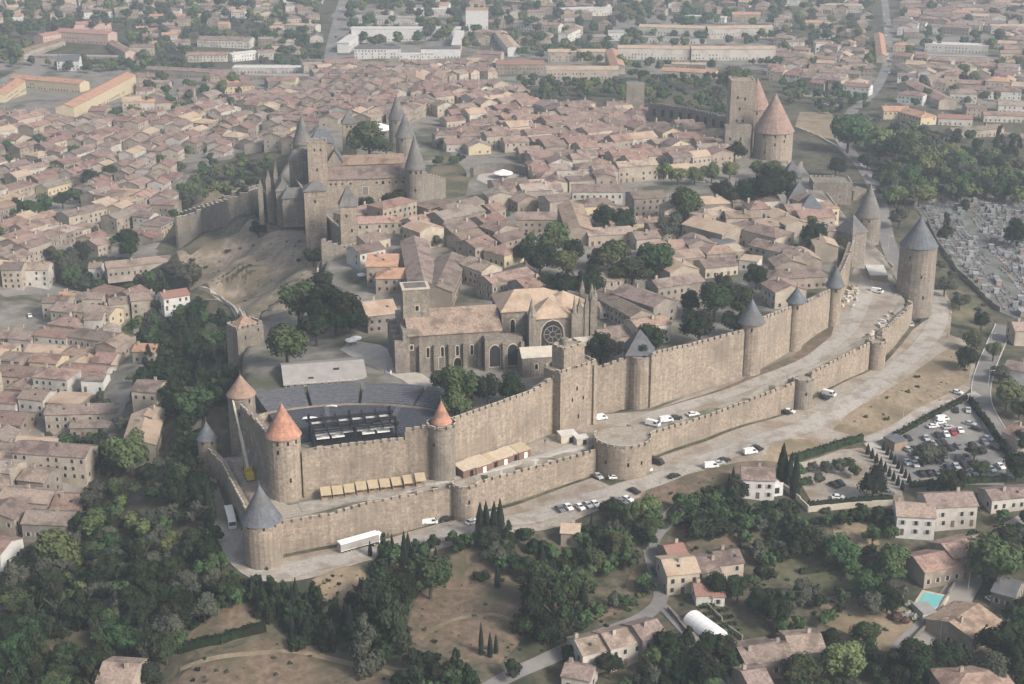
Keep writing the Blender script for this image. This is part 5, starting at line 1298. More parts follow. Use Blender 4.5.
def make_tree(px, py, rp, kd, m, look, hr, i):
    x, y, z = at(px, py); s = scale_at(x, y, z); r = rp/s
    for _ in range(3):
        if kd in ('round','far'): hc = r*1.25
        elif kd == 'pine': hc = r*1.9
        elif kd == 'cyp': hc = r*(hr or 3.6)
        else: hc = r*.45
        x, y = hit(Z, px, py, hc); z = zg(x, y); s = scale_at(x, y, z+hc); r = rp/s
    v = i % 6; rz = U(0, 6.28)
    if kd in ('round','far'): sc = (r*U(1.05,1.3), r*U(1.0,1.25), r*U(.85,1.25))
    elif kd == 'pine': sc = (r*1.35, r*1.35, r*1.9)
    elif kd == 'cyp': sc = (r, r, r*(hr or 3.6))
    else: sc = (r*1.15, r*U(.9,1.15), r*.85)
    nm = {'round':'tree','far':'tree','pine':'conifer_tree','cyp':'cypress_tree','bush':'bush'}[kd]
    if kd == 'bush': return nm, (x, y, z), None, sc, hc, v, rz
    return nm, (x, y, z), (r, hc), sc, hc, v, rz
LKT = {'leaf_dark':'dark green','leaf_mid':'mid green','leaf_light':'light green','leaf_olive':'greyish green','leaf_cyp':'blackish green','leaf_white':'whitish','leaf_red':'dull red'}
def flush_trees():
    cnt = {}
    order = sorted(range(len(TALL)), key=lambda k: (-TALL[k][7], -TALL[k][2]*(3 if TALL[k][3] == 'cyp' else 1)))
    stuff = []
    for i in order:
        px, py, rp, kd, m, look, hr, prio = TALL[i]
        nm, loc, tr_, sc, hc, v, rz = make_tree(px, py, rp, kd, m, look, hr, i)
        c = {'round':'t','far':'t','pine':'t','cyp':'c','bush':'b'}[kd]; cnt[c] = cnt.get(c, 0)+1
        if cnt[c] > 298: stuff.append((kd, m, v, loc, sc, hc, rz)); continue
        kk = 'far' if kd == 'round' and rp < 5.5 else kd
        me = crown(kk, m, v)
        ppx, ppy = proj(loc[0], loc[1], loc[2]+hc)
        if kd == 'bush': 
            o = link('bush', me, None, (loc[0], loc[1], loc[2]+hc), rz, sc); root = o
        else:
            root = empty(nm, loc, rz); o = link('crown', me, root, (0, 0, hc), 0, sc)
            th_ = hc/.62
            if kd == 'cyp': link('trunk', TRUNK, root, (0,0,0), 0, (sc[0]*4, sc[0]*4, max(1, hc*.4)))
            elif rp >= 4: link('trunk', TRUNK, root, (0,0,0), 0, (th_*.8, th_*.8, th_))
            else: link('trunk', TRUNK, root, (0,0,0), 0, (th_*.8, th_*.8, th_))
        if look: tag(root, look, {'b':'bush'}.get(c, 'tree'))
        else: auto(root, LKT[m]+{'round':' rounded','far':' rounded','pine':' pointed','cyp':' slender','bush':' low'}[kd], {'t':'tree','c':'cypress','b':'bush'}[c], ppx, ppy, {'t':'trees around the fortress and town','c':'slender cypresses','b':'bushes on the slopes and gardens'}[c])
    # the remainder as one mass
    if stuff:
        mats_ = sorted({s_[1] for s_ in stuff}); VV, FF, MM = [], [], []; off = 0
        for kd, m, v, loc, sc, hc, rz in stuff:
            me = crown('far' if kd in ('round','far') else kd, m, v); n = len(me.vertices); co = np.empty(n*3); me.vertices.foreach_get('co', co); co = co.reshape(-1,3)*np.array(sc)
            c, s = math.cos(rz), math.sin(rz); co = np.stack([co[:,0]*c-co[:,1]*s+loc[0], co[:,0]*s+co[:,1]*c+loc[1], co[:,2]+loc[2]+hc], 1); VV.append(co)
            f = np.empty(len(me.loops), np.int32); me.loops.foreach_get('vertex_index', f); FF.append(f.reshape(-1,4)+off); off += n; MM += [mats_.index(m)]*(len(f)//4)
        me = bpy.data.meshes.new('undergrowth'); me.from_pydata(np.concatenate(VV).tolist(), [], np.concatenate(FF).tolist())
        for m in mats_: me.materials.append(M[m])
        me.polygons.foreach_set('material_index', MM); me.update(); o = bpy.data.objects.new('undergrowth', me); COL.objects.link(o); kind(o, 'stuff', 'dense mass of smaller trees and scrub between the named trees')
    print('TREES', cnt, 'stuff', len(stuff))
def pip(x, y, P): return bool(inpoly(np.array(float(x)), np.array(float(y)), P))
def scatter(P, n, rp, kinds, mind=.7, avoid=()):
    xs = [p[0] for p in P]; ys = [p[1] for p in P]; done = []; tries = 0
    while len(done) < n and tries < n*30:
        tries += 1; x, y = U(min(xs), max(xs)), U(min(ys), max(ys))
        if not pip(x, y, P) or any(pip(x, y, q) for q in avoid): continue
        r = U(*rp)
        if any(math.hypot(x-a, (y-b)*1.7) < (r+c)*mind for a, b, c in done): continue
        done.append((x, y, r)); k, m = random.choice(kinds)
        if k == 'cyp': tree(x, y, r*.36, 'cyp', m, hr=U(3.2, 4.6))
        else: tree(x, y, r*(.6 if k == 'bush' else 1), k, m)
DK = [('round','leaf_dark')]*4+[('round','leaf_mid')]*2+[('pine','leaf_dark')]
MX = [('round','leaf_mid')]*3+[('round','leaf_dark')]*2+[('round','leaf_olive')]
FX = [('round','leaf_mid')]*3+[('round','leaf_light')]*2+[('round','leaf_olive')]*2
# --- individually placed
def TL(*rows):
    for r in rows: tree(*r[:3], *(r[3:] if len(r) > 3 else ()), prio=1)
TL((335,306,25,'round','leaf_dark','huge blackish conifer inside the rampart by the hotel'),(298,302,21,'round','leaf_mid','broad green tree between hillside path and dark conifer'),(286,341,21,'round','leaf_mid','round bright green tree left of the hotel roof'),
 (320,288,17,'round','leaf_dark'),(350,318,17,'round','leaf_dark'),(316,326,17,'round','leaf_dark'),(313,256,9,'round','leaf_dark','dark round tree on the path under the pointed castle tower'),
 (369,139,19,'round','leaf_mid','big green tree in the castle courtyard'),(352,144,9,'round','leaf_mid'),(386,146,9,'round','leaf_mid'),
 (394,201,12,'round','leaf_dark','dark round bush tree before the castle tower'),(368,205,9,'round','leaf_dark','smaller dark tree at the foot of the castle hall'),(402,196,8,'round','leaf_dark'),
 (460,390,22,'round','leaf_mid','large umbrella shaped tree in front of the cathedral'),(488,388,18,'round','leaf_dark'),(512,387,15,'round','leaf_dark'),(455,404,16,'round','leaf_mid','rounded tree touching the rampart walk by the red turret'),(440,380,11,'round','leaf_mid'),
 (608,347,15,'round','leaf_dark','dark tree behind the pointed slate tower'),(652,340,16,'round','leaf_dark'),(584,322,9,'round','leaf_dark'),(640,356,10,'round','leaf_dark'),
 (555,238,16,'round','leaf_mid'),(575,250,13,'round','leaf_dark'),(540,258,16,'round','leaf_dark'),(566,263,13,'round','leaf_mid'),(525,250,12,'round','leaf_dark'),(590,282,17,'round','leaf_dark'),(563,284,16,'round','leaf_dark'),(548,283,12,'round','leaf_dark'),
 (612,251,17,'round','leaf_mid','round green tree in the village garden row'),(632,270,17,'round','leaf_mid'),(655,258,18,'round','leaf_mid','largest green tree behind the restaurant awnings'),(595,258,10,'round','leaf_olive'),
 (607,216,13,'round','leaf_dark'),(625,220,12,'round','leaf_dark'),(685,202,19,'round','leaf_mid','big round tree above the village centre'),(672,226,12,'round','leaf_olive'),(676,215,8,'round','leaf_mid'),
 (715,298,20,'round','leaf_mid'),(742,300,18,'round','leaf_mid'),(700,325,18,'round','leaf_dark'),(735,322,14,'round','leaf_dark'),(757,276,12,'round','leaf_dark'),(722,285,12,'round','leaf_dark'),(690,300,12,'round','leaf_dark'),
 (768,184,20,'round','leaf_dark','dark rounded tree in front of the gatehouse'),(750,190,15,'round','leaf_dark'),(735,195,12,'round','leaf_dark'),(720,190,12,'round','leaf_dark'),(786,178,10,'round','leaf_dark'),(757,168,9,'round','leaf_light'),(735,150,10,'round','leaf_dark'),
 (678,174,9,'round','leaf_light'),(695,174,9,'round','leaf_light'),(712,172,9,'round','leaf_light'),(730,170,8,'round','leaf_light'),(664,170,8,'round','leaf_light'),(772,170,10,'round','leaf_light'),
 (815,236,14,'round','leaf_dark'),(805,222,9,'round','leaf_dark'),(738,82,14,'round','leaf_mid','tree rising behind the rear gatehouse block'),
 (849,130,19,'round','leaf_mid','tall tree by the bridge road with pale trunk'),(880,142,18,'round','leaf_light'),(903,148,17,'round','leaf_mid'),(922,160,16,'round','leaf_light'),(935,178,12,'round','leaf_dark'),(893,176,12,'round','leaf_dark'),(905,190,12,'round','leaf_dark'),(900,215,11,'round','leaf_olive'),(868,160,8,'round','leaf_dark'),
 (836,165,9,'round','leaf_dark'),(961,196,8,'pine','leaf_dark'),(946,225,7,'pine','leaf_dark','dark pointed tree standing alone among the graves'),(1020,190,12,'round','leaf_dark'),(1018,232,13,'round','leaf_dark'),(1000,188,11,'round','leaf_dark'),(985,185,11,'round','leaf_dark'),
 (985,160,12,'round','leaf_mid'),(1005,165,12,'round','leaf_mid'),(965,155,10,'round','leaf_dark'),(960,165,10,'round','leaf_mid'),
 (966,357,11,'round','leaf_dark','bush like tree at the end of the dry bank'),(972,340,9,'round','leaf_mid'),(945,285,10,'round','leaf_olive'),(960,300,9,'round','leaf_olive'),(982,320,10,'round','leaf_dark'),(994,350,10,'round','leaf_mid'),
 (1008,392,16,'round','leaf_mid','big green tree right of the road by the car park'),(1000,372,10,'round','leaf_olive'),(1020,408,10,'round','leaf_dark'),(1018,465,14,'round','leaf_dark'),(1022,440,10,'round','leaf_dark'),
 (874,482,15,'round','leaf_dark','umbrella pine in the small gravel car park'),(925,452,13,'round','leaf_olive'),(940,452,8,'round','leaf_olive'),(952,480,16,'round','leaf_dark'),(975,450,9,'round','leaf_olive'),(982,468,10,'round','leaf_mid'),(935,490,9,'round','leaf_dark'),
 (127,237,11,'round','leaf_dark','dark tree in the suburb yard left of the ramp wall'),(130,248,9,'round','leaf_dark'),(66,262,14,'round','leaf_olive'),(80,254,12,'round','leaf_dark'),(72,276,11,'round','leaf_mid'),(82,282,9,'round','leaf_olive'),
 (188,274,12,'round','leaf_olive','brownish spreading tree at the foot of the bare hillside'),(172,268,9,'round','leaf_olive'),(30,208,11,'round','leaf_mid'),(45,205,10,'round','leaf_mid'),(62,198,9,'round','leaf_dark'),(18,206,8,'round','leaf_dark'),(92,178,10,'round','leaf_dark'),(110,172,9,'round','leaf_dark'),
 (60,548,22,'round','leaf_light','large yellowish green tree standing out of the dark wood'),(130,452,22,'round','leaf_light','yellow green tree below the tan courtyard house'),(262,214,8,'round','leaf_dark'),(258,228,8,'round','leaf_dark'),
 (170,556,8,'round','leaf_olive'),(430,575,22,'round','leaf_mid','broad green tree between lorry and brown field'),(494,553,11,'round','leaf_olive'),(482,576,8,'bush','leaf_dark','lone dark bush in the brown field'),(300,642,13,'bush','leaf_dark','round dark bush on the lower dry field'),
 (375,590,20,'round','leaf_dark'),(390,615,20,'pine','leaf_dark'),(400,585,17,'round','leaf_dark'),(365,640,17,'pine','leaf_olive','silvery green conifer in the cypress row'),
 (540,585,20,'round','leaf_dark'),(555,602,18,'pine','leaf_dark'),(530,605,16,'pine','leaf_dark'),(545,630,14,'round','leaf_dark'),(575,590,14,'round','leaf_mid'),(595,560,14,'round','leaf_mid'),(620,545,14,'round','leaf_mid'),(578,587,10,'round','leaf_white','pale blossoming shrub tree above the curved road'),
 (648,508,13,'round','leaf_light','feathery light green tree beside the parked cars'),(610,506,10,'round','leaf_dark','dark tree hiding the row of parked cars'),(628,515,10,'round','leaf_mid'),
 (720,585,14,'round','leaf_dark'),(738,588,13,'round','leaf_dark'),(780,610,20,'round','leaf_dark'),(760,600,14,'round','leaf_dark'),(672,644,18,'round','leaf_dark'),(655,655,14,'round','leaf_light'),(700,668,18,'round','leaf_dark'),(650,680,14,'round','leaf_olive'),(610,664,14,'round','leaf_dark','round dark tree in front of the farmhouse terrace'),(570,652,9,'round','leaf_dark'),
 (808,540,14,'round','leaf_dark'),(842,552,17,'round','leaf_mid'),(890,555,18,'round','leaf_mid'),(873,535,10,'round','leaf_mid'),(865,585,14,'round','leaf_mid'),(888,598,14,'round','leaf_dark'),(862,518,9,'bush','leaf_dark'),
 (872,602,12,'round','leaf_olive'),(805,590,12,'round','leaf_olive'),(868,635,13,'round','leaf_mid'),(845,662,22,'round','leaf_light','bright olive green tree beside the bungalow'),(830,640,13,'round','leaf_dark'),(800,672,20,'round','leaf_dark'),
 (995,560,26,'round','leaf_mid','large green tree right of the road bend near pool villa'),(1010,545,18,'round','leaf_dark'),(915,660,20,'round','leaf_dark'),(940,655,20,'round','leaf_dark'),(960,660,16,'round','leaf_dark'),(1000,640,20,'round','leaf_dark'),(1015,615,14,'round','leaf_dark'),(990,670,16,'round','leaf_olive'),
 (908,616,9,'bush','leaf_white','pale flowering bush by the pool house'),(900,618,9,'bush','leaf_red','dull red bush beside the driveway'),(912,604,7,'bush','leaf_white'))
for x, y, rp, hr, lab in ((497.5,576,3.2,4.2,'short thick cypress standing alone in the brown field'),(481,639,2.6,7,'tallest thin cypress at the lower field corner'),(490,645,2.8,5,'second thin cypress at the lower field corner'),(496,644,2.4,4.5,'short brownish cypress beside two taller ones'),
  (392,545,2.6,4.5,'cypress directly right of the white lorry cab'),(370,549,2.2,4,'small cypress touching the lorry trailer side'),(338,615,2.4,8,'thin pale trunked cypress left of the silvery conifer'),(783,462,6,3.2,'thick twin cypress right of the white villa'),(733,480,3.0,4.5,'thin cypress left of the white villa'),(729,484,2.5,4.5,'shorter thin cypress left of the white villa')):
    tree(x, y, rp, 'cyp', 'leaf_cyp', lab, hr, 1)
for x, y in ((404,548),(408,545),(480,520),(486,516),(494,522),(500,520),(345,618),(350,622),(332,640),(252,590),(262,592),(272,596),(282,600),(292,602),(208,500),(212,506),(790,470),(796,476)): tree(x, y, U(3.5,5.5), 'cyp', 'leaf_cyp', None, U(3.5,4.5), 1)
for i in range(9): tree(868+i*4.3, 449+i*4.5, 2.2, 'cyp', 'leaf_cyp', None, 2.6, 1)
for i in range(8): tree(884+i*3.6, 446+i*4.6, 2.0, 'cyp', 'leaf_cyp', None, 2.6, 1)
for x, y in ((885,136),(893,140),(946,143),(950,147),(985,128),(998,132),(942,150)): tree(x, y, 1.8, 'cyp', 'leaf_cyp', None, 3.6, 1)
for x, y in ((800,470),(812,467),(825,466),(838,464),(850,462),(806,480),(818,478),(855,470)): tree(x, y, U(6,8), 'round', random.choice(['leaf_olive','leaf_mid']))
# --- woods and scrub
WOOD_AV = [[(128,400),(168,400),(165,445),(128,445)],[(95,650),(150,650),(150,690),(95,690)],[(186,655),(276,655),(276,610),(222,604),(186,630)]]
scatter([(205,300),(240,322),(240,380),(205,410),(196,450),(200,480),(204,500),(170,500),(150,440),(170,400),(160,370),(150,345),(165,315)], 75, (7,12), DK+[('bush','leaf_dark')], .55, WOOD_AV)
scatter([(100,470),(135,430),(200,480),(215,520),(235,580),(245,600),(150,600),(60,600),(-10,590),(-10,545),(50,545),(75,530),(85,500)], 110, (7,14), MX+DK+[('round','leaf_light'),('round','leaf_olive')]*2, .5, WOOD_AV)
scatter([(-10,560),(100,560),(200,575),(230,600),(180,625),(165,660),(170,690),(-10,690)], 70, (10,17), DK+[('round','leaf_olive'),('pine','leaf_dark')], .5, WOOD_AV+[[(40,620),(95,615),(90,655),(40,655)]])
scatter([(245,580),(300,590),(330,600),(335,640),(300,632),(262,605)], 26, (7,11), [('cyp','leaf_cyp'),('round','leaf_dark'),('pine','leaf_dark')], .5)
scatter([(330,610),(368,585),(380,560),(410,590),(405,640),(430,668),(400,665),(350,648)], 34, (8,13), [('cyp','leaf_cyp'),('round','leaf_dark'),('pine','leaf_dark'),('pine','leaf_dark')], .5)
scatter([(400,665),(430,655),(470,668),(520,665),(490,690),(400,690)], 14, (8,14), DK+[('round','leaf_mid')], .5)
scatter([(476,535),(560,530),(650,512),(672,505),(655,530),(640,560),(650,590),(600,618),(560,636),(530,640),(528,590),(505,560)], 80, (7,12), DK+MX+[('cyp','leaf_cyp'),('bush','leaf_mid')], .5, [[(560,520),(585,520),(585,538),(560,538)],[(600,600),(640,600),(640,560),(600,570)]])
scatter([(380,548),(440,540),(475,528),(475,545),(430,560),(385,565)], 14, (6,10), DK+[('cyp','leaf_cyp')], .5)
scatter([(672,505),(740,480),(740,505),(790,505),(800,525),(700,530),(670,520)], 40, (7,11), DK+MX, .5, [[(736,455),(790,455),(790,500),(736,500)]])
scatter([(740,505),(900,510),(905,530),(880,590),(760,600),(745,560)], 50, (6,11), MX+[('bush','leaf_mid'),('bush','leaf_olive')], .7, [[(832,522),(880,522),(885,548),(835,548)],[(765,560),(850,552),(850,590),(770,592)]])
scatter([(760,598),(830,590),(880,585),(905,560),(905,600),(880,590),(830,615),(770,640)], 16, (6,10), MX, .7)
scatter([(585,672),(660,640),(760,640),(760,690),(570,690)], 20, (8,13), DK+MX, .6, [[(560,610),(660,610),(665,668),(560,690)],[(730,636),(775,636),(775,690),(730,690)],[(680,600),(722,610),(722,640),(690,640)]])
scatter([(800,640),(905,645),(960,650),(1030,600),(1030,690),(800,690)], 26, (9,15), DK+MX, .6, [[(940,590),(1000,590),(1015,690),(940,690)],[(755,625),(830,625),(830,665),(755,665)]])
scatter([(900,505),(1030,500),(1030,530),(985,540),(905,530)], 22, (7,11), DK+MX, .6)
scatter([(975,560),(1030,530),(1030,600),(1000,590)], 8, (8,13), MX, .6)
scatter([(175,190),(200,165),(260,145),(280,150),(262,182),(190,200)], 26, (4,8), FX, .7)
scatter([(140,350),(168,345),(168,400),(135,400)], 16, (5,9), DK, .5)
scatter([(428,140),(446,140),(470,170),(440,165)], 6, (4,6), MX, .6)
scatter([(170,215),(200,200),(262,190),(262,180),(210,180),(165,205)], 10, (4,6), MX+[('bush','leaf_mid')], .7)
scatter([(85,290),(85,272),(160,270),(172,282),(165,292)], 26, (5,8), MX+DK, .5)
scatter([(-10,278),(0,270),(55,268),(90,285),(60,290)], 0, (5,8), MX)
scatter([(140,305),(200,300),(210,322),(180,345),(120,345)], 26, (6,9), DK+MX, .5)
scatter([(58,432),(112,430),(112,462),(58,468)], 18, (6,9), DK, .5)
scatter([(68,462),(100,470),(80,490),(62,480)], 6, (5,8), DK, .5)
scatter([(60,520),(95,495),(100,520),(60,545)], 8, (6,9), DK, .5)
# scrub on the open ground
for P_, n in (([(400,560),(530,560),(530,660),(410,660)], 22), ([(180,600),(420,640),(420,684),(180,684)], 34), ([(640,500),(760,462),(840,520),(900,560),(900,650),(720,684),(640,560)], 90), ([(0,600),(110,600),(110,684),(0,684)], 26), ([(312,575),(368,570),(368,620),(320,610)], 12), ([(830,430),(960,350),(975,385),(900,420)], 8), ([(180,260),(300,235),(315,290),(260,315)], 12), ([(560,600),(650,600),(600,640),(540,655)], 26)):
    scatter(P_, n, (2.2,5.5), [('bush','leaf_dark'),('bush','leaf_olive'),('bush','leaf_mid'),('bush','leaf_mid')], .8)
KEEP = [[(345,40),(465,40),(465,70),(345,70)],[(612,22),(780,22),(780,32),(612,32)],[(612,42),(780,42),(780,58),(612,58)],[(540,62),(625,62),(625,84),(540,84)],[(915,46),(1000,46),(1000,66),(915,66)],[(30,28),(130,28),(130,60),(30,60)],[(190,36),(262,36),(262,64),(190,64)],[(-10,85),(135,70),(130,112),(-10,118)]]
for P_, n in (([(405,560),(528,560),(528,655),(415,655)], 60), ([(180,605),(420,640),(420,684),(180,684)], 70), ([(180,262),(300,232),(315,290),(260,312)], 40), ([(830,432),(960,350),(972,385),(900,420)], 30), ([(315,575),(366,570),(366,615),(325,610)], 20), ([(640,480),(740,462),(740,476),(660,500)], 14)):
    scatter(P_, n, (1.0,2.0), [('bush','leaf_olive'),('bush','leaf_mid')], .8)
# greenery beyond the walls
scatter([(520,76),(560,74),(640,78),(730,84),(728,112),(650,102),(640,98),(560,92),(525,100)], 60, (4,8), FX, .5)
scatter([(620,68),(665,74),(725,74),(730,84),(640,78)], 16, (3,6), MX, .6)
scatter([(852,120),(920,130),(960,150),(1030,165),(1030,195),(962,192),(912,200),(886,190),(880,165)], 90, (7,12), FX, .42)
scatter([(800,100),(860,100),(870,108),(830,112)], 10, (3,5), MX, .6)
scatter([(925,130),(1030,135),(1030,160),(960,150)], 18, (4,7), DK, .6)
scatter([(928,225),(960,280),(990,310),(985,330),(950,300),(930,270)], 12, (4,7), [('bush','leaf_olive'),('round','leaf_olive')], .8)
for P_, n in (([(-20,-15),(320,-15),(320,60),(140,70),(-20,60)], 210), ([(350,-15),(880,-15),(870,60),(640,66),(500,50),(350,56)], 260), ([(898,-15),(1060,-15),(1060,100),(905,104)], 90), ([(145,76),(250,72),(240,100),(190,108),(150,96)], 26), ([(770,60),(875,56),(870,100),(790,100)], 34), ([(-10,100),(320,100),(170,180),(150,240),(0,280)], 130), ([(20,330),(190,300),(130,420),(0,520)], 60), ([(360,215),(560,190),(560,300),(400,300)], 12), ([(600,190),(820,190),(820,300),(660,330)], 16), ([(430,100),(720,120),(700,170),(560,190)], 10)):
    k0 = len(TALL); scatter(P_, int(n*1.5), (3.2,7.5), FX, .75, KEEP)
    for q in range(k0, len(TALL)):
        t_ = list(TALL[q]); TALL[q] = tuple(t_)
def clear_trees():
    # drop trees that would grow out of a house
    out = []
    grid = {}
    for h in vis:
        grid.setdefault((int(h['x']//15), int(h['y']//15)), []).append(h)
    for t in TALL:
        x, y, z = at(t[0], t[1]); ok = True
        if not t[7]:
            gx_, gy_ = int(x//15), int(y//15)
            for i in (-2,-1,0,1,2):
                for j in (-2,-1,0,1,2):
                    for h in grid.get((gx_+i, gy_+j), ()):
                        dx, dy = x-h['x'], y-h['y']; c, s = math.cos(-h['a']), math.sin(-h['a']); u, v = dx*c-dy*s, dx*s+dy*c
                        if abs(u) < h['w']/2+1 and abs(v) < h['d']/2+1: ok = False
        if ok: out.append(t)
    TALL[:] = out
clear_trees(); flush_trees()
# hedges
def hedge(pts, label, h=2.2, t=1.6, m='leaf_dark'):
    P = [at(*p) for p in pts]; rs = random.Random(3); V = []; Fc = []; o0 = P[0]; mb = MB()
    for a, b in zip(P[:-1], P[1:]):
        L = math.hypot(b[0]-a[0], b[1]-a[1]); an = math.atan2(b[1]-a[1], b[0]-a[0]); n = max(1, int(L/1.5))
        for k in range(n):
            f = (k+.5)/n; x, y = a[0]+(b[0]-a[0])*f, a[1]+(b[1]-a[1])*f; z = zg(x, y)-o0[2]; hh = h*rs.uniform(.85, 1.1)
            mb.box(x-o0[0], y-o0[1], z-.3, L/n+.2, t*rs.uniform(.75, .95), hh*.9, M[m], an)
            for q in range(26):
                cx, cy, cz = x-o0[0]+rs.uniform(-1,1), y-o0[1]+rs.uniform(-1,1)*.9, z+rs.uniform(.2, hh); s = rs.uniform(.2, .42)
                d = Vector((rs.gauss(0,1), rs.gauss(0,1), rs.gauss(.6,1))).normalized(); u = d.orthogonal().normalized()*s; v = d.cross(u); c = Vector((cx, cy, cz))
                mb.poly([c-u-v*.6, c+u*.7-v, c+u+v*.7, c-u*.6+v], M[m])
    o = mb.obj('hedge', loc=o0); return tag(o, label, 'hedge', 'clipped hedges')
hedge([(893,438),(930,418),(966,399)], 'long dark hedge between dry bank and car park')
hedge([(970,402),(990,430),(1010,460)], 'dark hedge between car park and curving road', 3)
hedge([(792,460),(830,450),(862,441)], 'dark hedge above the small gravel car park', 3)
hedge([(808,507),(850,504),(892,501)], 'dark hedge below the small gravel car park', 2.5)
hedge([(910,487),(960,484),(1004,482)], 'hedge along the lower edge of the large car park', 2.5)
hedge([(180,652),(220,643),(265,630)], 'thick hedge crossing the lower dry field', 3, 2.4)
hedge([(190,630),(215,612),(235,598)], 'lower of two parallel hedges on the slope', 1.6)
hedge([(172,612),(190,600),(205,592)], 'upper of two parallel hedges on the slope', 1.6)
hedge([(800,574),(850,566),(880,560)], 'clipped hedge in the villa garden', 2.4)

# ------------------------------------------------------------------ vehicles
CM = {}; CARS = []
def carmesh(col, kd='car'):
    k = (col, kd)
    if k in CM: return CM[k]
    m = M['car_'+col]
    L, Wd = {'car':(4.3,1.8),'van':(5.0,2.0)}[kd]
    prof = {'car':[(-2.15,.35),(2.15,.35),(2.15,.75),(1.95,.88),(1.0,.98),(.3,1.42),(-1.15,1.46),(-1.85,1.02),(-2.15,.95)],
            'van':[(-2.5,.4),(2.5,.4),(2.5,.95),(2.3,1.15),(1.5,1.95),(1.2,2.05),(-2.45,2.05),(-2.5,1.9)]}[kd]
    mb = MB(); n = len(prof)
    def sec(y, inset): return [(x, y, z) for x, z in prof]
    hw = Wd/2; A = [(x, -hw*(1 if z < 1.0 else .86), z) for x, z in prof]; B = [(x, hw*(1 if z < 1.0 else .86), z) for x, z in prof]
    mb.poly(A, m); mb.poly(B[::-1], m)
    for i in range(n):
        j = (i+1) % n; mb.poly([A[j], A[i], B[i], B[j]], m)
    body = mb.mesh('body')
    mg = MB(); g = M['glass']
    if kd == 'car':
        mg.poly([(.95,-.72,1.03),(.95,.72,1.03),(.34,.68,1.41),(.34,-.68,1.41)], g); mg.poly([(-1.8,.7,1.08),(-1.8,-.7,1.08),(-1.2,-.68,1.44),(-1.2,.68,1.44)], g)
        for s in (-1, 1): mg.poly([(x, s*(.80 if z > 1.2 else .9), z) for x, z in ((-1.6,1.02),(.75,1.02),(.25,1.36),(-1.1,1.38))][::s], g)
        dz = .03
    else:
        mg.poly([(2.2,-.8,1.22),(2.2,.8,1.22),(1.55,.78,1.88),(1.55,-.78,1.88)], g)
        for s in (-1, 1): mg.poly([(x, s*(.9 if z > 1.5 else 1.01), z) for x, z in ((.5,1.2),(1.9,1.2),(1.4,1.8),(.5,1.8))][::s], g)
        dz = .03
    for i, v in enumerate(mg.v): mg.v[i] = (v[0]*1.0+(.03 if v[0] > 0 else -.03), v[1]*1.02, v[2]+dz)
    gl = mg.mesh('windows')
    CM[k] = (body, gl, L, Wd); return CM[k]
mw_ = MB()
for i in range(12):
    a, b = 2*math.pi*i/12, 2*math.pi*(i+1)/12; mw_.poly([(.33*math.cos(a), -.1, .33*math.sin(a)), (.33*math.cos(b), -.1, .33*math.sin(b)), (.33*math.cos(b), .1, .33*math.sin(b)), (.33*math.cos(a), .1, .33*math.sin(a))], M['tyre'])
mw_.poly([(.33*math.cos(2*math.pi*i/12), -.1, .33*math.sin(2*math.pi*i/12)) for i in range(12)], M['tyre']); mw_.poly([(.33*math.cos(2*math.pi*i/12), .1, .33*math.sin(2*math.pi*i/12)) for i in range(12)][::-1], M['tyre'])
mw_.poly([(.19*math.cos(2*math.pi*i/8), -.115, .19*math.sin(2*math.pi*i/8)) for i in range(8)], M['car_silver']); mw_.poly([(.19*math.cos(2*math.pi*i/8), .115, .19*math.sin(2*math.pi*i/8)) for i in range(8)][::-1], M['car_silver'])
WHEEL = mw_.mesh('wheel')
def car(px, py, col, a, kd='car', label=None, group=None, parts=True):
    x, y, z = at(px, py); z += .18; body, gl, L, Wd = carmesh(col, kd)
    if not label:
        for cx_, cy_, ca_ in CARS:
            dx, dy = x-cx_, y-cy_; u = abs(dx*math.cos(ca_)+dy*math.sin(ca_)); v = abs(-dx*math.sin(ca_)+dy*math.cos(ca_)); sk = abs(math.sin(a-ca_))
            if u < 4.5-sk*1.2 and v < 2.05+sk*1.3: return
    CARS.append((x, y, a))
    root = empty('parked_car' if kd == 'car' else 'parked_van', (x, y, z), a)
    link('body', body, root); link('windows', gl, root) if False else None
    o = link('windscreen_glass', gl, root)
    if parts:
        for sx in (-1, 1):
            for sy in (-1, 1): link('wheel', WHEEL, root, (sx*L*.31, sy*(Wd/2-.08), .33))
    if label: tag(root, label, kd if kd == 'van' else 'car', group)
    else: auto(root, col, 'car' if kd == 'car' else 'van', px, py, group)
def dirpx(px, py, ex, ey): return yaw(px, py, px+ex, py+ey)
PK = 'cars parked around the walls'
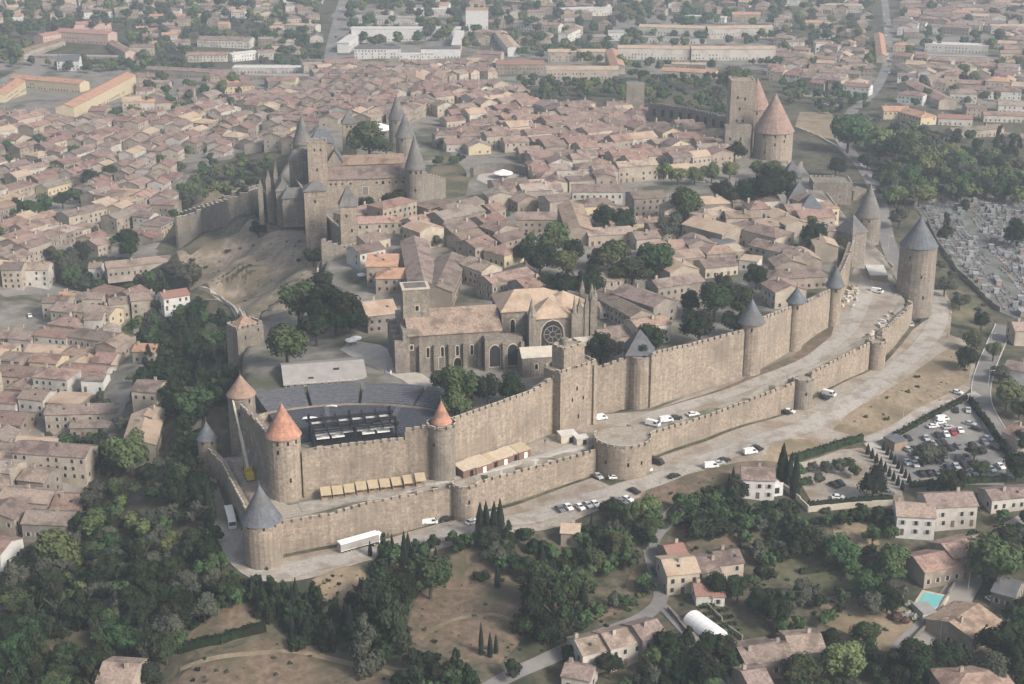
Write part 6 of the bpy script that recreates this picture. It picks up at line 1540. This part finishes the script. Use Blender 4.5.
for px, py, col, ex, ey, kd, lab in ((430,524,'white',10,-2,'van','white van with pale roof parked against the outer rampart'),(447,521,'black',8,-1,'car','black car in front of the white van by the rampart'),(472,524,'white',6,-2,'car','white car parked at the little round bastion'),
 (598,478,'silver',6,4,'car','silver car parked at the left foot of the barbican'),(615,479,'white',10,-1,'car','white car parked at the foot of the round barbican'),(657,464,'black',9,3,'van','dark pickup at the right corner of the barbican'),
 (649,470,'white',2,5,'car','small white car tucked behind the dark pickup'),(674,478,'black',9,-3,'car','dark car beside the brown bank'),(711,468,'white',9,-1,'van','white van leading three vehicles on the gravel'),(719,465,'silver',9,-1,'car','silver car between white van and dark car'),(724,462,'black',9,-1,'car','dark car third in the gravel row'),
 (750,454,'white',9,-2,'van','white van above the white villa'),(757,450,'black',9,4,'car','dark car just behind the white van'),(789,413,'white',9,2,'car','white car parked at the open round tower'),(785,414,'black',8,2,'car','dark car beside the white one at the round tower'),
 (829,396,'white',8,2,'van','white van parked past the open round tower'),(824,399,'black',8,4,'car','dark car in front of the white van by the wall'),(600,420,'white',10,-2,'van','white van parked in the upper ward near the square tower'),
 (653,426,'white',7,6,'van','white van parked on the barbican terrace edge'),(666,422,'white',9,-1,'van','white camper van on the upper terrace'),(676,420,'black',6,4,'car','black car beside the camper van'),(693,416,'white',8,3,'car','small white car alone on the upper terrace'),
 (877,293,'white',8,2,'van','white van beside the marquee of the mason yard'),(911,326,'silver',3,6,'car','silver car squeezed by the massive tower foot'),(919,322,'black',5,-6,'car','dark car on the road by the massive tower'),
 (957,394,'white',6,2,'car','white car waiting at the car park entrance'),(655,573,'black',3,7,'car','black car driving on the narrow curving road'),(568,509,'white',6,5,'car',None),(580,509,'white',6,5,'car',None),(588,507,'silver',6,5,'car',None),(595,506,'white',6,5,'car',None),(560,511,'grey',6,5,'car',None),(572,507,'black',6,5,'car',None),(627,501,'white',7,3,'car',None),(634,493,'black',7,3,'car',None),(622,504,'grey',7,3,'car',None),
 (834,487,'black',6,3,'car','first of two black cars in the gravel lot'),(840,485,'black',6,4,'car','second of two black cars in the gravel lot'),(838,499,'white',8,0,'car',None),(826,500,'grey',8,0,'car',None),(888,495,'grey',8,0,'car',None),(898,494,'white',6,3,'car',None),(992,602,'white',6,5,'car','white car parked beside the dark barn'),(30,317,'white',2,6,'car',None)):
    car(px, py, col, dirpx(px, py, ex, ey), kd, lab, PK)
rows = [((925,441),(1.2,0),[(926,440),(931,439),(938,437),(946,436),(953,434),(960,432)],['silver','grey','black','white','red','white'],(5,7)),
 (0,0,[(933,428),(940,424),(948,429)],['white','white','silver'],(8,-1)),(0,0,[(908,440),(902,443)],['black','black'],(5,5)),(0,0,[(968,412),(956,412)],['silver','black'],(1,7)),
 (0,0,[(907,464),(915,466),(922,464),(930,463),(938,463),(945,461)],['white','white','black','black','black','grey'],(6,7)),
 (0,0,[(950,450),(958,448),(965,449),(973,447),(979,447),(984,444)],['black','grey','black','black','silver','grey'],(7,5)),(0,0,[(958,460),(966,459)],['black','grey'],(3,8)),
 (0,0,[(957,476),(965,475),(973,474),(980,474),(991,471),(1000,468)],['white','white','silver','grey','white','white'],(5,4))]
for _, _, ps, cs, e in rows:
    for (x, y), c in zip(ps, cs): car(x, y, c, dirpx(x, y, *e), 'car', None, 'cars in the large car park')
for (x0,y0),(x1,y1),n,e in (((948,430),(965,428),3,(5,7)),((905,452),(924,450),3,(7,4)),((944,470),(1000,462),7,(6,5)),((912,458),(930,456),3,(6,7)),((986,438),(996,452),3,(8,3)),((930,446),(946,444),3,(6,6)),((968,424),(978,432),3,(7,2)),((900,449),(912,446),3,(6,6)),((918,476),(948,474),4,(6,5))):
    for i in range(n): car(x0+(x1-x0)*(i+.5)/n, y0+(y1-y0)*(i+.5)/n, ['black','grey','dark blue','silver','black'][(i+n) % 5], dirpx(x0, y0, *e), 'car', None, 'cars in the large car park')
car(942, 421, 'white', dirpx(942,421,9,-1), 'van', 'white camper van at the head of the car park', 'cars in the large car park')
car(1005, 478, 'blue', dirpx(1005,478,8,1), 'car', 'blue car under the hedge below the car park', 'cars in the large car park')
rs_ = random.Random(4)
for (x0,y0),(x1,y1),n in (((884,14),(890,80),9),((92,102),(128,82),8),((100,106),(135,86),6),((858,160),(876,196),3),((334,50),(341,4),5),((560,47),(600,44),3),((690,182),(712,184),4),((900,192),(925,196),5),((808,104),(850,108),6)):
    for i in range(n):
        f = (i+rs_.random()*.6)/n; x, y = x0+(x1-x0)*f, y0+(y1-y0)*f; car(x, y, rs_.choice(['white','silver','grey','black','white','blue','red']), dirpx(x, y, x1-x0, y1-y0), 'car', None, 'cars in the far streets', parts=False)
# lorries
def lorry(px, py, ex, ey, L, label, cab='white', box='white'):
    x, y, z = at(px, py); a = dirpx(px, py, ex, ey); root = empty('lorry', (x, y, z+.2), a)
    mb = MB(); mb.box(-1.2, 0, 1.15, L-3.4, 2.5, 2.75, M['cloth']); t = mb.obj('trailer', root); mb = MB(); mb.box(-1.2, 0, 1.3, L-3.36, 2.54, 2.2, M['roof_grey']); mb.obj('side_curtain', t); mb = MB(); mb.box(-1.2, 0, .85, L-3.6, 2.2, .28, M['black']); mb.obj('chassis', t)
    mb = MB(); c0 = L/2-1.9
    pr = [(c0-1.0,.5),(c0+1.1,.5),(c0+1.15,1.6),(c0+.8,2.9),(c0+.1,3.5),(c0-1.0,3.5)]
    A = [(p, -1.2, q) for p, q in pr]; B = [(p, 1.2, q) for p, q in pr]; m = M['white']
    mb.poly(A, m); mb.poly(B[::-1], m)
    for i in range(6): j = (i+1) % 6; mb.poly([A[j], A[i], B[i], B[j]], m)
    cb = mb.obj('cab', root); mb = MB(); mb.poly([(c0+1.18,-1.05,1.7),(c0+1.18,1.05,1.7),(c0+.86,1.0,2.85),(c0+.86,-1.0,2.85)], M['glass'])
    for s in (-1, 1): mb.poly([(c0-.3,s*1.22,1.7),(c0+.9,s*1.22,1.7),(c0+.65,s*1.22,2.6),(c0-.3,s*1.22,2.6)][::s], M['glass'])
    mb.obj('windscreen', cb)
    for wx in (-L/2+1.6, -L/2+2.8, -L/2+4.0, c0-2.6, c0+.2):
        for s in (-1, 1): link('wheel', WHEEL, root, (wx, s*1.05, .5), 0, (1.5,1.5,1.5))
    tag(root, label, 'lorry')
lorry(362, 548, 40, -9.5, 16.5, 'white articulated lorry parked beside the front rampart')
lorry(231, 524, 7, 26, 12, 'white box lorry in the narrow lane under the left rampart')
lorry(212, 486, 5, 14, 9, 'second pale lorry further up the narrow lane') if False else None
# crane in the ward
x, y, z = at(249, 478); cr_ = empty('mobile_crane', (x, y, z), dirpx(249,478,3,6)); mb = MB(); mb.box(0,0,.7,7,2.5,.8,M['yellow']); mb.box(2.2,0,1.5,1.8,2.3,1.5,M['yellow']); mb.box(-1,0,1.5,2.6,2.2,1.6,M['yellow']); mb.box(-3,0,1.5,1,2.4,1.2,M['black']); mb.obj('carrier', cr_)
for wx in (-2.4, 0, 2.4):
    for s in (-1, 1): link('wheel', WHEEL, cr_, (wx, s*1.1, .55), 0, (1.7,1.7,1.7))
X, Y = x, y; tx, ty = hit(Z1, 236, 452); tz = zat(tx, ty, 397); dx, dy = tx-X, ty-Y; ca, sa = math.cos(-cr_.rotation_euler.z), math.sin(-cr_.rotation_euler.z)
mb = MB(); p0 = Vector((-1, 0, 3)); p1 = Vector((dx*ca-dy*sa, dx*sa+dy*ca, tz-z)); mb.beam(p0, p0+(p1-p0)*.5, .9, M['stone_pale']); mb.beam(p0+(p1-p0)*.48, p1, .6, M['stone_pale']); mb.obj('boom', cr_); tag(cr_, 'yellow mobile crane with long pale boom over the left ward', 'crane')
# ------------------------------------------------------------------ smaller things in the ward
for i in range(9):
    px = 326+i*11.8; py = 499.5-i*1.75; x, y, z = at(px, py); a = dirpx(326, 492, 98, -15); w_ = 3.25
    t = empty('canvas_awning', (x, y, z), a); mb = MB(); mb.prism([(-w_/2,-1.9),(w_/2,-1.9),(w_/2,1.9),(-w_/2,1.9)], [2.2,2.2,3.4,3.4], [2.3,2.3,3.5,3.5], M['canvas'], bottom=True); mb.obj('canvas', t)
    for sx in (-1, 1):
        for sy, hh in ((-1, 2.2), (1, 3.4)): mb = MB(); mb.box(sx*(w_/2-.15), sy*1.75, 0, .12, .12, hh, M['wood']); mb.obj('post', t)
    mb = MB(); mb.box(0, .3, 0, w_-.6, 2.4, .9, M['wood']); mb.obj('bench', t)
    t.rotation_euler.z += U(-.05,.05); t.location.z += U(-.15,.15)
    tag(t, '%s ochre canvas awning from the corner tower end' % ['first','second','third','fourth','fifth','sixth','seventh','eighth','ninth'][i], 'awning', 'row of ochre awnings against the rampart')
for i, (px, py, w_, d_, m) in enumerate(((466,474,6,5,'canvas_tan'),(478,470,6,6,'canvas_tan'),(490,466,5,5,'canvas'),(500,463,6,5,'canvas_tan'),(510,459,5,5,'canvas_tan'),(520,456,5,5,'canvas'))):
    x, y, z = at(px, py); a = dirpx(466, 474, 54, -18); t = empty('market_shed', (x, y, z), a); mb = MB(); mb.prism([(-w_/2-.2,-d_/2-.2),(w_/2+.2,-d_/2-.2),(w_/2+.2,d_/2+.2),(-w_/2-.2,d_/2+.2)], [2.7,2.7,3.5,3.5], [2.82,2.82,3.62,3.62], M[m], bottom=True); mb.obj('roof_sheet', t)
    mb = MB(); mb.box(0, 0, 0, w_, d_, 2.7, M['wood_red']); b = mb.obj('boarded_wall', t); mb = MB(); mb.box(.4, -d_/2-.02, 0, 1.3, .1, 2.1, M['cloth'] if i % 2 else M['slit']); mb.obj('door', b)
    tag(t, '%s red boarded shed from the red turret end' % ['first','second','third','fourth','fifth','sixth'][i], 'shed', 'row of red boarded sheds')
for px, py, w_, d_, h_, lab in ((567,441,5.5,4,3,'whitish stone kiosk at the foot of the square tower'),(581,444,4,3,2.6,'small pale kiosk above the outer rampart by barbican')):
    x, y, z = at(px, py); t = empty('kiosk', (x, y, z), .3); mb = MB(); mb.box(0,0,-.3,w_,d_,h_+.3,M['stone_pale']); mb.obj('wall', t); mb = MB(); mb.box(0,0,h_,w_+.5,d_+.5,.25,M['roof_pale']); mb.obj('roof', t); mb = MB(); mb.box(.8,-d_/2-.02,0,1.3,.1,2.1,M['slit']); mb.obj('door', t); tag(t, lab, 'kiosk')
# yards with stone blocks, a marquee
rs_ = random.Random(8)
def yard(P, n, lab):
    xs = [p[0] for p in P]; ys = [p[1] for p in P]; k = 0
    while k < n:
        px, py = rs_.uniform(min(xs), max(xs)), rs_.uniform(min(ys), max(ys))
        if not pip(px, py, P): continue
        k += 1; x, y, z = at(px, py); mb = MB(); w_ = rs_.uniform(1, 2.6); mb.box(0, 0, -.1, w_, rs_.uniform(.8, 1.4), rs_.uniform(.5, 1.3), M[rs_.choice(['stone_pale','stone_pale','roof_pale','stone'])]); o = mb.obj('stone_block', loc=(x, y, z+.1), rz=rs_.uniform(0, 3)); tag(o, lab, 'stone block', lab.replace('pale cut stone block', 'cut stone blocks'))
yard([(868,338),(890,312),(905,316),(880,338)], 34, 'pale cut stone block stacked in the yard behind the corner rampart')
yard([(841,305),(850,282),(858,290),(856,308),(842,310)], 30, 'pale cut stone block stacked against the climbing inner rampart')
mq = at(876, 276); t = empty('marquee', mq, dirpx(868, 268, 8, 18)); 
for i in range(4): mb = MB(); mb.box(-6+i*4, 0, 2.6, 3.8, 8, .3, M['roof_pale']); mb.obj('roof_panel', t)
mb = MB(); mb.box(0,0,0,16,7.6,2.6,M['wood']); mb.obj('wall', t); tag(t, 'row of pale roofed cabins in the narrow ward', 'cabin')
# barbican inner walls
for a, b, l in (((621,432),(635,441),'low inner wall stub on the barbican platform'),((628,430),(638,437),'second low wall stub on the barbican platform')):
    P = [at(*a), at(*b)]; lowwall([a, b], l, 2.2, 1.2, 'stone', 'wall_stub', 'wall stubs on the barbican')
# arena by the castle
A = at(500, 178); ar = empty('round_arena', A); cx_, cy_ = 0, 6
mb = MB(); fan(mb, 17, 19, 3, 3, R(20), R(165), M['roof_grey'], 24, 1, (cx_, cy_-8)); mb.obj('roofed_gallery', ar)
mb = MB(); fan(mb, 15, 17, 5.2, 5.2, R(20), R(165), M['stone_dark'], 24, 1, (cx_, cy_-8)); mb.obj('dark_screen_wall', ar); tag(ar, 'curved gallery around the small sandy court beside the castle', 'gallery')
drape([(476,180),(482,170),(505,168),(520,172),(516,184),(495,188)], 'path', .2, 'pavement')
def parasol(px, py, r, h, lab, m='cloth'):
    x, y, z = at(px, py); t = empty('parasol', (x, y, z)); mb = MB(); mb.cyl(0,0,h,h+r*.35,r,0,M[m],10,cap=False); mb.cyl(0,0,h-.4,h,r*1.0,r,M[m],10,cap=False); mb.obj('canopy', t); mb = MB(); mb.cyl(0,0,0,h+r*.3,.08,.08,M['black'],6); mb.obj('pole', t); tag(t, lab, 'parasol')
parasol(503,178,5.5,3,'big white umbrella on the sandy court of the arena')
parasol(379,134,9,4,'white tented canopy behind the castle courtyard tree')
parasol(351,346,2.2,2.6,'white parasol on the hotel terrace, seen nearest the trees'); parasol(356,344,2.2,2.6,'second white parasol on the hotel terrace')
parasol(362,280,2,2.6,'small white parasol below the bright orange roof')
# white polytunnel
P0, P1 = at(697,620), at(715,636); a = math.atan2(P1[1]-P0[1], P1[0]-P0[0]); L = math.hypot(P1[0]-P0[0], P1[1]-P0[1])+4; t = empty('polytunnel', at(705,630), a); mb = MB()
n = 12; 
for k in range(n):
    u0, u1 = math.pi*k/n, math.pi*(k+1)/n; r_ = 3.3; q = [(r_*math.cos(u), r_*math.sin(u)*.95) for u in (u0, u1)]
    for j in range(6):
        x0, x1 = -L/2+L*j/6, -L/2+L*(j+1)/6-.04; mb.poly([(x0, q[0][0], q[0][1]), (x1, q[0][0], q[0][1]), (x1, q[1][0], q[1][1]), (x0, q[1][0], q[1][1])], M['cloth'])
for x0 in (-L/2, L/2): mb.poly([(x0, 3.3*math.cos(math.pi*k/n), 3.3*math.sin(math.pi*k/n)*.95) for k in range(n+1)], M['cloth'])
mb.obj('cover', t, smooth=False); mb = MB(); mb.box(L/2+.05, 0, 0, .1, 1.6, 2, M['slit']); mb.obj('door', t); tag(t, 'white plastic polytunnel in the vegetable garden', 'polytunnel')
rs_ = random.Random(2)
for i in range(5):
    x, y, z = at(712+i*4, 606+i*7); mb = MB()
    for q in range(160):
        d = Vector((rs_.gauss(0,1), rs_.gauss(0,1), 1)).normalized(); c = Vector((rs_.uniform(-4,4), rs_.uniform(-.7,.7), rs_.uniform(.1,.7))); u = d.orthogonal()*.3; v = d.cross(u); mb.poly([c-u-v, c+u-v, c+u+v, c-u+v], M['leaf_mid'])
    mb.box(0, 0, -.1, 9, 1.6, .25, M['ground']); o = mb.obj('vegetable_bed', loc=(x, y, z+.1), rz=.4); tag(o, '%s leafy vegetable bed counted down from the rose cottage' % ['first','second','third','fourth','fifth'][i], 'vegetable bed', 'vegetable beds')
# pool
q = [(916,606),(925,593),(944,600),(935,612)]; W = [at(*p)[:2] for p in q]; zz = max(zg(*w) for w in W)+.25
pl = empty('swimming_pool', (*W[0], zz)); mb = MB(); mb.prism([(x-W[0][0], y-W[0][1]) for x, y in shrink(W, -1.6)], -1.5, -.02, M['stone_pale']); mb.obj('pool_surround', pl); mb = MB(); mb.prism([(x-W[0][0], y-W[0][1]) for x, y in W], -.5, .06, M['pool']); mb.obj('pool_water', pl); tag(pl, 'rectangular turquoise swimming pool with pale surround', 'swimming pool')
# villa balcony
x, y, z = at(764, 493); bl = empty('balcony_terrace', (x, y, z), dirpx(755,494,20,0)); mb = MB(); mb.box(0,0,-.5,11,5,3.8,M['wall_white']); mb.obj('garden_room', bl)
for i in range(3): mb = MB(); mb.box(-3.4+i*3.4,-2.52,.5,1.6,.1,2,M['glass']); mb.obj('window', bl)
mb = MB(); mb.box(0,-2.4,3.3,11,.15,.9,M['wall_white']); mb.obj('balustrade', bl); tag(bl, 'white ground floor terrace wing in front of the white villa', 'terrace')
# cemetery
CEM = [(914,208),(955,201),(1026,202),(1026,318),(1000,308),(987,296),(958,268),(930,224)]
PTH = [(958,206),(966,206),(1000,268),(1022,300),(1012,302),(990,268)]
TM = {}
def tombmesh(k, v):
    if (k, v) in TM: return TM[(k, v)]
    mb = MB(); m = M['tomb%d' % k]
    if v == 0: mb.box(0,0,-.4,1.1,2.1,.9,m); mb.box(0,.95,.5,1.1,.2,.9,m)
    elif v == 1: mb.box(0,0,-.4,2.2,2.2,.8,m); mb.box(0,.95,.4,1.6,.22,1.1,m); mb.box(0,-.1,.4,1.4,1.6,.25,M['tomb1'])
    elif v == 2: mb.box(0,0,-.4,1.9,2.3,2.6,m); mb.prism([(-1.1,-1.3),(1.1,-1.3),(1.1,1.3),(-1.1,1.3)], 2.2, 2.45, M['tomb0'])
    else: mb.box(0,0,-.4,1.2,2.2,.75,m); mb.box(0,.8,.35,.18,.18,1.5,m); mb.box(0,.8,1.2,.8,.16,.18,m)
    TM[(k, v)] = mb.mesh('tomb'); return TM[(k, v)]
W = [hit(Z, *p) for p in CEM]; A0, B0 = hit(Z, 930, 222), hit(Z, 1000, 310); an = math.atan2(B0[1]-A0[1], B0[0]-A0[0]); c, s = math.cos(an), math.sin(an)
us = [p[0]*c+p[1]*s for p in W]; vs = [-p[0]*s+p[1]*c for p in W]; tombs = []
v = min(vs); 
while v < max(vs):
    u = min(us)
    while u < max(us):
        X, Y = u*c-v*s+U(-.3,.3), u*s+v*c+U(-.3,.3); pr = proj(X, Y, zg(X, Y)); u += U(2.2, 3.1)
        if inpoly(np.array(X), np.array(Y), W) and not pip(*pr, PTH) and rnd() > .12 and pr[0] < 1030: tombs.append((X, Y, pr))
    v += 4.4
tombs.sort(key=lambda t: -t[2][1]); print('TOMBS', len(tombs))
far = MB()
TL_ = ['pale stone tomb standing in the walled cemetery','grey stone tomb standing in the walled cemetery','brownish stone tomb standing in the walled cemetery']
for i, (X, Y, pr) in enumerate(tombs):
    k = random.choice([0,0,0,1,1,2]); v = random.choice([0,0,1,1,2,3]); me = tombmesh(k, v); rz = an+math.pi/2*0+U(-.05,.05)
    if i < 295:
        o = link('tomb', me, None, (X, Y, zg(X, Y)+.1), rz); tag(o, TL_[k], 'tomb', ['pale tombs','grey tombs','brownish tombs'][k])
    else:
        n = len(far.v); cc, ss = math.cos(rz), math.sin(rz); z = zg(X, Y)+.1
        far.v += [(X+q.co.x*cc-q.co.y*ss, Y+q.co.x*ss+q.co.y*cc, z+q.co.z) for q in me.vertices]
        for p in me.polygons: far.f.append(tuple(n+i_ for i_ in p.vertices)); far.m.append(far.mi(me.materials[p.material_index]))
if far.v: kind(far.obj('distant_tombs'), 'stuff', 'rows of further tombs in the cemetery')
# street lamps along the road and poles
def lamp(px, py, lab):
    x, y, z = at(px, py); t = empty('street_lamp', (x, y, z)); mb = MB(); mb.cyl(0,0,-.3,7,.12,.07,M['car_silver'],6); mb.obj('pole', t); mb = MB(); mb.beam((0,0,7),(1.4,0,7.2),.1,M['car_silver']); mb.box(1.5,0,7.1,.7,.3,.15,M['car_silver']); mb.obj('lamp_head', t); auto(t, 'thin grey', 'lamp post', px, py, 'street lamps')
CATS['lamp post'] = 'street lamp'
for px, py in ((990,350),(988,388),(1012,440),(888,250),(896,220),(940,640),(968,590),(903,418),(154,206)): lamp(px, py, None)
# people on the paths
def add_people():
    for px, py, m, l in ((388,372,'black','person in dark clothes standing near the cathedral west front'),(391,375,'cloth','person in white near the cathedral west front'),(385,375,'car_blue','person in blue near the top of the seating fan'),(948,500,'car_red','person in red beside the hedge under the car park'),(947,338,'black','person walking on the road past the massive tower'),(953,394,'black','person standing by the white car at the entrance'),(470,492,'car_blue','person walking in the ward beyond the little bastion'),(545,444,'black','person walking along the ward below the long rampart')):
        person(px, py, m, None, l)
# skin data needs the modifier's layer: build the figures once and reuse the mesh
def person_mesh(m, walk):
    rings = []
    mb = MB(); S = M[m]
    def tube(pts):
        k = 8; base = len(mb.v)
        for (x, y, z, rx, ry) in pts:
            for i in range(k):
                a = 2*math.pi*i/k; mb.v.append((x+rx*math.cos(a), y+ry*math.sin(a), z))
        for j in range(len(pts)-1):
            for i in range(k): mb.f.append((base+j*k+i, base+j*k+(i+1) % k, base+(j+1)*k+(i+1) % k, base+(j+1)*k+i)); mb.m.append(mb.mi(S))
        mb.f.append(tuple(base+(len(pts)-1)*k+i for i in range(k))); mb.m.append(mb.mi(S))
    tube([(0,0,.80,.15,.11),(0,0,.95,.17,.12),(0,0,1.15,.15,.10),(0,0,1.38,.21,.12),(0,0,1.46,.12,.09),(0,0,1.52,.055,.055),(0,0,1.57,.07,.08),(0,-.01,1.66,.085,.10),(0,0,1.74,.07,.08),(0,0,1.78,.02,.02)])
    for s, w in ((-1, walk), (1, -walk)):
        tube([(s*.09,-w-.1,.0,.05,.12),(s*.09,-w*1.0,.08,.045,.05),(s*.09,-w*.6,.28,.055,.06),(s*.09,-w*.35,.48,.06,.065),(s*.09,0,.86,.09,.10)])
        tube([(s*.25,w*.9,.80,.035,.04),(s*.25,w*.5,1.0,.04,.045),(s*.24,w*.1,1.15,.045,.05),(s*.21,0,1.42,.06,.06)])
    return mb.mesh('person', True)
def person(px, py, top, legs, look):
    x, y, z = at(px, py); o = link('person', person_mesh(top, U(.05,.18)), None, (x, y, z+.16), U(0, 6.28)); tag(o, look, 'person')
add_people()
flush_auto()
# unify part names that read like structures
# ------------------------------------------------------------------ air, light
zlo = float(Z.min())
bx = MB(); bx.box(0, 0, 0, 1, 1, 1, None) if False else None
me = bpy.data.meshes.new('haze'); X0, X1, Y0, Y1, Z0_, Z1_ = -6600, 6600, -300, 12600, zlo-1.0, HC+12
me.from_pydata([(X0,Y0,Z0_),(X1,Y0,Z0_),(X1,Y1,Z0_),(X0,Y1,Z0_),(X0,Y0,Z1_),(X1,Y0,Z1_),(X1,Y1,Z1_),(X0,Y1,Z1_)], [], [(3,2,1,0),(4,5,6,7),(0,1,5,4),(1,2,6,5),(2,3,7,6),(3,0,4,7)])
hz = bpy.data.materials.new('haze'); hz.use_nodes = True; N = hz.node_tree.nodes; N.clear(); out = N.new('ShaderNodeOutputMaterial'); pv = N.new('ShaderNodeVolumePrincipled')
pv.inputs['Color'].default_value = (.78,.88,.97,1); pv.inputs['Density'].default_value = HAZE; pv.inputs['Anisotropy'].default_value = 0.25; hz.node_tree.links.new(pv.outputs[0], out.inputs['Volume'])
me.materials.append(hz); o = bpy.data.objects.new('haze', me); COL.objects.link(o); o['kind'] = 'stuff'; o['label'] = 'thin bluish haze over the far town'
w = bpy.data.worlds.new('World'); SC.world = w; w.use_nodes = True; nt = w.node_tree; bg = nt.nodes['Background']; sky = nt.nodes.new('ShaderNodeTexSky'); sky.sky_type = 'NISHITA'; sky.sun_disc = False
SUN_EL, SUN_AZ = R(36), R(128)      # azimuth clockwise from +Y: the light comes from the right and a little behind the camera
sky.sun_elevation = SUN_EL; sky.sun_rotation = SUN_AZ; sky.dust_density = 4.0; sky.air_density = 1.0; hs_ = nt.nodes.new('ShaderNodeHueSaturation'); hs_.inputs['Saturation'].default_value = .68; nt.links.new(sky.outputs[0], hs_.inputs['Color']); nt.links.new(hs_.outputs[0], bg.inputs[0]); bg.inputs[1].default_value = SKY
sl = bpy.data.lights.new('sun', 'SUN'); sl.energy = SUNE; sl.angle = R(11); sl.color = (1, .93, .84); so = bpy.data.objects.new('sun', sl); COL.objects.link(so)
d = Vector((math.sin(SUN_AZ)*math.cos(SUN_EL), math.cos(SUN_AZ)*math.cos(SUN_EL), math.sin(SUN_EL))); so.rotation_euler = d.to_track_quat('Z', 'Y').to_euler()
SC.view_settings.view_transform = 'Standard'; SC.view_settings.look = 'None'; SC.view_settings.exposure = EXPO; SC.view_settings.gamma = 1
SC.cycles.max_bounces = 4; SC.cycles.diffuse_bounces = 2; SC.cycles.volume_bounces = 0; SC.cycles.glossy_bounces = 1; SC.cycles.use_denoising = True
